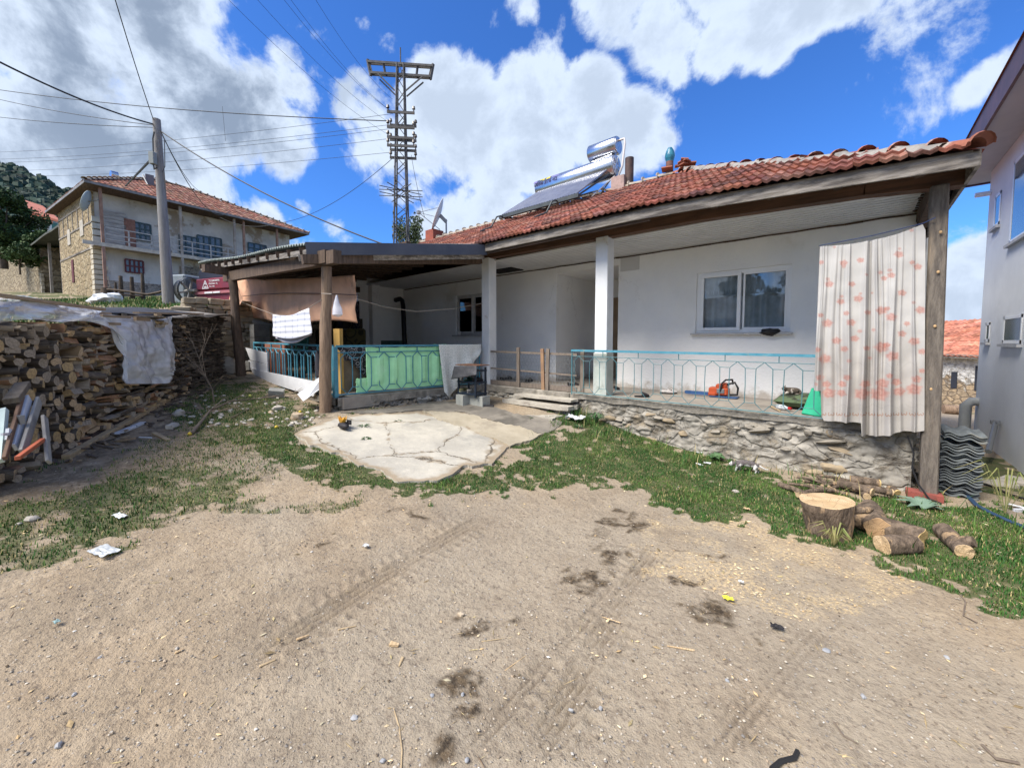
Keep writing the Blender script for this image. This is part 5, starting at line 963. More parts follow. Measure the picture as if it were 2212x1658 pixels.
# planks leaning on the old house front, stick fence before it
ps = MB(); 
for k in range(5):
    y0 = 604 + k * 6.6; u0, z0 = LI(231 + 2 * k, y0 + 6, -.9); u1, z1 = LI(362, y0 + 5, -.9); ps = MB(); a_ = LO(u0, -1.15 - .05 * k, z0); c_ = LO(u1, -1.15 - .03 * k, z0 + .03); ps.bar(a_, c_, .04, .2); o = ps.build('leaning_plank', oldwood); setp(o, ('topmost', 'second from the top', 'middle', 'second from the ground', 'lowest')[k] + ' of five long weathered planks stacked before the old house', 'plank', 'planks stacked at the old house')
stick = mat('dark_stick', (.10, .075, .055), (.055, .042, .033), 6, .9, .5, 20)
sf_ = thing('stick_fence', 'rough fence of crooked dark sticks before the old house', 'fence', P(280, 648, 15))
for x, yt, yb, w_ in ((231, 622, 655, .5), (261, 596, 652, .17), (285, 598, 654, .17), (308, 590, 656, .15), (250, 610, 650, .1)):
    p0 = P(x + 2, yb + 6, 15); p1 = P(x - 1, yt, 15); b = MB(); n = 7; b.tube([p0.lerp(p1, k / n) + Vector((.04 * mn.noise(Vector((k * .7, x, 0))), 0, 0)) for k in range(n + 1)], [w_ * .5 * (1 - .35 * k / n) for k in range(n + 1)], 7); b.build('stake', stick, sf_, smooth=60)
b = MB(); pts = [P(x, y, 14.8) for x, y in ((232, 625), (255, 627), (280, 630), (300, 634), (320, 636), (345, 631), (360, 625))]; b.tube(pts, .045, 6); b.tube([P(226, 640, 14.9), P(262, 636, 14.9), P(310, 640, 14.9)], .03, 6); b.build('cross_stick', stick, sf_, smooth=60)
pb = MB(); q = P(222, 648, 13); pb.ball(q, (.55, .3, .2), 12, jit=.7, seed=3); pb.ball(q + RT * .35 + Vector((0, 0, .05)), (.3, .25, .18), 10, jit=.6, seed=7); o = pb.build('plastic_bundle', mat('white_film_bundle', (.62, .65, .68), (.75, .77, .8), 5, .4, .6, 12, spec=.5)); setp(o, 'crumpled white plastic bundle on the bank above the woodpile', 'plastic bundle')
# ---------------------------------------------------------------- red machine, tank
rm = thing('red_threshing_machine', 'dark red farm machine with a big flywheel and white lettering behind the shed', 'farm machine', P(465, 668, 13)); redp = mat('faded_red_paint', (.22, .028, .045), (.16, .03, .05), 3, .5, .1, 20, c3=(.1, .05, .05), s3=3)
ma = P(424, 665, 13); mr_ = RT * .93 - FW * .36; mb_ = Vector((-mr_.y, mr_.x, 0))
def mbx(mb, x0, x1, d0, d1, z0, z1, mi=0):
    vs = [ma + mr_ * x + mb_ * d + Vector((0, 0, z)) for z in (z0, z1) for x, d in ((x0, d0), (x1, d0), (x1, d1), (x0, d1))]; mb.add(vs, MB.BF, mi)
b = MB(); mbx(b, .02, 1.9, 0, 1.3, -.1, .55); b.build('lower_body', redp, rm, bevel=.02)
b = MB(); mbx(b, .10, 1.9, -.04, 1.2, .56, .92); up_ = b.build('upper_body', redp, rm, bevel=.03)
b = MB(); mbx(b, .1, 1.9, .05, 1.1, .93, 1.2); b.build('hood', mat('navy_hood', (.03, .035, .06)), rm, bevel=.02)
b = MB(); mbx(b, .06, 1.9, -.06, 0, .42, .5); b.build('trim_strip', mat('pale_red', (.36, .13, .15)), rm)
b = MB(); mbx(b, .56, .95, -.075, -.062, .43, .485); mbx(b, .98, 1.3, -.075, -.062, .43, .48); b.build('name_plate', mat('white_sticker', (.7, .7, .72)), rm)
b = MB(); 
def mp_(x, z, d=-.045): return ma + mr_ * x + mb_ * d + Vector((0, 0, z))
tri = [(.42, .60), (.72, .60), (.57, .85)]
for i in range(3): b.bar(mp_(*tri[i]), mp_(*tri[(i + 1) % 3]), .006, .022)
b.bar(mp_(.57, .64), mp_(.57, .79), .006, .03); b.bar(mp_(.51, .75), mp_(.63, .75), .006, .022); b.bar(mp_(.50, .64), mp_(.64, .64), .006, .03); b.build('emblem', MT['white_sticker'], up_)
def flat4(org, xd, zd):
    M = Matrix.Identity(4); xd = Vector(xd).normalized(); zd = Vector(zd).normalized(); yn = xd.cross(zd) * -1
    for i in range(3): M[i][0] = xd[i]; M[i][1] = zd[i]; M[i][2] = xd.cross(zd)[i]; M[i][3] = org[i]
    return M
for k, (s_, sz, x) in enumerate((('T.Ü.SAKARYA', .085, .76), ('ZİRAİ MAK. TIC.', .06, .75), ('TEL: 3 7901', .055, .77))): text(s_, sz, MT['white_sticker'], parent=up_, mat4=flat4(mp_(x, .80 - .085 * k, -.052), mr_, (0, 0, 1)), name='lettering')
b = MB(); wc = ma - mr_ * .12 + mb_ * -.1 + Vector((0, 0, .55)); b.tube([wc - mr_ * .09, wc + mr_ * .09], .42, 28, caps=False); b.tube([wc + mr_ * .088, wc - mr_ * .088], .36, 28, caps=False)
for k in range(6): a = k * math.pi / 3 + .3; b.bar(wc, wc + (mb_ * math.cos(a) + Vector((0, 0, math.sin(a)))) * .38, .05, .05)
b.tube([wc - mr_ * .45, wc + mr_ * .3], .05, 8); b.build('flywheel', mat('pale_iron', (.34, .32, .29), (.25, .23, .2), 5, .6), rm, smooth=45)
gb = MB(); q = P(402, 640, 13.4); gb.box(q + Vector((0, 0, .05)), (.8, .7, 1.25), rz=.5); o = gb.build('water_tank', mat('blue_grey_tank', (.16, .19, .22), (.22, .25, .28), 2, .7), bevel=.05); setp(o, 'blue grey boxy container left of the red machine', 'container')
# dry stone wall behind the left post
dw = MB(); wmat = [mat('dry_stone', (.32, .27, .2), (.22, .19, .15), 6, .9, .6, 20), mat('dry_stone_pale', (.42, .36, .27), (.32, .27, .2), 6, .9, .6, 20)]
def stonewall(a, c, h0, h1, seed):
    rs = random.Random(seed); a = Vector(a); c = Vector(c); Ln = (c - a).length; d = (c - a).normalized(); n = Vector((d.y, -d.x, 0)); ang = math.atan2(d.y, d.x); z = 0
    while z < h1:
        hh = rs.uniform(.08, .17); s = rs.uniform(-.1, 0)
        while s < Ln:
            l = rs.uniform(.16, .42); p = a + d * (s + l / 2) + n * rs.uniform(-.03, .06); zb = g1(p.x + n.x * .35, p.y + n.y * .35) - .1
            M = Matrix.Rotation(ang + rs.uniform(-.1, .1), 3, 'Z') @ Matrix.Rotation(rs.uniform(-.06, .06), 3, 'Y'); o = len(dw.v); dw.box((p.x, p.y, zb + z + hh / 2), (l * .97, .34, hh * .93), rot=M, mi=rs.randint(0, 1))
            for k in range(o, o + 8): v = dw.v[k]; dw.v[k] = tuple(Vector(v) + Vector((rs.uniform(-.025, .025), rs.uniform(-.025, .025), rs.uniform(-.018, .018))))
            s += l
        z += hh
stonewall((-12.12, 1.95, 0), (-12.1, 8.5, 0), 0, 1.75, 3); stonewall((-11.45, 1.75, 0), (-12.12, 2.0, 0), 0, 1.55, 9)
o = dw.build('dry_stone_wall', wmat, bevel=.015); setp(o, 'dry stone retaining wall behind the left shed post', 'wall')
# ================================================================ POLES, PYLON, WIRES
up0 = P(365, 662, 12.5); up1 = P(338, 258, 12.5); pole = thing('utility_pole', 'tall grey wooden utility pole with a small meter box', 'utility pole', up0)
up0 = up0 - Vector((0, 0, .4)); b = MB(); b.tube([up0, up0.lerp(up1, .5), up1], [.16, .125, .10], 16); b.build('shaft', mat('silvered_pole', (.26, .25, .25), (.2, .19, .19), 3, .85, .4, 20, stretch=(5, 5, .6), c3=(.24, .19, .14), s3=.4), pole, smooth=50)
b = MB(); q = P(330, 342, 12.3); b.box(q, (.16, .14, .36), rz=.7); b.build('meter_box', mat('box_grey', (.25, .27, .27)), pole, bevel=.01)
b = MB(); b.tube([P(333, 285, 12.3), P(330, 300, 12.35), P(331, 330, 12.3)], .02, 6); b.tube([P(331, 352, 12.3), P(333, 366, 12.3), P(339, 362, 12.3)], .022, 6); b.tube([P(326, 345, 12.4), P(300, 372, 14), P(271, 402, 20)], .035, 6); b.tube([P(343, 280, 12.3), P(355, 300, 12.3), P(356, 360, 12.3), P(350, 372, 12.3)], .012, 5); b.build('conduit', mat('dark_conduit', (.08, .085, .09)), pole, smooth=50)
pyf = 19.0; pyl = thing('power_pylon', 'lattice steel power pylon with a flat crossarm above the house roof', 'pylon', P(866, 600, pyf)); steel = mat('weathered_galvanised', (.125, .12, .118), (.085, .082, .08), 4, .6, metal=.3, c3=(.16, .11, .08), s3=2, t3=(.6, .75))
pc0 = P(866, 560, pyf); pc1 = P(871, 140, pyf); base_w, top_w = .72, .30; ang = rad(YAW) + .1; e1 = Vector((math.cos(ang), math.sin(ang), 0)); e2 = Vector((-math.sin(ang), math.cos(ang), 0)); HTp = pc1.z - pc0.z
pc0 = Vector((pc0.x, pc0.y, pc0.z)); top = Vector((pc0.x + (pc1.x - pc0.x) * .5, pc0.y + (pc1.y - pc0.y) * .5, pc1.z))
def cor(i, t): w_ = base_w + (top_w - base_w) * min(1, t * 1.06); s1 = (-1, 1, 1, -1)[i]; s2__ = (-1, -1, 1, 1)[i]; return pc0.lerp(top, t) + (e1 * s1 + e2 * s2__) * w_ / 2
for i in range(4): b = MB(); lowp = cor(i, 0) - Vector((0, 0, 2.5)); b.bar(lowp, cor(i, 1), .055, .055); b.build('leg', steel, pyl)
b = MB(); nl = 17
for i in range(4):
    for k in range(nl):
        t0, t1 = k / nl, (k + 1) / nl
        if k % 2: b.bar(cor(i, t0), cor((i + 1) % 4, t1), .035, .025)
        else: b.bar(cor((i + 1) % 4, t0), cor(i, t1), .035, .025)
b.build('lattice', steel, pyl)
ztop = top.z; b = MB(); arm = 1.48
for s_ in (-1, 1):
    for dz in (0, -.48): b.bar(top - e1 * (arm - (.12 if dz else 0)) + e2 * .07 * s_ + Vector((0, 0, dz)), top + e1 * (arm - (.12 if dz else 0)) + e2 * .07 * s_ + Vector((0, 0, dz)), .05, .10)
for x in (-1, 1): b.bar(top + e1 * arm * x + Vector((0, 0, .12)), top + e1 * (arm - .14) * x + Vector((0, 0, -.58)), .12, .1)
for x in (-1, -.55, .55, 1): b.bar(top + e1 * arm * x * .95 + Vector((0, 0, 0)), top + e1 * (arm - .1) * x * .93 + Vector((0, 0, -.48)), .09, .06)
for x in (-1, 1):
    for s_ in (-1, 1): b.bar(top + e1 * 1.0 * x + e2 * .2 * s_ + Vector((0, 0, -.6)), pc0.lerp(top, .855) + e1 * .24 * x + e2 * .2 * s_, .05, .05)
b.tube([top, top + Vector((0, 0, .75))], .03, 5); b.build('crossarm', steel, pyl)
ins = mat('brown_insulator', (.06, .045, .04), rough=.3, spec=.6); WP = []
for k, y in enumerate((251, 283, 305, 322)):
    c_ = P(868, y, pyf); 
    for s_, dz in ((-1, .0), (1, -.28)):
        b = MB(); b.bar(c_ - e1 * .62 + e2 * .3 * s_ + Vector((0, 0, dz)), c_ + e1 * .62 + e2 * .3 * s_ + Vector((0, 0, dz)), .06, .11); b.build('wire_bracket', steel, pyl)
        for x in (-.58, .58):
            b = MB(); q = c_ + e1 * x + e2 * .3 * s_ + Vector((0, 0, dz + .04)); b.tube([q, q + Vector((0, 0, .12)), q + Vector((0, 0, .13)), q + Vector((0, 0, .25))], [.03, .03, .075, .055], 8); b.build('insulator', ins, pyl)
b = MB()
for dz in (0, .28):
    for a_ in (0, .5, 1.1, 2.2): c_ = P(866, 424, pyf) + Vector((0, 0, dz)); d_ = e1 * math.cos(a_) + e2 * math.sin(a_); b.bar(c_ - d_ * 1.0, c_ + d_ * 1.0, .03, .03)
b.build('climb_guard', steel, pyl)
wirem = mat('black_cable', (.03, .032, .036), rough=.6)
def wire(pa, pb, sag, r, label, n=22, name='power_line', group=None):
    pa = Vector(pa); pb = Vector(pb); b = MB(); b.tube([pa.lerp(pb, k / n) - Vector((0, 0, sag * 4 * (k / n) * (1 - k / n))) for k in range(n + 1)], r, 5); o = b.build(name, wirem); setp(o, label, 'cable', group)
PT = P(336, 270, 12.5)
wire(P(-120, 72, 8), PT, .18, .022, 'thick twisted cable rising left from the wooden pole top to the frame edge')
wire(P(-150, 175, 18), PT + Vector((0, 0, -.02)), .2, .011, 'upper thin cable running left from the wooden pole top'); wire(P(-150, 232, 18), PT + Vector((0, 0, -.08)), .15, .011, 'lower thin cable running left from the wooden pole top')
wire(P(228, -70, 9), P(333, 264, 12.5), .1, .011, 'single cable rising steeply from the wooden pole top out of the picture')
wire(P(346, 283, 12.5), P(826, 527, 9.5), .25, .018, 'thick service cable from the wooden pole down to the shed roof'); wire(P(348, 288, 12.5), P(437, 415, 25.5), .4, .011, 'thin cable from the wooden pole to the old house roof, left of two'); wire(P(348, 286, 12.5), P(497, 455, 24), 1.1, .014, 'thin cable from the wooden pole to the old house roof, right of two'); wire(P(475, 470, 24), P(600, 482, 24), .35, .016, 'slack cable looped under the old house eave')
wire(P(-180, 165, 30), P(844, 262, pyf - .3), .5, .022, 'thick black cable from the left frame edge to the pylon')
for k, (y0, y1, lb) in enumerate(((331, 246, 'topmost'), (345, 269, 'second highest'), (352, 278, 'middle'), (370, 299, 'second lowest'), (378, 329, 'lowest'))): wire(P(-160, y0, 34), P(848, y1, pyf), .5, .009, lb + ' of five faint wires running left from the pylon', group='faint wires left of the pylon')
for k, (x0, y1, lb) in enumerate(((425, 297, 'leftmost'), (495, 270, 'second'), (560, 243, 'third'), (578, 243, 'fourth'), (640, 215, 'rightmost'))): wire(P(x0, -70, 12), P(848, y1, pyf), .4, .0055, lb + ' of five wires rising from the pylon to the top of the picture', group='wires rising from the pylon')
wire(P(850, 340, pyf), P(600, 482, 26), .6, .013, 'single wire falling from the pylon to the old house eave'); wire(P(888, 335, pyf), P(917, 470, 15), .2, .010, 'wire falling from the pylon to the dish on the white house')
wire(P(480, 230, 24), P(487, 305, 24), 0, .008, 'loose wire end hanging from the thick black cable')
# ================================================================ TREES AND HILL
leafm = attrmat('tree_leaf', 'c', .7, bump=0, var=.3, vscale=1.2)
def crownmesh(name, parent, clumps, n, ls, cols, seed=1, droop=0):
    rs = np.random.RandomState(seed); V = []; Cc = []
    tot = sum(c[1] ** 2 for c in clumps)
    for (c, r, sq) in clumps:
        m = int(n * r * r / tot); d = rs.normal(size=(m, 3)); d /= np.linalg.norm(d, axis=1)[:, None]; q = rs.uniform(0, 1, m) ** .45; p = d * (q * r)[:, None] * np.array([1, 1, sq]) + np.array(c)
        p += .12 * r * np.sin(p * 5 / r + seed); a = rs.normal(size=(m, 3)); a /= np.linalg.norm(a, axis=1)[:, None]; bb = np.cross(a, rs.normal(size=(m, 3))); bb /= np.linalg.norm(bb, axis=1)[:, None]; s = (ls * rs.uniform(.6, 1.4, m))[:, None]
        V.append(np.stack([p - a * s, p + bb * s * .6, p + a * s, p - bb * s * .6], 1)); cc = np.array(cols)[rs.randint(0, len(cols), m)] * rs.uniform(.7, 1.25, (m, 1)) * rs.uniform(.8, 1.2); Cc.append(np.repeat(cc, 4, 0))
    V = np.concatenate(V).reshape(-1, 3); return npmesh(name, V, np.arange(len(V)).reshape(-1, 4), leafm, parent, attr={'c': np.concatenate(Cc)})
bark = mat('tree_bark', (.12, .09, .07), (.07, .055, .045), 6, .9, .5, 20)
def tree(name, label, cat, base, h, clumps, n, ls, cols, tr, seed=1, group=None):
    base = Vector(base); t = thing(name, label, cat, base, group); b = MB(); b.tube([base - Vector((0, 0, .3)), base + Vector((.05, 0, h * .35)), base + Vector((-.05, .05, h * .8))], [tr, tr * .75, tr * .2], 9)
    rs = random.Random(seed)
    for (c, r, sq) in clumps[:10]:
        s = base + Vector((0, 0, h * rs.uniform(.2, .5))); c = base + Vector(c); b.tube([s, s.lerp(c, .5) + Vector((0, 0, -.1)), c], [tr * .45, tr * .3, tr * .08], 6)
    b.build('trunk', bark, t, smooth=60); crownmesh('crown', t, [(tuple(base + Vector(c)), r, sq) for c, r, sq in clumps], n, ls, cols, seed); return t
gd = [(.028, .055, .018), (.04, .075, .022), (.02, .04, .015), (.05, .085, .03)]
def rclump(rx, ry, z0, z1, n, r, seed):
    rs = random.Random(seed); out = []
    for i in range(n): a = rs.uniform(0, 6.28); q = rs.uniform(0, 1) ** .5; z = z0 + (z1 - z0) * rs.random(); k = math.sqrt(max(.1, 1 - ((z - (z0 + z1) / 2) / ((z1 - z0) * .62)) ** 2)); out.append(((math.cos(a) * q * rx * k, math.sin(a) * q * ry * k, z), r * rs.uniform(.6, 1.2), .8))
    return out
tb_ = P(8, 560, 34); tree('leafy_tree', 'dark leafy tree at the left edge beyond the barn', 'tree', tb_ - Vector((0, 0, .5)), 6, rclump(2.6, 2.6, 1.2, 5.6, 24, 1.0, 4), 17000, .115, gd, .25, 4)
for k, (x, y, f, rr, lb) in enumerate(((92, 512, 32, .9, 'mid green bush before the green house'), (40, 540, 31, 1.2, 'dark bush under the leafy tree by the barn roof'), (128, 508, 34, .7, 'small bush right of the green house'))):
    p = P(x, y, f); tree('bush', lb, 'bush', p - Vector((0, 0, 1.6)), 1.6, rclump(rr, rr, .8, 1.9, 9, rr * .6, k + 7), 2500, .11, [(.05, .09, .03), (.07, .11, .04)], .06, k + 3)
pop = [(.10, .13, .06), (.14, .17, .09), (.07, .1, .05)]
for x, y, lb in ((897, 476, 'pale poplar top just right of the pylon legs'), (872, 484, 'pale poplar top between the pylon legs')):
    p = P(x, y, 32); h = 9; tree('poplar', lb, 'tree', p - Vector((0, 0, h)), h, [((R.uniform(-.3, .3), R.uniform(-.3, .3), z), .55 + .25 * math.sin((z - 2) / 7.5 * math.pi), 1.4) for z in np.arange(3, h - .1, .45)], 5000, .09, pop, .15, int(x), 'poplars behind the house')
p = P(2062, 735, 40); tree('bare_shrub', 'thin leafy shrub top above the small stone house', 'shrub', p - Vector((0, 0, 3)), 3, rclump(2.2, 1, 2.2, 3.3, 12, .6, 31), 900, .1, [(.16, .15, .09), (.1, .12, .06)], .1, 9)
# trees behind the camera that show only as reflections in the front window
for k, (x, y, h) in enumerate(((-5.6, -15, 6.2), (-2.6, -17, 8.0))): tree('garden_tree', ('broad' if k == 0 else 'tall narrow') + ' tree across the yard, mirrored in the front window', 'tree', (x, y, g1(x, y)), h, rclump(1.5 if k == 0 else .9, 1.5, 2.5, h, 14, .8, 12 + k), 4500, .13, gd, .2, 20 + k)
# green house
gh = thing('green_house', 'green walled house with a red roof on the slope at far left', 'house', P(90, 520, 44)); f0 = 44
def gq(x, y, f=44): return P(x, y, f)
b = MB(); b.prism([gq(20, 540), gq(109, 540), gq(104, 478), gq(50, 470)], FW * 6); b.build('wall', mat('green_render', (.13, .30, .22), (.1, .25, .19), 2, .8), gh)
b = MB(); b.prism([gq(104, 540, 43.9), gq(112, 540, 43.9), gq(109, 482, 43.9), gq(104, 481, 43.9)], FW * -.1); b.prism([gq(113, 515, 46), gq(140, 515, 46), gq(140, 484, 46), gq(112, 478, 46)], FW * 5); b.build('white_wall', mat('white_render', (.62, .66, .68)), gh)
b = MB(); b.prism([gq(63, 504, 43.9), gq(91, 505, 43.9), gq(91, 482, 43.9), gq(66, 478, 43.9)], FW * -.12); wn = b.build('window', mat('white_window', (.6, .65, .67)), gh)
b = MB(); b.prism([gq(66, 500, 43.7), gq(88, 501, 43.7), gq(88, 486, 43.7), gq(68, 482, 43.7)], FW * -.05); b.build('pane', MT['dim_glass'], wn)
rr_ = mat('orange_roof', (.42, .15, .10), (.36, .13, .09), 3, .8, .3, 8)
b = MB(); b.add([gq(58, 457, 43.2), gq(133, 480, 43.2), gq(92, 447, 48), gq(40, 430, 48), gq(44, 441, 45)], [(0, 1, 2, 3, 4)]); b.build('roof', rr_, gh, solid=.25)
b = MB(); b.add([gq(55, 470, 42.6), gq(114, 481, 42.6), gq(96, 470, 44), gq(56, 460, 44)], [(0, 1, 2, 3)]); b.build('porch_roof', rr_, gh, solid=.2)
b = MB(); b.bar(gq(109, 530, 42.8), gq(109, 480, 42.8), .18, .18); b.build('porch_post', MT['white_render'], gh)
# wooded hill
HM = mat('wooded_hill', (.018, .034, .026), (.03, .05, .034), .02, .95)
prof = [(-2600, 420), (-1800, 300), (-1100, 250), (-600, 320), (-400, 330), (-120, 335), (0, 346), (20, 350), (60, 368), (110, 392), (180, 420), (230, 448), (300, 480), (420, 520), (560, 560), (700, 600)]
vs = []; nj = 14
pxs = np.concatenate([np.linspace(-2600, -420, 30), np.linspace(-380, 700, 60)])
for j in range(nj):
    t = j / (nj - 1)
    for x in pxs:
        yt = np.interp(x, [a for a, _ in prof], [c for _, c in prof]) + 6; f = 110 + 190 * t; pt = P(x, 640 + (yt - 640) * t ** .8, f); vs.append(pt)
b = MB(); b.add(vs, gridf(90, nj).tolist()); b.add([vs[-90 + i] for i in range(90)] + [vs[-90 + i] + FW * 120 - Vector((0, 0, 80)) for i in range(90)], [(i, i + 1, 91 + i, 90 + i) for i in range(89)]); o = b.build('hill', HM); o['kind'] = 'structure'
V = []; Fc = []; Cc = []; rs = np.random.RandomState(5); n0 = 0; bv = MB(); bv.ball((0, 0, 0), 1, 6); BV = np.array(bv.v); BFc = [list(q) for q in bv.f]; garr = np.array(vs).reshape(nj, 90, 3)
for k in range(4200):
    j = rs.uniform(3, nj - 1.001); i = rs.uniform(0, 30) if k % 3 == 0 else rs.uniform(28, 70); a = garr[int(j), int(i)]; c = garr[min(int(j) + 1, nj - 1), min(int(i) + 1, 89)]; p = a + (c - a) * np.array([i % 1, i % 1, j % 1]); p[2] = garr[int(j), int(i), 2] * (1 - j % 1) + garr[min(int(j) + 1, nj - 1), int(i), 2] * (j % 1)
    p = garr[int(j), int(i)] * (1 - j % 1) + garr[min(int(j) + 1, nj - 1), int(i)] * (j % 1); p = p + (garr[int(j), min(int(i) + 1, 89)] - garr[int(j), int(i)]) * (i % 1)
    s = rs.uniform(1.6, 3.6); V.append(BV * s * rs.uniform(.75, 1.25, (len(BV), 1)) * np.array([1, 1, 1.1]) + p); Fc += [[q + n0 for q in f] for f in BFc]; n0 += len(BV); Cc.append(np.repeat([np.array([.022, .042, .03]) * rs.uniform(.6, 1.7)], len(BV), 0))
o = npmesh('hillside_forest', np.concatenate(V), Fc, leafm, attr={'c': np.concatenate(Cc)}); setp(o, 'dark wooded slope rising behind the roofs at far left', 'forest', kind='stuff')

# the house across the yard, behind the camera: it shows only as the dark roofline mirrored in the window panes
ah = thing('house_across_yard', 'long low house across the yard, mirrored as a dark roofline in the window panes', 'house', (-5, -19, 0))
b = MB(); b.bx(-16, 9, -24, -18, g1(-5, -18) - 1.5, g1(-5, -18) + 3.0); b.build('wall', mat('brown_render', (.22, .18, .14), (.17, .14, .11), 1, .9), ah)
b = MB(); z0 = g1(-5, -18) + 3.0; b.add([(-16.6, -17.4, z0), (9.6, -17.4, z0), (9.6, -24.6, z0), (-16.6, -24.6, z0), (-16.6, -21, z0 + 1.9), (9.6, -21, z0 + 1.9)], [(0, 1, 5, 4), (2, 3, 4, 5), (1, 2, 5), (3, 0, 4), (3, 2, 1, 0)]); b.build('roof', mat('slate_roof', (.10, .09, .085), (.07, .065, .06), 2, .9), ah)
# ================================================================ WOODPILE
PA, PB = Vector((-6.7, .10, 0)), Vector((-11.1, 2.475, 0)); pt_ = (PB - PA).normalized(); pn = Vector((-pt_.y, pt_.x, 0)); pn = pn if pn.dot(-PA) > 0 else -pn
def PP_(s, d, z): p = PA + pt_ * s + pn * d; return Vector((p.x, p.y, z))
def pbase(s): p = PP_(s, .1, 0); return g1(p.x, p.y)
def ptop(s): return float(np.interp(s, [-2, -.8, 0, .7, 1.6, 2.4, 3.3, 4.2, 5.2], [1.84, 1.86, 1.87, 1.92, 1.98, 2.03, 2.10, 2.18, 2.24]))
bark_m = [mat('log_bark', (.19, .155, .12), (.095, .078, .062), 7, .95, .8, 30, obj=True, stretch=(1, 1, .35), c3=(.17, .15, .12), s3=3), mat('grey_split', (.43, .37, .29), (.27, .225, .18), 5, .9, .4, 30, obj=True, stretch=(5, 5, .6)), mat('fresh_split', (.52, .38, .22), (.40, .27, .16), 5, .85, .3, 30, obj=True, stretch=(5, 5, .6)), mat('red_split', (.42, .24, .14), (.30, .17, .10), 5, .85, .3, 30, obj=True, stretch=(5, 5, .6))]
end_m = [mat('log_end', (.58, .42, .25), (.36, .265, .17), 5, .85, .25, 60, obj=True), mat('log_end_grey', (.40, .33, .25), (.24, .195, .145), 5, .9, .25, 60, obj=True), mat('log_end_yellow', (.52, .37, .18), (.32, .22, .12), 4, .85, .2, 60, obj=True)]
def logproto(kind, seed, mb, me_):
    """a billet 1 long along Z, cross-section about 1 wide"""
    rs = random.Random(seed)
    if kind == 'round': sec = [(math.cos(t) * .5 * (1 + .1 * rs.uniform(-1, 1)), math.sin(t) * .5 * (1 + .1 * rs.uniform(-1, 1))) for t in [i * 2 * math.pi / 12 for i in range(12)]]
    elif kind == 'half': sec = [(-.5, -.18), (.5, -.14)] + [(math.cos(t) * .5, -.1 + math.sin(t) * .48 * (1 + .1 * rs.uniform(-1, 1))) for t in [.3, .8, 1.3, 1.8, 2.3, 2.8]]
    elif kind == 'quarter': sec = [(-.45, -.35), (.5, -.3), (.42, .05), (.2, .35), (-.15, .46), (-.38, .42)]
    elif kind == 'wedge': sec = [(-.5, -.2), (.5, -.35), (.48, .1), (.1, .36), (-.4, .2)]
    else: sec = [(-.5, -.2), (.5, -.22), (.49, .2), (-.48, .22)]
    sec = [(x + rs.uniform(-.03, .03), y + rs.uniform(-.03, .03)) for x, y in sec]; n = len(sec); vs = []; k = 6
    for j in range(k):
        z = -1 + j / (k - 1); b_ = .05 * rs.uniform(-1, 1); c_ = .05 * rs.uniform(-1, 1); sc = 1 + .07 * rs.uniform(-1, 1)
        for x, y in sec: vs.append((x * sc + b_ * (j > 0), y * sc + c_ * (j > 0), z + (.01 * rs.uniform(-1, 1))))
    fs = [(j * n + i, j * n + (i + 1) % n, (j + 1) * n + (i + 1) % n, (j + 1) * n + i) for j in range(k - 1) for i in range(n)]; mi = [0] * len(fs)
    if kind in ('half', 'quarter', 'wedge', 'plank'):
        for q, (j, i) in enumerate([(j, i) for j in range(k - 1) for i in range(n)]):
            if i == 0 or (kind in ('quarter', 'wedge') and i in (n - 1,)) or kind == 'plank': mi[q] = 2
    fs += [tuple(range(n))[::-1], tuple((k - 1) * n + i for i in range(n))]; mi += [1, 1]
    me = bpy.data.meshes.new('firewood'); me.from_pydata(vs, [], fs)
    for m in (mb, me_, bark_m[1 + seed % 3 % 3] if kind != 'plank' else mb): me.materials.append(m)
    me.polygons.foreach_set('material_index', mi); return me
protos = {'dark': [logproto('round', i, bark_m[0], end_m[(1, 0, 1, 2, 1)[i % 5]]) for i in range(5)],
          'split': [logproto(k, i, bark_m[(0, 0, 1)[i % 3]], end_m[(1, 0, 1, 2, 1)[i % 5]]) for i, k in enumerate(['half', 'quarter', 'wedge', 'quarter', 'half', 'wedge', 'round', 'plank', 'quarter', 'half'])] + [logproto('plank', 20, bark_m[1], end_m[1]), logproto('plank', 21, bark_m[2], end_m[2]), logproto('wedge', 22, bark_m[3], end_m[0]), logproto('quarter', 23, bark_m[1], end_m[1])]}
lognum = 0; stuffL = MB(); loglist = []
def putlog(s, z, wd, ht, ln, kind, yaw=0, length=False, proud=0):
    global lognum
    me = R.choice(protos[kind]); c = PP_(s, proud, z)
    if length: d = (pt_ + pn * R.uniform(-.15, .15) + Vector((0, 0, R.uniform(-.12, .12)))).normalized(); c = c + d * ln * .5; sd = pn
    else: d = (pn + pt_ * yaw + Vector((0, 0, R.uniform(-.08, .08)))).normalized(); sd = pt_
    x = d.cross(Vector((0, 0, 1))).normalized(); y = x.cross(d) * -1; a = R.uniform(0, 6.28) if kind == 'dark' else R.choice([0, 0, math.pi, .3, -.4, 2.8, 1.3])
    X = x * math.cos(a) + y * math.sin(a); Y = -x * math.sin(a) + y * math.cos(a); sc = (wd, ht, ln)
    if X.cross(Y).dot(d) < 0: Y = -Y
    M = Matrix(((X.x * wd, Y.x * ht, d.x * ln, c.x), (X.y * wd, Y.y * ht, d.y * ln, c.y), (X.z * wd, Y.z * ht, d.z * ln, c.z), (0, 0, 0, 1)))
    loglist.append((me, M, s, kind, length, wd * ht))
s = -1.35
cols_ = []
z = 0
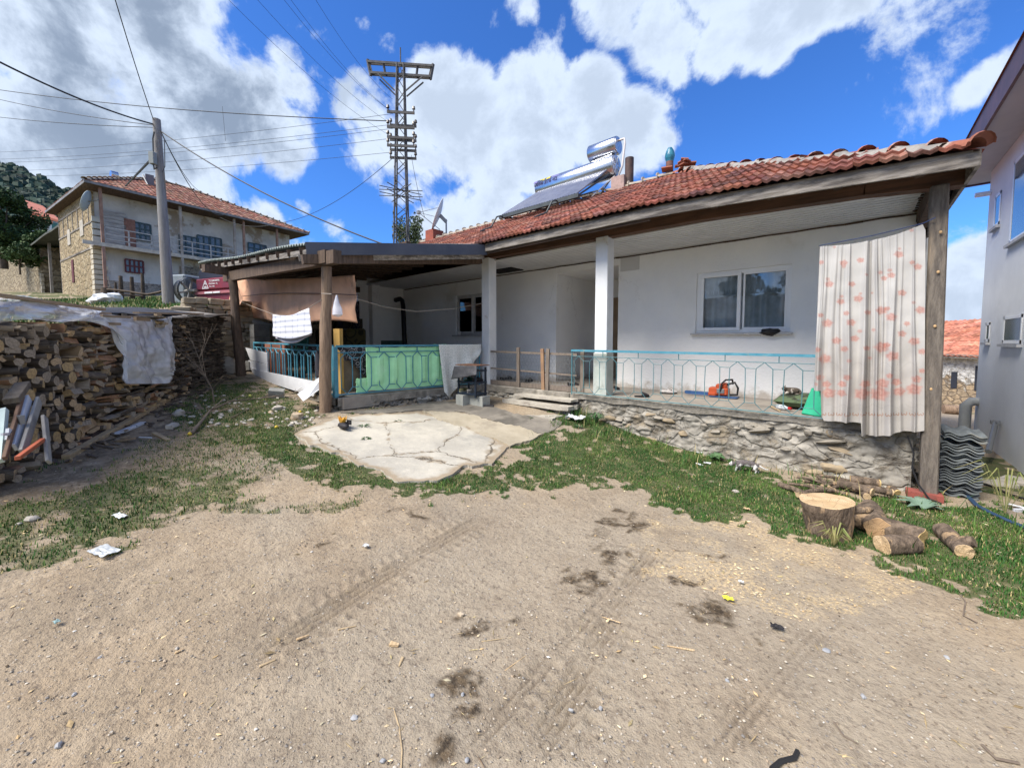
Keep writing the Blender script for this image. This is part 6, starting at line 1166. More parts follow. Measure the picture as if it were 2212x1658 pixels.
# rows of billets stacked on each other
row = 0; zoff = 0.0
while zoff < 1.75:
    hrow = R.uniform(.045, .095); s = -1.5 + R.uniform(0, .1)
    while s < 2.75:
        left = s < -.3 + .15 * math.sin(zoff * 3); kind = 'dark' if left and R.random() < .8 else 'split'; b0 = pbase(s); zz = b0 + zoff + hrow / 2
        wd = R.uniform(.05, .115) if left else R.uniform(.045, .15)
        if s > 1.6: wd = R.uniform(.05, .12)
        tp = ptop(s) - .04 + .05 * mn.noise(Vector((s * 2, 0, 0)))
        if zz + hrow * .3 < tp:
            if not left and -.3 < s < 2.2 and R.random() < .36 and zoff > .06:
                ln = R.uniform(.16, .40); putlog(s, zz + R.uniform(-.012, .012), hrow * R.uniform(.8, 1.5), hrow * R.uniform(.5, 1.25), ln, 'split', length=True, proud=R.uniform(0, .08)); s += ln * .96; continue
            putlog(s + wd / 2, zz + R.uniform(-.012, .012), wd * 1.1, hrow * R.uniform(.75, 1.25) if not left else wd * R.uniform(.85, 1.1), .42, kind, R.uniform(-.55, .55), proud=R.uniform(-.08, .10) + .05 * (1 - zoff))
        s += wd * .97
    zoff += hrow * .93
def seen(M):
    q = M.translation; x, y, dep = proj(q.x, q.y, q.z); return -20 < x < 2240
vis = [l for l in loglist if seen(l[1])]; rest = [l for l in loglist if not seen(l[1])]
def zone(l):
    q = l[1].translation; b0 = pbase(l[2]); t = (q.z - b0) / (ptop(l[2]) - b0); return ('bottom', 'lower', 'upper', 'top')[max(0, min(3, int(t * 4)))] + ' rows ' + ('by the left picture edge' if l[2] < -.5 else 'above the leaning boards' if l[2] < -.2 else 'left of the hanging plastic' if l[2] < .7 else 'around the hanging plastic')
def pxsize(l): q = l[1].translation; return l[5] / ((q - E).dot(FW)) ** 2
vis.sort(key=lambda l: -pxsize(l)); LG = {('dark', 0): ('round dark-barked log with a pale cut end at the left of the woodpile', 'round logs at the left of the woodpile'),
  ('split', 0): ('split firewood billet packed end-on in the woodpile by the left edge', 'split billets in the woodpile'), ('split', 1): ('split firewood billet lying lengthwise in the face of the woodpile', 'billets lying lengthwise in the woodpile')}
for l in vis[:292]:
    o = bpy.data.objects.new('firewood_log', l[0]); C.objects.link(o); o.matrix_world = l[1]; lb, gp_ = LG[(l[3], 1 if l[4] else 0)] if l[3] == 'split' else LG[('dark', 0)]; zn = zone(l); lb = ('round dark log' if l[3] == 'dark' else 'billet lying lengthwise' if l[4] else 'split billet end-on') + ' in the woodpile, ' + zn; setp(o, lb, 'firewood', gp_ + ', ' + zn)
rsV, rsF, rsM = [], [], []; mm_ = [bark_m[0], end_m[0], bark_m[1], end_m[1], end_m[2], bark_m[2], bark_m[3]]
for l in vis[292:] + rest:
    me = l[0]; n0 = len(rsV); rsV += [tuple(l[1] @ v.co) for v in me.vertices]
    for p in me.polygons: rsF.append(tuple(i + n0 for i in p.vertices)); rsM.append(mm_.index(me.materials[p.material_index]) if me.materials[p.material_index] in mm_ else 2)
st_ = MB(); st_.v = rsV; st_.f = rsF; st_.m = rsM
# dark core and the older stack of thin slabs farther along
for k in range(9):
    s0 = -1.6 + k * .68; st_.prism([PP_(s0, -.32, pbase(s0) - .3), PP_(s0 + .7, -.32, pbase(s0) - .3), PP_(s0 + .7, -.32, ptop(s0 + .7) - .12), PP_(s0, -.32, ptop(s0) - .12)], pn * -.7, 0)
o = st_.build('firewood_mass', mm_); setp(o, 'smaller and hidden billets filling the rest of the woodpile', 'firewood', kind='stuff')
th = MB(); thm = [mat('thin_dark_slab', (.125, .10, .083), (.07, .057, .048), 8, .95, .5, 30), mat('thin_grey_slab', (.16, .135, .11), (.10, .085, .07), 8, .95, .4, 30), mat('thin_pale_slab', (.32, .24, .16), (.24, .18, .12), 8, .9, .3, 30)]
for k in range(2100):
    s = R.uniform(2.3, 4.65); zb = pbase(s); z = R.uniform(zb - .05, ptop(s)); d = (pt_ * R.uniform(.85, 1) + pn * R.uniform(-.3, .3) + Vector((0, 0, R.uniform(-.1, .1)))); ln = R.uniform(.12, .4); c = PP_(s, R.uniform(-.12, .12) + .06 * mn.noise(Vector((s * 2, z * 3, 0))), z); th.bar(c - d * ln / 2, c + d * ln / 2, R.uniform(.02, .07), R.uniform(.012, .03), mi=R.choices([0, 1, 2], [.66, .3, .04])[0])
for k in range(160):
    s = R.uniform(-.8, 5.0); zb = pbase(s); c = PP_(s, R.uniform(.05, .45), 0); c.z = g1(c.x, c.y) + .02; d = Vector((R.uniform(-1, 1), R.uniform(-1, 1), R.uniform(-.2, .3))); ln = R.uniform(.06, .25); th.bar(c - d * ln / 2, c + d * ln / 2, R.uniform(.01, .04), R.uniform(.008, .02), mi=R.choices([0, 1, 2], [.5, .3, .2])[0])
o = th.build('slab_wood_stack', thm); setp(o, 'older dark stack of thin slab wood between the woodpile and the stone wall', 'slab wood', kind='stuff')
# boards and sheets on top
def onpile(x, y, d=0.0, z=None): return PL(x, y, PP_(0, d, 0), pn)
def flat(name, pix, d, m, label, cat, th_=.012, group=None, deep=None):
    b = MB(); b.prism([onpile(x, y, d) for x, y in pix], pn * -th_); o = b.build(name, m); setp(o, label, cat, group); return o
tarb = mat('black_roof_felt', (.018, .018, .022), (.035, .034, .04), 4, .55, .3, 20, spec=.4)
def topsheet(name, s0, s1, d0, d1, dz0, dz1, m, label, cat, wav=.03, seed=1, th_=.012, n=40):
    vs = []; k = 6
    for j in range(k):
        for i in range(n):
            s = s0 + (s1 - s0) * i / (n - 1); d = d0 + (d1 - d0) * j / (k - 1); vs.append(PP_(s, d, ptop(s) + dz0 + (dz1 - dz0) * j / (k - 1) + wav * mn.noise(Vector((s * 1.6, d * 2, seed))) + wav * .4 * mn.noise(Vector((s * 6, d * 6, seed)))))
    b = MB(); b.add(vs, gridf(n, k).tolist()); o = b.build(name, m, solid=th_, smooth=60); setp(o, label, cat); return o
topsheet('roofing_felt', -1.8, 1.3, -.10, -1.2, .06, .22, tarb, 'black roofing felt laid over the left half of the woodpile', 'roofing felt', .05, 2)
topsheet('bark_slab', -1.9, -.35, -.22, -.9, .12, .27, mat('brown_bark_slab', (.16, .11, .085), (.1, .075, .06), 4, .9, .5, 14), 'curved brown bark slabs on the top left of the woodpile', 'bark slab', .07, 5, .03)
topsheet('roofing_felt', .8, 3.7, .02, -.9, .06, .16, tarb, 'long strip of black felt over the middle of the woodpile', 'roofing felt', .04, 9)
topsheet('grey_sheet', 2.2, 4.75, .22, -1.0, .02, .12, mat('weathered_sheet', (.26, .24, .22), (.18, .165, .155), 3, .85, .3, 20, stretch=(1, 3, 3)), 'weathered grey sheet roofing the far end of the woodpile', 'roof sheet', .03, 4)
for k, (s0, s1, d_, dz, w_, lb) in enumerate(((-.7, .7, -.02, .10, .10, 'pale edged plank under the felt at the left of the pile'), (0, 2.0, .03, .055, .05, 'long thin pale batten along the top front of the pile'), (.8, 3.1, .22, .10, .05, 'grey batten above the plastic sheet on the pile'), (2.4, 4.6, .27, .05, .045, 'thin grey batten along the far top edge of the pile'), (-1.7, .2, .16, .2, .06, 'grey batten at the very top left of the pile'))):
    b = MB(); b.bar(PP_(s0, d_, ptop(s0) + dz), PP_(s1, d_, ptop(s1) + dz * .7), .07, w_ * .45); o = b.build('batten', [mat('pale_plank', (.38, .28, .18), (.28, .2, .13), 4, .85, .3, 20), oldwood][k % 2]); setp(o, lb, 'plank')
for k in range(34):
    s = R.uniform(-.2, 2.6); a_ = PP_(s, R.uniform(-.3, .15), ptop(s) + R.uniform(-.03, .07)); d = pt_ * R.uniform(.5, 1) + pn * R.uniform(-.5, .5); th2 = MB(); th2.bar(a_, a_ + d * R.uniform(.15, .4), R.uniform(.03, .08), R.uniform(.02, .05)); o = th2.build('kindling', thm[R.choice([1, 2, 2])]); setp(o, 'short stick of kindling loose on top of the woodpile', 'kindling', 'kindling loose on the woodpile')
film = filmmat('plastic_sheet', (.84, .87, .92), .58, .22)
def filmsheet(name, grid, label, d, nu=50, nv=36, amp=.05, seed=1):
    """grid: rows of pixel points on the pile face, resampled"""
    rows = [[onpile(x, y, d + dd) for x, y, dd in r] for r in grid]; vs = []
    def lerp_row(r, t): k = t * (len(r) - 1); i = min(int(k), len(r) - 2); return r[i].lerp(r[i + 1], k - i)
    for j in range(nv):
        v = j / (nv - 1) * (len(rows) - 1); a = min(int(v), len(rows) - 2)
        for i in range(nu):
            u = i / (nu - 1); p = lerp_row(rows[a], u).lerp(lerp_row(rows[a + 1], u), v - a); q = Vector((u * 5, j / nv * 3.0, seed)); w_ = amp * (mn.noise(q) + .5 * abs(mn.noise(q * 2.3)) + .3 * mn.noise(q * 5) + .22 * abs(mn.noise(q * 11))) + amp * .6 * math.sin(u * 16 + 3 * mn.noise(q)) * (j / nv)
            vs.append(p + pn * (w_ + .02))
    b = MB(); b.add(vs, gridf(nu, nv).tolist()); o = b.build(name, film, smooth=180); setp(o, label, 'plastic sheet'); return o
filmsheet('plastic_sheet', [[(-30, 636, -.10), (50, 638, -.10), (110, 652, -.08), (180, 666, -.06), (215, 672, -.05)], [(-30, 664, .10), (40, 656, .10), (110, 670, .10), (170, 680, .08), (190, 688, .06)], [(-30, 700, .08), (30, 690, .08), (70, 690, .08), (110, 694, .06), (125, 697, .05)]], 'cloudy plastic sheet over the top left of the woodpile', .08, seed=3)
filmsheet('plastic_sheet', [[(128, 692, .02), (170, 676, 0), (230, 679, 0), (300, 688, 0), (335, 690, -.05), (366, 683, 0)], [(150, 694, .06), (210, 682, .06), (262, 712, .08), (300, 735, .1), (345, 740, .1), (370, 740, .08)], [(232, 690, .08), (262, 740, .1), (270, 780, .12), (305, 785, .13), (345, 790, .13), (374, 795, .1)], [(262, 740, .1), (270, 800, .12), (270, 829, .14), (320, 829, .14), (355, 828, .13), (366, 815, .1)]], 'cloudy plastic sheet hanging down the right part of the woodpile', .06, nu=60, nv=46, amp=.07, seed=8)
# things leaning on and lying before the pile
def lean(name, x0, y0, x1, y1, wpx, m, label, cat='plank', d0=.32, d1=.62, th_=.022, w1=None, bevel=.003):
    a = onpile(x0, y0, d0); c = onpile(x1, y1, d1); b = MB(); f = (c - E).dot(FW); b.bar(c, a, wpx / F * f, th_, up=pn * 1.0, w1=(w1 or wpx) / F * (a - E).dot(FW)); o = b.build(name, m, bevel=bevel); setp(o, label, cat); return o
wpl = mat('white_board', (.62, .64, .68), (.52, .54, .58), 5, .7, .1, 20, c3=(.38, .34, .3), s3=5, t3=(.64, .72)); gpl = mat('silver_grey_plank', (.34, .33, .31), (.25, .235, .22), 5, .85, .4, 30, c3=(.12, .11, .1), s3=9, t3=(.66, .7))
lean('door_board', 62, 860, 32, 966, 19, wpl, 'white painted board with an old hinge leaning on the woodpile', d0=.32, d1=.55)
o = bpy.data.objects['door_board']; 
lean('brown_strip', 48, 855, 10, 990, 10, mat('brown_strip', (.2, .12, .08), (.13, .08, .055), 5, .8), 'narrow dark brown strip leaning left of the white board')
lean('grey_plank', 84, 864, 48, 980, 24, gpl, 'broad silver grey plank leaning right of the white board', d0=.34, d1=.62, w1=20)
lean('shaped_plank', 96, 900, 105, 998, 15, gpl, 'short grey plank with a curved foot before the woodpile', d0=.5, d1=.7, w1=17)
lean('orange_pipe', 92, 950, 38, 989, 9, mat('orange_plastic', (.45, .12, .06), (.38, .1, .05), 5, .5), 'orange plastic pipe lying against the grey plank', 'pipe', .6, .8, .03)
lean('bark_log', 50, 830, 24, 866, 13, bark_m[0], 'short dark log leaning above the white board', 'log', .22, .35, .09)
pg = mat('pale_green_paint', (.52, .62, .60), (.45, .54, .52), 4, .6)
fr = thing('window_frame', 'pale green old frame piece with a white latch at the left edge', 'frame', onpile(5, 990, .6)); b = MB(); a = onpile(10, 884, .38); c = onpile(0, 996, .55); b.bar(c, a, .045, .03, up=pn); b.build('bar', pg, fr); b = MB(); b.bar(onpile(19, 926, .5), onpile(17, 950, .52), .03, .02, up=pn); b.bar(onpile(4, 938, .52), onpile(18, 937, .52), .02, .015, up=pn); b.build('latch', wpl, fr)
hb = MB(); hp = onpile(45, 906, .47); hb.box(hp, (.05, .03, .07), rz=.4); o2 = hb.build('hinge', MT['grey_steel'], o); 
def ground_bar(name, x0, y0, x1, y1, w_, h_, m, label, cat='plank', dz=0.0, group=None, w1=None):
    a = PG(x0, y0) + Vector((0, 0, h_ / 2 + dz)); c = PG(x1, y1) + Vector((0, 0, h_ / 2)); b = MB(); b.bar(a, c, w_, h_, w1=w1 or w_); o = b.build(name, m, bevel=.003); setp(o, label, cat, group); return o
ypl = mat('tan_plank', (.46, .35, .21), (.34, .255, .16), 4, .85, .3, 20, stretch=(3, 3, 3))
ground_bar('long_plank', 143, 992, 384, 852, .075, .05, ypl, 'long tan plank lying on the ground before the woodpile'); ground_bar('long_plank', 128, 990, 368, 850, .07, .045, MT['dark_timber'], 'long dark plank lying just behind the long tan plank', dz=.0)
ground_bar('painted_board', 246, 942, 309, 915, .07, .03, wpl, 'short white painted board beside the long planks'); ground_bar('offcut', 332, 937, 364, 953, .045, .025, ypl, 'small tan offcut on the dirt right of the long planks'); ground_bar('offcut', 56, 1012, 88, 994, .09, .02, mat('fresh_wood', (.50, .35, .18), (.42, .28, .15), 6, .8), 'freshly split offcut lying below the leaning planks')
ground_bar('offcut', 300, 945, 328, 946, .02, .012, wpl, 'thin pale stick by the end of the white board')
ground_bar('bark_log', 75, 960, 120, 985, .09, .07, bark_m[0], 'dark log lying at the foot of the woodpile', 'log')
# twigs and bare branches
tw = mat('twig', (.20, .16, .12), (.13, .1, .08), 9, .9)
def branch(name, pts, r0, label, sub=6, seed=1, cat='branch', dzs=None, dirs=None):
    rs = random.Random(seed); b = MB(); n = len(pts); b.tube(pts, [r0 * (1 - .75 * i / (n - 1)) for i in range(n)], 6)
    for k in range(sub):
        i = rs.randint(1, n - 1); p = Vector(pts[i]); d = (Vector(pts[i]) - Vector(pts[i - 1])).normalized(); q = d + Vector((rs.uniform(-.8, .8), rs.uniform(-.8, .8), rs.uniform(-.1, .7))); l = rs.uniform(.12, .45); m_ = p + q * l * .5 + Vector((rs.uniform(-.03, .03),) * 3); e_ = p + q * l; b.tube([p, m_, e_], [r0 * .35, r0 * .25, r0 * .1], 5); b.tube([m_, m_ + (q + Vector((rs.uniform(-.6, .6), rs.uniform(-.6, .6), .2))) * l * .4], [r0 * .2, r0 * .08], 4)
    o = b.build(name, tw, smooth=60); setp(o, label, cat)
bp0 = PG(463, 870); f_ = (bp0 - E).dot(FW); branch('bare_sapling', [bp0 - Vector((0, 0, .05)), P(458, 840, f_), P(445, 815, f_), P(437, 800, f_), P(430, 775, f_)], .014, 'bare branching sapling standing between the pile and the left post', 12, 3, 'sapling')
branch('fallen_branch', [PG(414, 940) + Vector((0, 0, .03)), PG(440, 915) + Vector((0, 0, .07)), PG(455, 900) + Vector((0, 0, .1)), PG(500, 882) + Vector((0, 0, .12)), PG(560, 870) + Vector((0, 0, .08)), PG(630, 862) + Vector((0, 0, .1))], .022, 'grey fallen branch on the grass between woodpile and shed', 12, 8)
branch('fallen_branch', [PG(500, 905) + Vector((0, 0, .02)), PG(530, 893) + Vector((0, 0, .05)), PG(575, 880) + Vector((0, 0, .03))], .008, 'thin twig lying right of the grey fallen branch', 5, 9)
b = MB(); q = PG(488, 806); b.ball(q + Vector((0, 0, .14)), (.25, .22, .24), 16, jit=.35, seed=4); o = b.build('boulder', mat('boulder', (.45, .42, .37), (.34, .31, .28), 4, .9, .5, 16), smooth=40); setp(o, 'large pale boulder at the foot of the left post', 'boulder')
for k, (x, y, lb) in enumerate(((467, 925, 'yellow fallen fruit near the branch stub'), (597, 925, 'yellow fallen fruit in the grass before the shed'), (410, 940, 'orange yellow fallen fruit at the branch end'), (540, 857, 'pale green fallen fruit by the shed post'))):
    b = MB(); q = PG(x if k else 648, y if k else 892); b.ball(q + Vector((0, 0, .02)), .024, 10); o = b.build('fallen_fruit', mat('fruit_yellow' if k != 3 else 'fruit_green', (.62, .45, .05) if k != 3 else (.5, .52, .12), rough=.5), smooth=80); setp(o, lb, 'fruit')
scatter2 = NR
V = []; 
for k in range(150):
    x, y = R.uniform(380, 690), R.uniform(845, 925); q = PG(x, y); 
    if R.random() < .5 or True:
        b = MB(); 
    V.append((q, R.uniform(.012, .05)))
b = MB()
for q, s in V: b.ball(q + Vector((0, 0, s * .2)), (s, s * .7, s * .45), 7, jit=.5, seed=s * 99)
o = b.build('rubble_bits', stm[0:1]); setp(o, 'loose rubble and stone bits on the ground between pile and shed', 'rubble', kind='stuff')
# ================================================================ AROUND THE SHED
def cblock(c, sz, rz, label, m=None, rot=None):
    b = MB(); c = Vector(c); M = rot or Matrix.Rotation(rz, 3, 'Z'); l, w_, h = sz; t = .028
    for (x0, x1, y0, y1) in ((-l / 2, l / 2, -w_ / 2, -w_ / 2 + t), (-l / 2, l / 2, w_ / 2 - t, w_ / 2), (-l / 2, -l / 2 + t, -w_ / 2 + t, w_ / 2 - t), (l / 2 - t, l / 2, -w_ / 2 + t, w_ / 2 - t), (-t / 2, t / 2, -w_ / 2 + t, w_ / 2 - t)):
        b.box(c + M @ Vector(((x0 + x1) / 2, (y0 + y1) / 2, 0)), (x1 - x0, y1 - y0, h), rot=M)
    b.box(c + M @ Vector((0, 0, h * .46)), (l - .01, w_ - .01, h * .07), rot=M)
    o = b.build('concrete_block', m or mat('cinder_block', (.30, .30, .28), (.24, .24, .23), 9, .95, .5, 60)); setp(o, label, 'concrete block'); return o
q = P(537, 789, 9.5); cblock(q, (.36, .2, .2), .3, 'concrete block perched against the white boards by the left post')
q = P(541, 817, 9.4); cblock(q, (.3, .2, .19), 1.0, 'tilted concrete block at the foot of the white boards', rot=Matrix.Rotation(.5, 3, 'X') @ Matrix.Rotation(.9, 3, 'Z'))
q = PG(597, 858); cblock(q + Vector((0, 0, .07)), (.24, .16, .16), .8, 'concrete block lying before the white boards', rot=Matrix.Rotation(.3, 3, 'Y') @ Matrix.Rotation(1.1, 3, 'Z'))
for k, (x, lb) in enumerate(((1012, 'left concrete block under the shoe rack'), (1034, 'right concrete block under the shoe rack'))): q = PG(x - 4 * (1 - k), 876 - 3 * (1 - k)); cblock(q + Vector((0, 0, .1)), (.2, .38, .2) if k == 0 else (.40, .2, .2), .0, lb, mat('pale_block', (.40, .41, .38), (.33, .34, .32), 9, .95, .4, 60))
# white boards at the foot of the left railing
pan = mat('white_plastic_panel', (.70, .71, .74), (.63, .64, .67), 4, .5, .05, c3=(.45, .41, .36), s3=5, t3=(.68, .78))
def panel(pix, Yp, label, th_=.02, nrm=(0, 1, 0)):
    b = MB(); b.prism([PY(x, y, Yp) for x, y in pix], Vector(nrm) * th_); o = b.build('cladding_board', pan); setp(o, label, 'board'); return o
panel([(530, 751), (576, 762), (577, 786), (540, 777)], 2.94, 'upper square white panel on the left railing'); panel([(536, 778), (577, 787), (578, 804), (541, 795)], 2.93, 'middle white panel strip on the left railing')
panel([(541, 796), (690, 826), (676, 856), (660, 851), (552, 817)], 2.90, 'long low white panel holding the bank before the left railing')
a_, b_ = PY(642, 851, 2.62), PY(655, 866, 2.55); c_, d_ = PY(697, 808, 2.84), PY(700, 833, 2.84); mbp = MB(); mbp.prism([b_, a_, c_, d_], (0, .03, .01)); o = mbp.build('cladding_board', pan); setp(o, 'white board leaning diagonally against the front post', 'board')
# tarp, washing, lines
def ftarp(u, v): return .05 * mn.noise(Vector((u * 5, v * 2, 2))) + .02 * mn.noise(Vector((u * 14, v * 5, 3))) + .015 * math.sin(u * 30) * v
tarpm = mat('peach_tarp', (.74, .43, .27), (.64, .36, .23), 3, .85, .15, 60, c3=(.34, .2, .13), s3=1.6, t3=(.58, .72))
TY = 3.35; cloth('peach_tarp', PY(510, 603, TY), PY(766, 594, TY), PY(774, 700, TY), PY(520, 690, TY), 70, 20, ftarp, tarpm, topf=lambda u: -.03 * math.sin(u * 3.1), botf=lambda u: .08 * math.exp(-((u - .03) / .05) ** 2) + .05 * math.sin(u * 9)); setp(bpy.data.objects['peach_tarp'], 'faded peach cloth screen hung across the lean-to', 'cloth screen')
cloth('tarp_corner', PY(513, 612, 2.9), PY(523, 650, 2.9), PY(500, 700, 2.9), PY(486, 665, 2.9), 14, 14, lambda u, v: .05 * mn.noise(Vector((u * 3, v * 3, 7))), tarpm); setp(bpy.data.objects['tarp_corner'], 'torn peach cloth corner wrapped behind the left post', 'cloth')
rope = mat('old_rope', (.28, .24, .2), rough=.9)
def line(pts, r, label, m=None, name='clothes_line', cat='rope'):
    b = MB(); b.tube(pts, r, 5); o = b.build(name, m or rope, smooth=60); setp(o, label, cat); return o
line([PY(505, 642, 3.28), PY(560, 636, 3.28), PY(620, 633, 3.28), PY(690, 634, 3.28), PY(775, 637, 3.28)], .008, 'dark cord running across the peach screen', mat('dark_cord', (.1, .06, .05)))
LY = 2.78; line([PY(513, 648, 2.8), PY(550, 664, LY), PY(588, 678, LY), PY(630, 683, LY), PY(667, 665, LY), PY(695, 647, LY)], .006, 'sagging clothes line between the two lean-to posts')
line([PY(772, 646, 3.2), PX(830, 663, -6.4), PX(900, 673, -6.3), PX(975, 667, -6.2), PX(1042, 655, -6.1)], .007, 'pale line sagging from the lean-to to the first white column')
line([PY(694, 634, 2.72), PY(716, 635, 2.72)], .008, 'rope wound round the front post'); 
def towelmat(name, c1, c2, sx, sz):
    m = bpy.data.materials.new(name); m.use_nodes = True; MT[name] = m; nt = m.node_tree; L = nt.links.new; b = nt.nodes['Principled BSDF']; b.inputs['Roughness'].default_value = .95
    co = NN(nt, 'ShaderNodeTexCoord').outputs['Object']; sp = NN(nt, 'ShaderNodeSeparateXYZ'); L(co, sp.inputs[0])
    a = mathn(nt, 'SINE', mathn(nt, 'MULTIPLY', sp.outputs[2], sz)); c = mathn(nt, 'SINE', mathn(nt, 'MULTIPLY', sp.outputs[0], sx)); v = mathn(nt, 'ADD', sstep(nt, a, .15, .4, 0, .7), sstep(nt, c, .75, .95, 0, .35), clamp=True)
    L(mixc(nt, v, c1, c2), b.inputs['Base Color']); return m
twm = towelmat('checked_towel', (.72, .72, .76), (.36, .38, .46), 22, 62)
tw_ = thing('towel', 'white towel with grey bands folded over the clothes line', 'towel', PY(630, 700, LY))
cloth('front_flap', PY(589, 679, LY - .02), PY(666, 665, LY - .02), PY(672, 719, LY - .03), PY(589, 725, LY - .03), 30, 20, lambda u, v: .012 * math.sin(u * 14) + .012 * mn.noise(Vector((u * 3, v * 3, 0))), twm, tw_, topf=lambda u: -.07 * math.sin(u * 3.14), botf=lambda u: -.08 * math.sin(u * 3.14) ** .7)
cloth('back_flap', PY(592, 681, LY + .03), PY(667, 667, LY + .03), PY(672, 723, LY + .03), PY(594, 731, LY + .03), 30, 20, lambda u, v: .012 * math.sin(u * 12 + 1), mat('plain_towel', (.62, .60, .66), (.55, .53, .6), 9, .95), tw_, topf=lambda u: -.07 * math.sin(u * 3.14), botf=lambda u: -.12 * math.sin(u * 3.14))
b = MB(); c = PY(727, 668, 2.9)
b.tube([c + Vector((0, 0, .22)), c + Vector((.0, 0, .1)), c + Vector((.01, 0, 0)), c + Vector((.02, 0, -.09)), c + Vector((.02, 0, -.12))], [.012, .035, .065, .08, .03], 12); v_ = b.v
b.v = [tuple(Vector(q) + Vector((1, .6, .4)) * .025 * mn.noise(Vector(q) * 16)) for q in v_]; o = b.build('carrier_bag', filmmat('bag_film', (.72, .72, .78), .75), smooth=50); setp(o, 'pale plastic carrier bag hanging right of the front post', 'bag')
# porch corner: carpets, boards, chair, block pillar
def kilimmat(name, base, line_c, sc, kind='dia'):
    m = bpy.data.materials.new(name); m.use_nodes = True; MT[name] = m; nt = m.node_tree; L = nt.links.new; b = nt.nodes['Principled BSDF']; b.inputs['Roughness'].default_value = .95
    co = NN(nt, 'ShaderNodeTexCoord').outputs['Object']; mp = NN(nt, 'ShaderNodeMapping'); mp.inputs['Scale'].default_value = (sc, sc, sc); L(co, mp.inputs[0])
    v = NN(nt, 'ShaderNodeTexVoronoi', feature='F1' if kind != 'dia' else 'F1', distance='MANHATTAN' if kind == 'dia' else 'EUCLIDEAN'); v.inputs['Scale'].default_value = 1; v.inputs['Randomness'].default_value = .0 if kind == 'dia' else .75; L(mp.outputs[0], v.inputs['Vector'])
    s = mathn(nt, 'SINE', mathn(nt, 'MULTIPLY', v.outputs['Distance'], 18 if kind == 'dia' else 22)); L(mixc(nt, sstep(nt, s, .45, .8), base, line_c), b.inputs['Base Color']); return m
kd = kilimmat('dark_kilim', (.04, .03, .032), (.14, .11, .10), 2.2); ky = kilimmat('paisley_cloth', (.025, .024, .028), (.26, .26, .28), 9, 'pai'); kg = kilimmat('olive_band', (.085, .075, .03), (.03, .03, .02), 3.0, 'pai')
def board(name, x0, x1, y0, y1, z0, z1, m, label, cat, **k): b = MB(); b.bx(x0, x1, y0, y1, z0, z1); o = b.build(name, m, **k); setp(o, label, cat); return o
board('hanging_kilim', -12.0, -10.5, 5.5, 5.52, 1.9, 2.75, kd, 'dark kilim with diamond lines hung behind the towel', 'kilim'); board('sofa_cover', -12.0, -10.0, 4.9, 5.45, 1.45, 1.98, kg, 'olive banded cushions along the back of the porch corner', 'cushion', bevel=.05)
board('patterned_spread', -12.2, -7.3, 4.3, 4.34, .72, 1.5, ky, 'dark spread with pale rings hanging behind the left railing', 'fabric')
board('wardrobe_back', -11.45, -11.05, 5.3, 5.9, .72, 2.3, mat('dark_brown_board', (.04, .03, .025), (.065, .05, .04), 3, .7), 'dark brown cabinet at the end of the porch bench', 'cabinet')
board('red_brown_board', -11.0, -9.7, 3.3, 3.34, .75, 1.62, mat('terracotta_board', (.34, .14, .09), (.28, .12, .08), 3, .7), 'reddish brown board standing behind the left railing', 'board')
b = MB(); 
for k in range(4): b.bx(-11.6, -11.25, 3.15, 3.5, .72 + k * .34, .72 + k * .34 + .325)
b.bar((-11.5, 3.2, 2.15), (-10.9, 4.4, 1.75), .1, .1); o = b.build('block_pillar', mat('dark_block', (.13, .13, .125), (.09, .09, .09), 6, .95, .4, 30)); setp(o, 'grey concrete block pillar just inside the left post', 'pillar')
gch = thing('garden_chair', 'green plastic garden chair with slatted back under the peach screen', 'chair', (-10.6, 3.9, .72)); gcm = mat('green_plastic', (.02, .10, .085), rough=.4)
b = MB()
for k in range(8): x = -10.87 + k * .078; b.bar((x, 4.02, 1.55), (x, 4.08, 2.12), .045, .012)
b.tube([(-10.95, 4.0, 1.45), (-10.95, 4.08, 2.05), (-10.85, 4.1, 2.18), (-10.6, 4.11, 2.22), (-10.35, 4.1, 2.18), (-10.25, 4.08, 2.05), (-10.25, 4.0, 1.45)], .025, 7); b.build('backrest', gcm, gch, smooth=50)
b = MB(); b.bx(-10.92, -10.28, 3.5, 4.05, 1.42, 1.46); b.build('seat', gcm, gch)
for x in (-10.9, -10.3):
    for y in (3.52, 4.0): b = MB(); b.bar((x, y, .72), (x, y, 1.42), .04, .04); b.build('leg', gcm, gch)
    b = MB(); b.tube([(x, 3.5, 1.42), (x, 3.5, 1.66), (x, 4.02, 1.7)], .02, 6); b.build('armrest', gcm, gch)
board('mustard_foam', -6.95, -6.72, 3.16, 3.22, .73, 1.86, mat('mustard_foam', (.48, .30, .09), (.42, .26, .08), 5, .9, .3, 20), 'tall mustard coloured foam board standing behind the corner post', 'foam board')
cbm = mat('cardboard', (.25, .19, .13), (.18, .14, .10), 4, .9)
board('cardboard_sheet', -6.83, -6.80, 3.25, 3.75, .73, 1.3, cbm, 'brown cardboard sheet behind the side railing', 'cardboard'); board('jacket_pile', -6.95, -6.88, 3.5, 4.0, .73, 1.2, mat('dull_red_cloth', (.13, .06, .07), (.09, .05, .06), 9, .95), 'dull red cloth behind the cardboard by the side railing', 'cloth', bevel=.02)
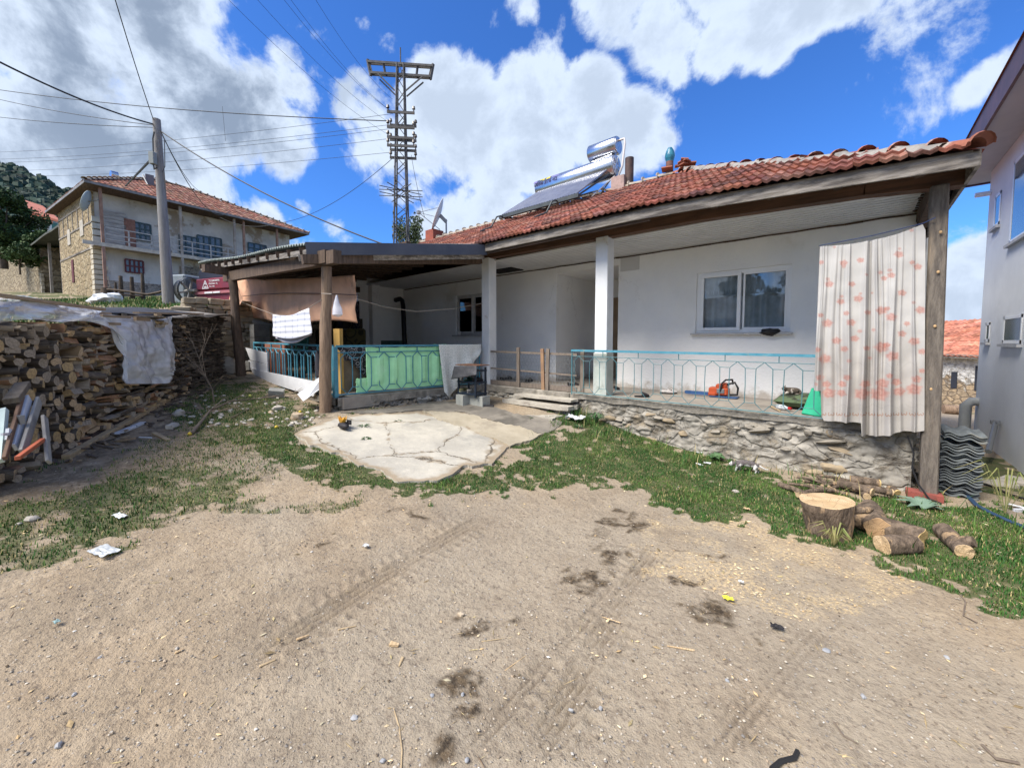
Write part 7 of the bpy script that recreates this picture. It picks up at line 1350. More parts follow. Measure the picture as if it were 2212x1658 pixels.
b = MB(); b.prism([(-6.72, 3.1, 1.54), (-6.62, 4.0, 1.54), (-6.63, 3.95, 1.0), (-6.68, 3.75, .86)], (-.02, 0, 0)); o = b.build('paisley_spread', ky); setp(o, 'black spread with pale paisley drops hung inside the corner of the side railing', 'fabric'); b = MB(); b.prism([(-6.42, 4.75, 1.54), (-6.40, 5.2, 1.54), (-6.40, 5.2, 1.25), (-6.42, 4.75, 1.4)], (-.02, 0, 0)); o = b.build('paisley_spread', ky); setp(o, 'scrap of black paisley cloth between the green foam and the lace cloth', 'fabric')
b = MB(); jk = PY(689, 790, 2.98); b.ball(jk, (.08, .07, .26), 12, jit=.5, seed=6); b.ball(jk + Vector((-.05, 0, -.32)), (.07, .05, .12), 10, jit=.6, seed=9, mi=1); o = b.build('hanging_jacket', [mat('dark_jacket', (.035, .035, .045)), mat('grey_rag', (.3, .3, .3), (.1, .1, .1), 9)], smooth=60); setp(o, 'dark jacket and grey rag hung on the railing behind the front post', 'jacket')
foam = mat('mint_foam', (.46, .88, .50), (.40, .80, .45), 6, .8, .25, 25, c3=(.48, .86, .54), s3=2.5)
def rpt(s, z, off=0): d = (rb - ra).normalized(); n = Vector((-d.y, d.x, 0)); p = ra + d * s + n * off; return Vector((p.x, p.y, z))
def foamsheet(s0, s1, z0, z1, off, label, seed, holes=()):
    nu, nv = 40, 26; vs = []
    for j in range(nv):
        for i in range(nu):
            s = s0 + (s1 - s0) * i / (nu - 1) + .012 * mn.noise(Vector((j * .3, seed, 0))) * (i in (0, nu - 1)); z = z0 + (z1 - z0) * j / (nv - 1) + .015 * mn.noise(Vector((i * .3, seed, 4))) * (j in (0, nv - 1)); vs.append(rpt(s, z, off + .008 * mn.noise(Vector((s * 6, z * 6, seed))) - .034 * max(0, math.cos((s / .2955 - .5) * 2 * math.pi)) ** .5 * float(sm(.02, .14, z - .80)) * float(1 - sm(-.04, .04, z - 1.36))))
    b = MB(); f = [q for q in gridf(nu, nv).tolist()]; b.add(vs, [q for k_, q in enumerate(f) if k_ not in holes]); o = b.build('foam_board', foam, solid=.025); setp(o, label, 'foam board'); return o
foamsheet(.52, 2.28, .76, 1.53, .035, 'large mint green foam board behind the side railing', 1, holes=(39 * 13 + 33, 39 * 13 + 34, 39 * 12 + 34, 39 * 22 + 4)); foamsheet(.34, .54, .74, .99, .05, 'small mint foam offcut low at the left of the side railing', 2); foamsheet(2.1, 2.5, .76, 1.32, .065, 'right mint foam piece behind the lace cloth', 3); foamsheet(1.9, 2.2, 1.45, 1.58, .075, 'mint foam scrap peeping over the side rail', 4)
# lace cloth over the rail
def lace():
    TLp, TRp = rpt(1.92, 1.575, -.045), rpt(2.96, 1.575, -.045); nu, nv = 60, 50; vs = []; bot = [(949, 748), (964, 857), (982, 845), (998, 827), (1010, 796), (1022, 784), (1034, 773)]
    for j in range(nv):
        v = j / (nv - 1)
        for i in range(nu):
            u = i / (nu - 1); tp = TLp.lerp(TRp, u); zb = np.interp(u, [0, .12, .3, .5, .7, 1], [.62, .47, .66, .9, 1.12, 1.42]); p = Vector((tp.x, tp.y, tp.z)); p = p + (rb - ra).normalized() * (.12 * v * (1 - u)); p.z = tp.z + (zb - tp.z) * v
            vs.append(p + Vector((.03 + .03 * math.sin(u * 22) * v + .05 * mn.noise(Vector((u * 3, v * 2, 1))) * v + .05 * math.exp(-((u - .75) / .1) ** 2) * v, 0, 0)))
    b = MB(); b.add(vs, gridf(nu, nv).tolist()); m = bpy.data.materials.new('lace_cloth'); m.use_nodes = True; nt = m.node_tree; L = nt.links.new; bs = nt.nodes['Principled BSDF']; bs.inputs['Roughness'].default_value = .9
    co = NN(nt, 'ShaderNodeNewGeometry').outputs['Position']; v = NN(nt, 'ShaderNodeTexVoronoi'); v.inputs['Scale'].default_value = 16; v.inputs['Randomness'].default_value = .25; L(co, v.inputs['Vector']); s = mathn(nt, 'SINE', mathn(nt, 'MULTIPLY', v.outputs['Distance'], 14)); L(mixc(nt, sstep(nt, s, .2, .9), (.78, .79, .76), (.60, .63, .60)), bs.inputs['Base Color'])
    o = b.build('lace_cloth', m, smooth=70, solid=.004); setp(o, 'greyish white lace cloth thrown over the end of the side railing', 'cloth')
lace()
# shoe rack
q0 = PG(1022, 876); sr = thing('shoe_rack', 'dark blue plastic shoe rack on concrete blocks under a black cover', 'shoe rack', q0 + Vector((0, 0, .2))); srm = mat('navy_plastic', (.02, .03, .05), rough=.45)
rx, ry, rz0 = q0.x - .08, q0.y + .02, q0.z + .2
for dx in (-.22, .25):
    for dy in (-.12, .14): b = MB(); b.bar((rx + dx, ry + dy, rz0 - .02), (rx + dx, ry + dy, rz0 + .54), .03, .03); b.build('post', srm, sr)
for dz in (.02, .24, .46): b = MB(); b.bx(rx - .24, rx + .27, ry - .14, ry + .16, rz0 + dz, rz0 + dz + .03); b.build('shelf', srm, sr)
bc = cloth('rack_cover', (rx - .27, ry - .19, rz0 + .55), (rx + .34, ry - .17, rz0 + .58), (rx + .40, ry - .24, rz0 + .42), (rx - .28, ry - .26, rz0 + .30), 20, 10, lambda u, v: .03 * mn.noise(Vector((u * 4, v * 2, 5))), mat('black_checked_cover', (.05, .05, .058), (.075, .075, .085), 30, .6), None); b = MB(); setp(bc, 'black checked cover draped over the shoe rack', 'cover')
b = MB(); b.bx(rx - .26, rx + .32, ry - .17, ry + .18, rz0 + .57, rz0 + .585); o = b.build('cover_board', mat('brown_mat', (.12, .06, .045), (.2, .1, .05), 6, .8)); setp(o, 'brown mat lying on top of the shoe rack', 'mat')
blk = mat('black_rubber', (.016, .015, .018), (.03, .028, .032), 12, .65, .1, 40)
def shoe(c, rz, label, m, L_=.26, sole=None, open_=True, group=None, name='slipper'):
    t = thing(name, label, 'shoe', c, group); b = MB(); n = 14; vs = []
    out = [(math.cos(a) * .5, math.sin(a)) for a in [k * 2 * math.pi / n for k in range(n)]]
    def ring(z, sx, off=0): return [Vector(((x * L_ * sx[0]) + off, y * L_ * .17 * sx[1] * (1 + .25 * x), z)) for x, y in out]
    r0, r1 = ring(0, (1, 1)), ring(.022, (1.0, 1.05)); M = Matrix.Rotation(rz, 3, 'Z'); c = Vector(c)
    b.add([c + M @ v for v in r0 + r1], [tuple(range(n))[::-1], tuple(range(n, 2 * n))] + [(i, (i + 1) % n, n + (i + 1) % n, n + i) for i in range(n)]); b.build('sole', sole or m, t)
    b = MB(); vs = []; k = 7
    for i in range(k):
        u = i / (k - 1); x = L_ * (.02 + .42 * u); w_ = L_ * .17 * (1.12 - .35 * u ** 2); h = L_ * (.27 - .17 * u)
        for j in range(9): a = math.pi * j / 8; vs.append(c + M @ Vector((x, math.cos(a) * w_, .02 + math.sin(a) * h)))
    b.add(vs, gridf(9, k).tolist()); n_ = len(vs); b.add([vs[-9 + j] for j in range(9)] + [c + M @ Vector((L_ * .48, 0, .02))], [(j, j + 1, 9) for j in range(8)]); b.build('upper', m, t, smooth=60, solid=.006)
    if not open_:
        b = MB(); vs = []
        for i in range(7):
            a = math.pi / 2 + math.pi * i / 6; 
            for z_ in (.02, L_ * .27): vs.append(c + M @ Vector((math.cos(a) * L_ * .48, math.sin(a) * L_ * .17, z_)))
        b.add(vs, [(2 * i, 2 * i + 2, 2 * i + 3, 2 * i + 1) for i in range(6)]); b.build('heel', m, t, smooth=60, solid=.008)
    return t
shoe((rx - .18, ry - .02, rz0 + .052), 1.5, 'olive shoe at the left of the bottom shelf of the rack', mat('olive_shoe', (.14, .14, .06), (.2, .19, .1), 9), .24, mat('cream_sole', (.5, .48, .35)), False); shoe((rx + .05, ry - .02, rz0 + .052), 1.4, 'grey shoe at the right of the bottom shelf of the rack', mat('grey_shoe', (.15, .15, .15), (.22, .21, .2), 9), .24, None, False)
shoe((rx - .05, ry - .02, rz0 + .272), 1.6, 'dark green clog on the middle shelf of the rack', mat('green_clog', (.02, .07, .05)), .25, None, True); shoe((rx + .18, ry, rz0 + .272), 1.5, 'dark boot on the middle shelf of the rack', blk, .25, None, False)
b = MB(); b.tube([PG(1042, 880) + Vector((0, 0, .03)), PG(1066, 881) + Vector((0, 0, .03))], .03, 8); o = b.build('black_pipe', blk, smooth=50); setp(o, 'short black pipe lying beside the concrete blocks', 'pipe')
# slippers on the terrace
def flr(x, y): return PZ(x, y, .703)
for x, y, rz, lb in ((1080, 822, .3, 'left black shoe of the pair behind the chicken wire by the first column'), (1096, 818, .2, 'right black shoe of the pair behind the chicken wire by the first column'), (1136, 826, .5, 'black slipper lying left in the pair near the middle fence post'), (1144, 824, 1.1, 'black slipper standing right in the pair near the middle fence post'), (1225, 834, .1, 'left black slipper of the pair at the right of the wire fence'), (1238, 832, -.3, 'right black slipper of the pair at the right of the wire fence'), (1325, 842, .2, 'single dark slipper right of the second column'), (1386, 857, 0, 'flat dark slipper at the terrace edge under the railing')):
    shoe(flr(x, y), rz + .6, lb, blk, .25, mat('pinkish_sole', (.3, .24, .22)) if 1220 < x < 1330 else None)
shoe(flr(1314, 815), 1.2, 'black boot standing in the entrance recess', blk, .28, None, False); ws = mat('white_trainer', (.66, .64, .62), (.55, .5, .48), 14, .7)
shoe(flr(1440, 850), .4, 'left white trainer against the house wall', ws, .24, blk, False, name='trainer'); shoe(flr(1449, 850), .9, 'right white trainer against the house wall', ws, .24, blk, False, name='trainer')
# ---------------------------------------------------------------- chainsaw
cp = flr(1560, 858); cp.y = 7.3; cp.x = flr(1560, 858).x; cs = thing('chainsaw', 'orange chainsaw with black handles and blue bar cover lying by the wall', 'chainsaw', cp); org = mat('orange_plastic_saw', (.52, .09, .03), (.45, .08, .03), 9, .45, spec=.4); cx_, cy_, cz_ = cp
b = MB(); b.box((cx_ - .06, cy_, cz_ + .10), (.30, .18, .13)); b.box((cx_ - .02, cy_, cz_ + .19), (.17, .15, .09), rot=Matrix.Rotation(-.25, 3, 'Y')); b.box((cx_ - .15, cy_ - .02, cz_ + .05), (.13, .16, .08)); b.build('engine_housing', org, cs, bevel=.022)
b = MB(); b.tube([(cx_ - .02, cy_ - .1, cz_ + .1), (cx_ + .0, cy_ - .11, cz_ + .24), (cx_ + .05, cy_ - .07, cz_ + .30), (cx_ + .12, cy_ + .06, cz_ + .30), (cx_ + .12, cy_ + .11, cz_ + .22)], .014, 8); b.build('front_handle', black, cs, smooth=60)
b = MB(); b.tube([(cx_ + .06, cy_, cz_ + .22), (cx_ + .17, cy_, cz_ + .26), (cx_ + .22, cy_, cz_ + .17), (cx_ + .21, cy_, cz_ + .06), (cx_ + .10, cy_, cz_ + .05)], .017, 8); b.build('rear_handle', black, cs, smooth=60)
b = MB(); b.box((cx_ - .02, cy_ - .095, cz_ + .11), (.12, .02, .08)); b.build('starter_cover', MT['grey_steel'], cs, bevel=.01)
b = MB(); b.box((cx_ - .36, cy_ - .05, cz_ + .045), (.44, .014, .06)); b.ball((cx_ - .58, cy_ - .05, cz_ + .045), (.03, .007, .03), 10); b.build('bar', mat('blue_cover', (.03, .08, .2), (.05, .12, .28), 6, .5), cs)
b = MB(); b.box((cx_ + .02, cy_ - .02, cz_ + .012), (.42, .22, .018)); b.build('mat', MT['blue_cover'], cs, bevel=.008)
# cushion, cat, bottle, crate
camo = mat('camo_cloth', (.10, .14, .075), (.04, .045, .03), 7, .9, .15, 30, lo=.47, hi=.52, c3=(.03, .06, .22), s3=4.5, t3=(.56, .59))
c0 = PZ(1670, 882, .703); c1 = PZ(1748, 887, .703); cu = MB(); nx, ny = 26, 14; vs = []; A0 = Vector((c0.x - .02, 6.55, .71)); Lx = 1.0; cux, cuy = A0.x, 6.95
def pill(x, y): 
    k = (1 - abs(x) ** 3.2) * (1 - abs(y) ** 3.2); return max(k, 0) ** .42
for sgn in (1, -1):
    for j in range(ny):
        for i in range(nx):
            x, y = 2 * i / (nx - 1) - 1, 2 * j / (ny - 1) - 1; h = .095 * pill(x, y); vs.append((cux + .62 + x * .62, cuy + y * .36, .80 + sgn * h + .012 * mn.noise(Vector((x * 3, y * 3, sgn)))))
cu.add(vs, gridf(nx, ny).tolist() + [[q + nx * ny for q in f][::-1] for f in gridf(nx, ny).tolist()]); o = cu.build('cushion', camo, smooth=70); setp(o, 'thick camouflage patterned cushion on the terrace floor', 'cushion')
bo = thing('water_bottle', 'clear plastic bottle with a red label lying before the cushion', 'bottle', PZ(1680, 884, .703)); q = PZ(1676, 877, .74); q.z = .74; b = MB(); b.tube([q, q + Vector((.02, -.01, 0)), q + Vector((.10, -.06, 0)), q + Vector((.13, -.08, 0)), q + Vector((.16, -.1, 0))], [.02, .034, .034, .02, .013], 12); b.build('body', filmmat('bottle_film', (.75, .8, .83), .55, .1), bo, smooth=60)
b = MB(); b.tube([q + Vector((.05, -.03, 0)), q + Vector((.075, -.045, 0))], .0345, 12); b.build('label_band', mat('white_label', (.75, .75, .75)), bo, smooth=60); b = MB(); b.tube([q + Vector((.15, -.093, 0)), q + Vector((.185, -.113, 0))], .018, 10); b.build('cap', mat('red_cap', (.5, .03, .03), rough=.4), bo, smooth=60)
b = MB(); a_ = flr(1663, 878); b.tube([a_ + Vector((0, 0, .01)), flr(1672, 884) + Vector((0, 0, .015)), flr(1684, 889) + Vector((0, 0, .01))], .012, 6); o = b.build('bent_stick', ypl, smooth=50); setp(o, 'thin pale curved stick on the floor before the cushion', 'stick')
gc = mat('green_crate', (.02, .33, .19), (.025, .38, .22), 5, .4, spec=.4); cr = thing('green_crate', 'upright green plastic crate partly behind the flowered curtain', 'crate', PY(1765, 897, 6.25)); g0 = PY(1746, 895, 6.25); g1_ = PY(1800, 897, 6.25); gx0, gx1 = g0.x + .06, g0.x + .40; gt = PY(1762, 846, 6.25).z
b = MB(); b.bar((gx0 + .02, 6.16, .71), (gx0 + .09, 6.5, gt), .03, .3, up=(1, 0, 0)); b.bx(gx0 + .05, gx1, 6.42, 6.45, .71, gt); b.bx(gx0, gx1, 6.14, 6.44, .705, .735)
for k in range(5): b.bx(gx0 + .04, gx1, 6.40, 6.42, .76 + k * (gt - .8) / 5, .775 + k * (gt - .8) / 5)
for k in range(4): b.bar((gx0 + .06 + k * .08, 6.37, .72), (gx0 + .09 + k * .08, 6.40, gt), .012, .02)
b.bx(gx0 + .02, gx1, 6.34, 6.46, gt, gt + .03); b.build('shell', gc, cr, bevel=.004)
b = MB(); b.bx(gx0 - .01, gx1, 6.12, 6.44, .70, .715); b.build('base', black, cr)
# on the sills
b = MB(); q = PY(1662, 714, 7.52); q.z = 1.755 + .04; b.ball(q, (.145, .045, .055), 16, jit=.45, seed=3); o = b.build('black_bag', mat('black_bag', (.012, .012, .014), rough=.4, bump=.5, bscale=20), smooth=50); setp(o, 'crumpled black bag on the right end of the front window sill', 'bag')
b = MB(); q = PY(1613, 714, 7.52); q.z = 1.765; b.ball(q, (.05, .03, .016), 12, jit=.5, seed=5); o = b.build('white_rag', ws, smooth=50); setp(o, 'small folded white rag on the front window sill', 'rag')
cpw = thing('white_cup', 'white cup on the sill of the left window', 'cup', (-8.62, 7.54, 1.79)); b = MB(); b.tube([(-8.62, 7.54, 1.79), (-8.62, 7.54, 1.82), (-8.62, 7.54, 1.92)], [.035, .05, .065], 14); b.build('cup_body', mat('cream_china', (.7, .7, .68), rough=.3), cpw, smooth=50); b = MB(); b.tube([(-8.56, 7.52, 1.9), (-8.52, 7.5, 1.88), (-8.53, 7.5, 1.84), (-8.57, 7.52, 1.82)], .009, 6); b.build('cup_handle', MT['cream_china'], cpw)
# ================================================================ FLOWERED CURTAIN
def curtain():
    # outline traced on the photograph's crop: x along, y down, metres on the plane just outside the railing
    Yc = 5.90; cpx = lambda x, y: (1698.6 + .3125 * x, 460.6 + .3125 * y); nu, nv = 300, 330; fl = []
    FL = [(240,340,16),(330,235,10),(395,345,22),(395,370,12),(285,455,12),(295,490,24),(510,325,20),(545,120,8),(450,490,20),(380,575,12),(373,610,22),(495,590,26),(510,555,10),(553,425,10),(560,685,18),(648,410,14),(672,450,18),(712,395,14),(722,430,22),(590,550,8),(237,705,17),(282,760,30),(413,692,18),(445,755,26),(655,672,30),(695,660,16),(722,718,30),(775,285,26),(780,245,10),(868,340,16),(905,370,24),(797,550,24),(878,617,12),(925,668,28),(832,762,18),(797,832,24),(345,880,26),(470,865,24),(505,815,14),(213,942,20),(265,1005,34),(400,937,22),(432,1018,14),(553,932,18),(655,925,38),(690,910,20),(730,985,36),(882,884,30),(935,955,22),(600,805,12),(232,1133,22),(418,1132,22),(203,1178,14),(275,1180,26),(290,1240,38),(385,1178,24),(380,1240,26),(543,1178,28),(520,1245,42),(660,1172,36),(640,1245,50),(710,1120,20),(757,1165,28),(778,1230,34),(898,1145,28),(880,1215,42),(935,1088,18),(862,117,14),(575,1000,12)]
    Lx = [190, 240, 300, 380, 470, 560, 650, 740, 850, 952]; tx = [230, 330, 430, 515, 600, 675, 750, 830, 940, 962]; ty = [230, 224, 215, 200, 185, 168, 150, 120, 76, 120]
    bx = np.array([192, 236, 240, 258, 410, 415, 513, 517, 570, 650, 700, 800, 900, 950]); by = np.array([1222, 1224, 1400, 1432, 1438, 1438, 1442, 1532, 1534, 1532, 1528, 1505, 1508, 1500])
    lx = lambda y: np.interp(y, [230, 600, 820, 940, 1220, 1430], [230, 212, 203, 195, 190, 188]); rx_ = lambda y: np.interp(y, [110, 160, 700, 1500], [952, 962, 958, 950])
    vs = np.zeros((nv, nu, 3)); col = np.zeros((nv, nu, 3)); us = np.linspace(0, 1, nu)
    xt = 230 + (960 - 230) * us
    ytop = np.interp(xt, tx, ty); xb = 190 + (950 - 190) * us; ybot = np.interp(xb, bx, by)
    rs = np.random.RandomState(3); cen = np.sort(rs.uniform(0, 1, 26)); fw = rs.uniform(.008, .02, 26); fa = rs.uniform(.5, 1, 26)
    o_, right, up = PY(*cpx(190, 1540), Yc), None, None
    for j in range(nv):
        v = j / (nv - 1); y = ytop + (ybot - ytop) * v; x = xt + (xb - xt) * v; X = []
        wob = .006 * np.sin(v * 7 + us * 9)
        d = np.zeros(nu)
        for c, w_, a_ in zip(cen, fw, fa): d += a_ * np.exp(-((us - c - wob - .012 * math.sin(v * 3 + c * 20)) / (w_ * (.7 + .9 * v))) ** 2) * (.010 + .030 * v ** .5)
        d += .02 * np.sin(us * 19 + 1.5) * v + .035 * np.exp(-((us - .48) / .015) ** 2) * -1
        for i in range(nu):
            p = PY(*cpx(x[i], y[i]), Yc); vs[j, i] = (p.x, p.y - d[i] - .006 * mn.noise(Vector((p.x * 9, p.z * 7, 1))) - .012 * mn.noise(Vector((p.x * 3, p.z * 2.2, 5))), p.z)
        base = np.array([.46, .45, .435])[None] * (1 + .05 * np.sin(x * .03 + y * .012))[:, None]; low = sm(700, 1150, y)[:, None]; base = base * (1 - .16 * low) + low * np.array([.0, -.012, -.02]) + .03 * (fbm(x, y, .02, 3, 2)[:, None] - .5)
        for fx, fy, r in FL:
            near_ = (np.abs(x - fx) < r * 2) & (np.abs(y - fy) < r * 2)
            if not near_.any(): continue
            dx, dy = (x - fx) / (r * 1.5), (y - fy) / (r * 1.05); rr = np.sqrt(dx * dx + dy * dy); an = np.arctan2(dy, dx); m_ = 1 - sm(.55, 1.05, rr * (1 + .10 * np.sin(an * 5 + fx) + .07 * np.sin(an * 9 + fy)))
            pet = .5 + .5 * np.sin(rr * 9 + an * 2 + fy); tone = np.where(r > 15, .62, .5); c = np.array([.40, .145, .115]) * (1 - pet[:, None] * .0) + pet[:, None] * np.array([.07, .10, .085]); base = base * (1 - (m_ * tone * 1.1)[:, None]) + c * (m_ * tone * 1.1)[:, None]
            st = (np.abs((x - fx) + .25 * r * np.sin((y - fy) / r * 2)) < 1.7) & (y > fy) & (y < fy + r * 1.55); base = np.where(st[:, None], base * .55 + np.array([.30, .27, .22]) * .45, base)
        sc = (y > 1370) & (y < 1405); ph = (x % 56) - 28
        ring = (np.abs(np.sqrt((np.abs(ph) - 11) ** 2 + (y - 1385) ** 2) - 9) < 2.4) & ((y > 1384) | (np.abs(ph) > 14)); base = np.where((ring & (y > 1370))[:, None], np.array([.30, .17, .12]), base)
        vine = (np.abs(y - 1060 - 30 * np.sin(x * .035)) < 1.6) | (np.abs(y - 1330 - 12 * np.sin(x * .06)) < 1.5); base = np.where(vine[:, None], base * .86, base); col[j] = base
    o = npmesh('flowered_curtain', vs.reshape(-1, 3), gridf(nu, nv), attrmat('curtain_print', 'c', .9, bump=.05, var=.04, vscale=3), smooth=True, attr={'c': col.reshape(-1, 3)}); setp(o, 'old off-white curtain printed with coral roses hung at the right end of the porch', 'curtain')
curtain()
line([PY(1768, 531, 5.93), PY(1880, 510, 5.93), PY(1992, 483, 5.93), PY(2020, 470, 5.9)], .005, 'thin blue cord holding up the flowered curtain', mat('blue_cord', (.05, .08, .2)), 'curtain_cord')
wps = MB(); wps.bx(.505, .55, 5.98, 6.12, 1.75, 2.72); o = wps.build('white_board', wpl); setp(o, 'narrow white board standing between curtain and corner post', 'board')
wps = MB(); wps.bx(.47, .50, 6.02, 6.10, 1.45, 1.72); o = wps.build('red_strip', MT['red_brick']); setp(o, 'small dark red strip under the white board by the corner post', 'strip')
# ================================================================ STUMP, LOGS, HEAP, TILES, HOSES
bk2 = mat('rough_bark', (.20, .15, .11), (.08, .06, .045), 8, .95, 1.0, 26, stretch=(2.5, 2.5, .8), c3=(.36, .25, .15), s3=3, t3=(.55, .62)); cutm = mat('cut_wood', (.56, .42, .26), (.48, .34, .19), 5, .85, .25, 50, c3=(.34, .22, .12), s3=3.5, t3=(.6, .72), obj=True)
def rings(m, k=.72):
    nt = m.node_tree; L = nt.links.new; b = nt.nodes['Principled BSDF']; src = b.inputs['Base Color'].links[0].from_socket; co = NN(nt, 'ShaderNodeTexCoord').outputs['Object']
    n = NN(nt, 'ShaderNodeTexNoise'); n.inputs['Scale'].default_value = 6; L(co, n.inputs['Vector']); ln = NN(nt, 'ShaderNodeVectorMath', operation='LENGTH'); L(co, ln.inputs[0]); v = mathn(nt, 'SINE', mathn(nt, 'MULTIPLY', mathn(nt, 'MULTIPLY_ADD', n.outputs[0], .035, ln.outputs['Value']), 520)); c = mixc(nt, sstep(nt, v, .1, .9, 0, .38), src, (.24, .15, .075))
    n3 = NN(nt, 'ShaderNodeTexVoronoi', feature='DISTANCE_TO_EDGE'); n3.inputs['Scale'].default_value = 9; L(co, n3.inputs['Vector']); c = mixc(nt, sstep(nt, n3.outputs[0], .015, .0, 0, .7), c, (.10, .065, .04)); L(c, b.inputs['Base Color'])
rings(cutm)
def ringcut(name, c, n, r, mb=None): pass
def trunkpiece(name, a, c, r0, r1, label, cat='log', seed=1, parent=None, jit=.09, cutmat=None, squash=1.0, tilt=(0, 0, 0), group=None, stub=None):
    a = Vector(a); c = Vector(c); t = thing(name, label, cat, a if a.z < c.z else c, group); d = (c - a).normalized(); u = d.cross(Vector((0, 0, 1))); u = (u if u.length > .2 else d.cross(Vector((1, 0, 0)))).normalized(); w_ = d.cross(u); n = 34; k = 9; vs = []
    def rad_(i, j): th = 2 * math.pi * j / n; q = Vector((math.cos(th) * 1.4 + seed, math.sin(th) * 1.4, i * .35)); return 1 + jit * mn.noise(q) * 1.6 + jit * .5 * mn.noise(q * 4)
    for i in range(k):
        s = i / (k - 1); rr = r0 + (r1 - r0) * s
        for j in range(n): th = 2 * math.pi * j / n; q = rad_(i, j) * rr; vs.append(a + (c - a) * s + u * math.cos(th) * q + w_ * math.sin(th) * q * squash + (d * .02 * mn.noise(Vector((th, seed, 3))) if i in (0, k - 1) else Vector()))
    b = MB(); b.add(vs, [(i * n + j, i * n + (j + 1) % n, (i + 1) * n + (j + 1) % n, (i + 1) * n + j) for i in range(k - 1) for j in range(n)])
    if stub: b.tube(stub[0], stub[1], 8)
    b.build('bark', bk2, t, smooth=50)
    for e_, sgn in ((0, -1), (k - 1, 1)):
        b = MB(); ce_ = (a, c)[e_ > 0] + d * .004 * sgn; pts = [ce_]; 
        for q in (.33, .66, .975): pts += [ce_ + (vs[e_ * n + j] - (a, c)[e_ > 0]) * q + d * .004 * mn.noise(Vector((q * 9, j * .5, seed))) for j in range(n)]
        pts += [vs[e_ * n + j] for j in range(n)]
        fs = [(0, 1 + j, 1 + (j + 1) % n) for j in range(n)] + [(1 + r * n + j, 1 + (r + 1) * n + j, 1 + (r + 1) * n + (j + 1) % n, 1 + r * n + (j + 1) % n) for r in range(3) for j in range(n)]; b.add(pts, fs); b.build('cut_face', cutmat or cutm, t, loc=ce_)
    return t
sb_ = PG(1790, 1157); sb_.y += .05; st_h = .29; trunkpiece('chopping_block', sb_ - Vector((0, 0, .03)), sb_ + Vector((-.03, -.01, st_h)), .150, .185, 'big chopping block stump with a pale hacked top at the right of the yard', 'stump', 3, jit=.07, stub=([sb_ + Vector((.14, .02, .24)), sb_ + Vector((.24, .05, .26)), sb_ + Vector((.27, .06, .28))], [.035, .028, .012]))
def gl(x, y, r): return PG(x, y) + Vector((0, 0, r * .92))
la = PG(1899, 1185); f1 = (la - E).dot(FW); trunkpiece('log', gl(1904, 1193, .068), gl(1974, 1191, .068) , .072, .070, 'thick dark barked log lying in front of two others beside the stump', seed=5, jit=.08)
fa = Vector(gl(2000, 1188, .085)); trunkpiece('log', fa + Vector((-.02, -.0, 0)), fa + (RT * -.25 + FW * .45), .088, .085, 'log with a yellow cut face toward the yard right of the dark log', seed=8, jit=.05, cutmat=mat('yellow_cut', (.60, .44, .20), (.52, .37, .16), 6, .85, .2, 50, obj=True)); rings(MT['yellow_cut'])
fa = Vector(gl(1896, 1164, .085)); trunkpiece('log', fa, fa + (RT * .28 + FW * .40), .092, .088, 'log with an orange-brown knobbly cut face behind the dark log', seed=11, jit=.14, cutmat=mat('orange_cut', (.54, .36, .20), (.45, .28, .15), 6, .85, .2, 50, obj=True)); rings(MT['orange_cut'])
fa = Vector(gl(2082, 1205, .055)); trunkpiece('log', fa, PG(2035, 1160) + Vector((0, 0, .06)), .055, .065, 'slim log lying alone in the grass right of the stump', seed=14, jit=.08, stub=([fa + Vector((.0, .12, .03)), fa + Vector((.06, .1, .06))], [.045, .04]))
heap = [(1683,1052,1745,1075,.035),(1716,1068,1796,1078,.022),(1722,1080,1800,1070,.03),(1700,1052,1770,1066,.018),(1735,1042,1800,1046,.02),(1760,1030,1840,1050,.02),(1800,1040,1870,1062,.02),(1810,1058,1884,1078,.05),(1850,1055,1872,1080,.04),(1835,1052,1895,1048,.055),(1840,1066,1925,1078,.045),(1775,1058,1840,1046,.022),(1745,1052,1830,1072,.026),(1880,1052,1900,1062,.04),(1720,1038,1780,1052,.016),(1790,1066,1850,1050,.022),(1765,1024,1790,1062,.018),(1888,1040,1915,1058,.03),(1920,1066,1938,1076,.035)]
names_ = ['leftmost stout', 'front thin', 'front-left cut', 'crossing thin', 'thin rear', 'dark rear', 'grey middle', 'stout front', 'short thick', 'thick rear', 'long stout right', 'forked', 'dark middle', 'short rear', 'slender back', 'crossing dark', 'upright crossing', 'knobbly rear', 'last right']
for k, (x0, y0, x1, y1, r) in enumerate(heap):
    r *= .9; h = r + .03 * (k % 4 > 1) + .04 * (k in (5, 9, 16)); a = PG(x0, y0) ; c = PG(x1, y1); 
    for p in (a, c): p.y = min(p.y, 5.82)
    t = thing('cut_branch', names_[k] + ' branch in the small log heap against the terrace wall', 'branch', (a + c) / 2, 'cut branches heaped by the terrace wall'); a = a + Vector((0, 0, h)); c = c + Vector((0, 0, h)); m_ = a.lerp(c, .5) + Vector((R.uniform(-.02, .02), R.uniform(-.02, .02), R.uniform(0, .02))); b = MB(); b.tube([a, a.lerp(m_, .5), m_, m_.lerp(c, .5), c], [r, r * .97, r * .93, r * .95, r * .9], 12, caps=False); b.build('bark', bk2, t, smooth=60)
    d = (c - a).normalized()
    for p, sg in ((a, -1), (c, 1)): b = MB(); dd_ = (m_ - a if sg < 0 else c - m_).normalized(); b.tube([p - dd_ * sg * .01, p + dd_ * sg * .002], r * .93, 12); b.build('cut_face', cutm if k % 3 else MT['yellow_cut'], t)
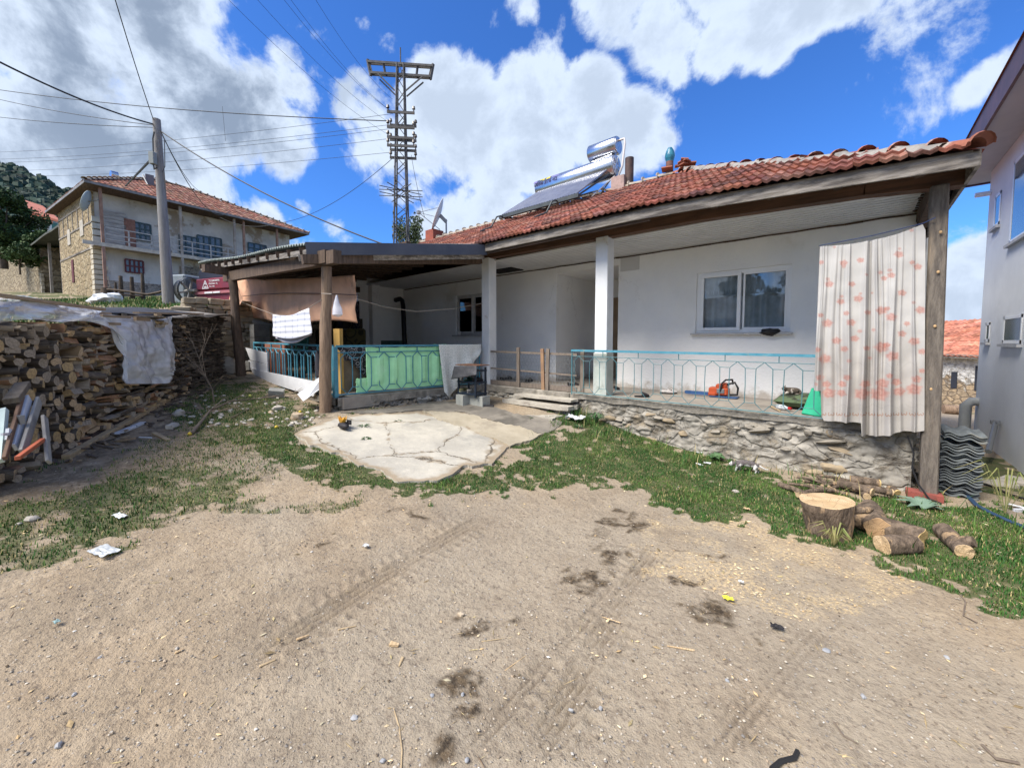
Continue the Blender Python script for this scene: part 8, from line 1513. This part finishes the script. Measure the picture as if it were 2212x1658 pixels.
# stacked wavy sheets by the corner post
tm = mat('grey_wavy_sheet', (.17, .19, .20), (.11, .125, .135), 6, .85, .3, 30, c3=(.22, .22, .2), s3=4); zb = g1(.9, 6.3); nu = 30; wv_ = []
for j in (0, 1):
    for i in range(nu): wv_.append((-.16 + .30 * i / (nu - 1), (0, .5)[j], .016 * math.sin(i / (nu - 1) * 4 * math.pi)))
me = bpy.data.meshes.new('roof_sheet'); me.from_pydata(wv_, [], gridf(nu, 2).tolist()); me.materials.append(tm)
_o = ['first', 'second', 'third', 'fourth', 'fifth', 'sixth', 'seventh', 'eighth', 'ninth', 'tenth', 'eleventh', 'twelfth']; ORD = _o + _o[::-1]
for k in range(24):
    o = bpy.data.objects.new('roof_sheet', me); C.objects.link(o); o.location = (.87 + R.uniform(-.012, .012) + (.02 if k > 20 else 0), 6.16 + R.uniform(-.03, .02), zb + .03 + k * .027 + (.03 if k > 20 else 0)); o.rotation_euler[2] = R.uniform(-.04, .04); md = o.modifiers.new('s', 'SOLIDIFY'); md.thickness = .012; setp(o, 'grey wavy sheet, ' + ORD[k] + (' from the ground' if k < 12 else ' from the top') + ' of the tall stack beside the corner post', 'roof sheet', 'wavy sheets stacked by the corner post')
hm = mat('blue_hose', (.03, .06, .12), rough=.5); hg = lambda x, y, r: PG(x, y) + Vector((0, 0, r))
line([hg(x, y, .02) for x, y in ((2068, 1062), (2090, 1076), (2110, 1096), (2140, 1112), (2175, 1128), (2230, 1150))], .018, 'thick dark blue hose snaking from the sheet stack to the right edge', hm, 'hose', 'hose')
line([hg(x, y, .015) for x, y in ((2070, 1040), (2078, 1034), (2100, 1040), (2140, 1052), (2180, 1070), (2230, 1085))], .013, 'thin black hose curling in the grass of the gap', black, 'hose', 'hose')
line([(.45, 5.99, .62), (.50, 5.94, .45), (.49, 5.90, .3), (.54, 5.86, .15), (.62, 5.80, .03), (.70, 5.76, g1(.7, 5.76) + .02)], .008, 'black cable hanging down beside the corner post', black, 'cable', 'cable')
for k, (x, y, s, rz, lb) in enumerate(((2205, 1105, .12, .6, 'white slat in the grass at the right edge'), (2150, 1045, .3, .2, 'flat grey paving stone in the gap'), (2195, 1040, .34, 1.1, 'flat pale paving stone at the foot of the pale building'))):
    q = PG(x, y); b = MB(); rough_slab(b, q + Vector((0, 0, .03)), (s, s * (.25 if k == 0 else .7), .03), rz, k + 2); o = b.build('flat_stone' if k else 'painted_stick', wpl if k == 0 else stm[0]); setp(o, lb, 'stone' if k else 'slat')
# ---------------------------------------------------------------- yellow toy-like piece on dark shoes, litter
q = PG(742, 929) + Vector((0, 0, .05)); ysh = thing('rubber_shoes', 'pair of black rubber shoes set together on the concrete slab', 'shoes', q); 
b = MB(); b.ball(q + Vector((-.045, .03, .03)), (.12, .05, .04), 14); b.ball(q + Vector((.05, -.03, .03)), (.13, .052, .042), 14); b.build('shoe_body', blk, ysh, smooth=60); b = MB(); b.box(q + Vector((.07, .05, .07)), (.09, .02, .07), rz=.2); b.build('tongue', blk, ysh, bevel=.005)
ym = mat('yellow_plastic', (.70, .36, .03), (.62, .3, .03), 6, .35, spec=.5); b = MB(); y0 = q + Vector((-.03, 0, .075))
vs = []; 
for k in range(12):
    a = 2 * math.pi * k / 12; h = (.075, .03, .085, .02, .05, .035)[k % 6]; vs.append((y0 + Vector((math.cos(a) * .045, math.sin(a) * .032, -.012)), y0 + Vector((math.cos(a) * .075, math.sin(a) * .05, h))))
b.add([p for pr_ in vs for p in pr_], [(2 * k, 2 * ((k + 1) % 12), 2 * ((k + 1) % 12) + 1, 2 * k + 1) for k in range(12)] + [tuple(2 * k for k in range(12))[::-1]]); o = b.build('yellow_cup', ym, solid=.006); setp(o, 'broken yellow plastic cup lying on the black rubber shoes', 'plastic cup')
wp = mat('white_litter', (.72, .73, .74), (.6, .62, .64), 9, .6, .4, 20)
def litter(x, y, wpx, hpx, label, m=None, rz=.3, name='litter', h=.012, cat='litter'):
    q = PG(x, y); f = (q - E).dot(FW); L_ = wpx / F * f; n = 10; b = MB(); vs = []
    for j in range(n):
        for i in range(n):
            u, v = i / (n - 1) - .5, j / (n - 1) - .5; k = 1 + .35 * mn.noise(Vector((math.atan2(v, u) * 1.3, x, 0))); p = Matrix.Rotation(rz, 3, 'Z') @ Vector((u * L_ * k, v * L_ * k * hpx, 0)); vs.append(q + p + Vector((0, 0, .012 + h * (1 + mn.noise(Vector((u * 5, v * 5, y)))))))
    b.add(vs, gridf(n, n).tolist()); o = b.build(name, m or wp, solid=.003); setp(o, label, cat); return o
litter(258, 1118, 36, .4, 'folded white paper scrap on the left grass', h=.01); litter(225, 1195, 62, .55, 'flat pale plastic scrap at the edge of the left grass', filmmat('dirty_film', (.55, .58, .6), .8)); litter(790, 1183, 12, .8, 'tiny bluish paper scrap on the dirt'); litter(123, 1350, 14, .6, 'small teal paper scrap in the left dirt', mat('teal_scrap', (.3, .42, .42)))
litter(1243, 910, 36, .8, 'crumpled white cloth in the grass at the foot of the steps', h=.06, name='white_cloth'); litter(1520, 980, 34, .4, 'white plastic strip in the grass by the terrace wall'); litter(1510, 1006, 16, .3, 'white bone-like piece in the grass left of the walking cat', rz=-.5); litter(1527, 1003, 14, .6, 'white paper triangle in the grass left of the walking cat'); litter(1572, 1298, 20, .6, 'crumpled yellow wrapper on the dirt', mat('yellow_wrapper', (.68, .62, .06), rough=.5)); litter(1677, 1360, 24, .5, 'small black rubber scrap on the dirt', blk); litter(2197, 1098, 30, .3, 'white packaging strip near the right edge', rz=-.6)
litter(1600, 1262, 10, .5, 'small white chip of paper on the dirt'); litter(1612, 1103, 12, .6, 'cream wood flake on the grass before the walking cat', cutm)
for k, (x0, y0, x1, y1, w_, lb) in enumerate(((870, 1420, 862, 1440, .018, 'split kindling chip pointing down at the centre bottom'), (842, 1392, 862, 1396, .03, 'short round stick at the centre bottom'), (640, 1382, 668, 1372, .016, 'thin splinter on the left tyre track'), (560, 1440, 596, 1425, .015, 'pale splinter left of the tyre track'), (378, 1411, 398, 1402, .014, 'white splinter in the left dirt'), (1090, 1448, 1140, 1412, .006, 'thin straw right of the second dung patch'), (1040, 1385, 1090, 1378, .006, 'straw across the dung patch'), (1500, 1405, 1440, 1395, .012, 'grey stick at the left of the right dung patch'), (1340, 1345, 1300, 1332, .010, 'pale stick on the dirt'), (730, 1360, 770, 1352, .012, 'pale splinter on the dirt right of the track'))):
    ground_bar('splinter', x0, y0, x1, y1, w_, w_ * .6, cutm if k % 3 else ypl, lb, 'splinter', w1=w_ * .4)
def gline(pts, r, label, m, cat='twig'): return line([hg(x, y, r) for x, y in pts], r, label, m, 'twig', cat)
gline([(1665, 1665), (1685, 1648), (1715, 1640), (1722, 1625)], .009, 'black rubbery twig at the bottom edge', black); gline([(2120, 1610), (2150, 1640), (2200, 1650)], .006, 'dark curved twig at the bottom right', tw); gline([(1800, 1560), (1822, 1590), (1850, 1605)], .004, 'thin brown twig at the bottom right of centre', tw); gline([(850, 1530), (862, 1570), (868, 1620), (866, 1670)], .003, 'long thin straw stalk at the bottom centre left', ypl); gline([(2070, 1280), (2085, 1300), (2080, 1330), (2110, 1345)], .004, 'thin root curling at the edge of the right grass', tw)
# broad-leaved weeds
weedm = mat('weed_leaf', (.05, .11, .045), (.08, .15, .06), 9, .6)
def weed(x, y, n, L_, label, m=weedm, wr=.3, up_=.5, seed=1):
    q = PG(x, y); q.y = min(q.y, 5.85); rs = random.Random(seed); b = MB()
    for k in range(n):
        a = rs.uniform(0, 6.28); l = L_ * rs.uniform(.6, 1.1); d = Vector((math.cos(a), math.sin(a), 0)); s = Vector((-d.y, d.x, 0)); p1 = q + d * l * .45 + Vector((0, 0, l * up_)); p2 = q + d * l + Vector((0, 0, l * up_ * .7)); w_ = l * wr; b.add([q - s * w_ * .1, q + s * w_ * .1, p1 + s * w_ * .5, p2, p1 - s * w_ * .5, p1 + Vector((0, 0, -.01))], [(0, 1, 2, 5), (0, 5, 4), (5, 2, 3), (5, 3, 4)])
    o = b.build('weed', m); setp(o, label, 'weed')
weed(1565, 975, 12, .16, 'dark broad-leaved weed at the foot of the terrace wall', wr=.7, seed=4); weed(1320, 905, 26, .2, 'tall green weed clump at the right of the steps', wr=.15, up_=.9, seed=6); weed(1990, 1100, 16, .22, 'grey green rosette weed before the corner post', mat('grey_weed', (.12, .19, .14), (.16, .23, .17), 9, .6), .35, .35, 8); weed(1250, 925, 12, .1, 'small green weed beside the white cloth', seed=9); weed(785, 925, 14, .12, 'green weed tuft growing through the slab', wr=.12, seed=12); weed(1800, 1180, 22, .16, 'dry grass tuft in front of the stump', mat('dry_grass', (.34, .3, .14), (.2, .24, .08), 9, .8), .07, 1.1, 15); weed(790, 952, 30, .09, 'grass tuft in the big crack of the slab', wr=.12, seed=17); weed(860, 912, 14, .08, 'small weed in the rear crack of the slab', wr=.2, seed=19); weed(2118, 1050, 16, .4, 'dry yellow stalks in the gap beside the sheet stack', MT['dry_grass'], .03, 1.3, 23); weed(1145, 905, 8, .06, 'tiny weed at the step foot', seed=25)
# ================================================================ CATS
def furmat(name, top, belly, zsplit, patch=None, ps=9, thr=.5):
    m = bpy.data.materials.new(name); m.use_nodes = True; MT[name] = m; nt = m.node_tree; L = nt.links.new; b = nt.nodes['Principled BSDF']; b.inputs['Roughness'].default_value = .95
    co = NN(nt, 'ShaderNodeTexCoord').outputs['Object']; sp = NN(nt, 'ShaderNodeSeparateXYZ'); L(co, sp.inputs[0]); n = NN(nt, 'ShaderNodeTexNoise'); n.inputs['Scale'].default_value = ps; n.inputs['Detail'].default_value = 3; L(co, n.inputs['Vector'])
    v = mathn(nt, 'ADD', mathn(nt, 'MULTIPLY', mathn(nt, 'SUBTRACT', sp.outputs[2], zsplit), 14), mathn(nt, 'MULTIPLY', mathn(nt, 'SUBTRACT', n.outputs[0], .5), 5)); f = sstep(nt, v, -.25, .25)
    n2 = NN(nt, 'ShaderNodeTexNoise'); n2.inputs['Scale'].default_value = 60; L(co, n2.inputs['Vector']); tp = mixc(nt, sstep(nt, n2.outputs[0], .4, .6), top, tuple(q * .6 for q in top))
    L(mixc(nt, f, belly, tp), b.inputs['Base Color']); bp = NN(nt, 'ShaderNodeBump'); bp.inputs['Strength'].default_value = .5; bp.inputs['Distance'].default_value = .004; L(n2.outputs[0], bp.inputs['Height']); L(bp.outputs[0], b.inputs['Normal']); return m
def skin(name, joints, edges, radii, m, parent, root=0):
    me = bpy.data.meshes.new(name); o0 = Vector(WL[parent.name]); me.from_pydata([tuple(Vector(j)) for j in joints], edges, []); o = link(name, me, parent, (0, 0, 0)); me.materials.append(m)
    sk = o.modifiers.new('skin', 'SKIN'); sk.use_smooth_shade = True
    for i, r in enumerate(radii): d = me.skin_vertices[0].data[i]; d.radius = (r, r) if isinstance(r, (int, float)) else r; d.use_root = (i == root)
    s = o.modifiers.new('sub', 'SUBSURF'); s.levels = s.render_levels = 2; WL[o.name] = WL[parent.name]; return o
def cat_walk():
    base = PG(1614, 1020); t = thing('walking_cat', 'small grey and white cat walking left with its head low in the grass', 'cat', base, rz=0); fur = furmat('grey_white_fur', (.14, .12, .12), (.66, .65, .63), .125, ps=11)
    J = [(0, 0, .155), (-.09, 0, .16), (-.17, 0, .15), (-.215, 0, .135), (-.26, -.005, .115), (-.285, -.008, .105), (.08, 0, .155), (.13, 0, .15),
         (-.16, -.035, .12), (-.17, -.04, .065), (-.185, -.04, .012), (-.2, -.04, .008), (-.15, .035, .12), (-.12, .04, .065), (-.11, .04, .012), (-.125, .04, .008),
         (.12, -.035, .12), (.09, -.042, .08), (.125, -.042, .05), (.11, -.042, .01), (.095, -.042, .008), (.13, .035, .12), (.12, .042, .08), (.17, .042, .05), (.165, .042, .01), (.15, .042, .008),
         (.17, 0, .14), (.22, 0, .11), (.27, .01, .085), (.31, .02, .09)]
    Eg = [(0, 1), (1, 2), (2, 3), (3, 4), (4, 5), (0, 6), (6, 7), (2, 8), (8, 9), (9, 10), (10, 11), (2, 12), (12, 13), (13, 14), (14, 15), (7, 16), (16, 17), (17, 18), (18, 19), (19, 20), (7, 21), (21, 22), (22, 23), (23, 24), (24, 25), (7, 26), (26, 27), (27, 28), (28, 29)]
    Rr = [(.058, .062), .06, .055, .036, .038, .022, .056, .045, .026, .017, .013, .014, .026, .017, .013, .014, .034, .024, .013, .013, .014, .034, .024, .013, .013, .014, .016, .014, .012, .008]
    skin('body', J, Eg, Rr, fur, t)
    b = MB()
    for s in (-1, 1): b.add([(-.24, s * .012 - .005, .143), (-.24, s * .034 - .005, .135), (-.243, s * .028 - .005, .172), (-.262, s * .022 - .005, .142)], [(0, 1, 2), (1, 3, 2), (3, 0, 2), (0, 3, 1)])
    ob = MB(); ob.v = b.v; ob.f = b.f; ob.m = b.m; WL['_t'] = Vector(); e = ob.build('ear', fur, None); e.parent = t; e.location = WL[e.name]
    b = MB(); [b.ball((-.287, s * .014 - .008, .118), .004, 6) for s in (-1, 1)]; b.ball((-.305, -.008, .104), .005, 6); e = b.build('face', black, None); e.parent = t; e.location = WL[e.name]
    t.rotation_euler[2] = rad(YAW) - .45; t.scale = (.72,) * 3
cat_walk()
def cat_lie():
    base = PL(1710, 858, (0, 6.95, 0), (0, 1, 0)); base = Vector((base.x, 6.9, .885)); t = thing('resting_cat', 'small tabby kitten with white chest resting on the camouflage cushion', 'cat', base); fur = furmat('tabby_fur', (.12, .095, .075), (.58, .52, .47), .03, ps=14)
    J = [(0, 0, .055), (.07, .01, .055), (.12, .02, .045), (-.06, 0, .06), (-.10, -.015, .085), (-.135, -.03, .095), (-.16, -.04, .085), (-.08, -.04, .03), (-.13, -.06, .014), (-.08, .03, .03), (-.13, -.0, .014), (.13, -.02, .02), (.09, -.05, .014), (.02, -.06, .012)]
    Eg = [(0, 1), (1, 2), (0, 3), (3, 4), (4, 5), (5, 6), (3, 7), (7, 8), (3, 9), (9, 10), (2, 11), (11, 12), (12, 13)]; skin('body', J, Eg, [.058, .06, .045, .048, .032, .04, .022, .02, .014, .02, .014, .02, .012, .010], fur, t)
    b = MB()
    for s in (-1, 1): b.add([(-.125, s * .012 - .03, .130), (-.125, s * .036 - .03, .118), (-.122, s * .034 - .03, .162), (-.145, s * .024 - .03, .128)], [(0, 1, 2), (1, 3, 2), (3, 0, 2), (0, 3, 1)])
    e = b.build('ear', fur, None); e.parent = t; e.location = WL[e.name]
    b = MB(); [b.ball((-.168, s * .015 - .036, .102), .0045, 6) for s in (-1, 1)]; b.ball((-.183, -.042, .086), .005, 6); e = b.build('face', black, None); e.parent = t; e.location = WL[e.name]
    t.rotation_euler[2] = .5; t.scale = (.85,) * 3
cat_lie()
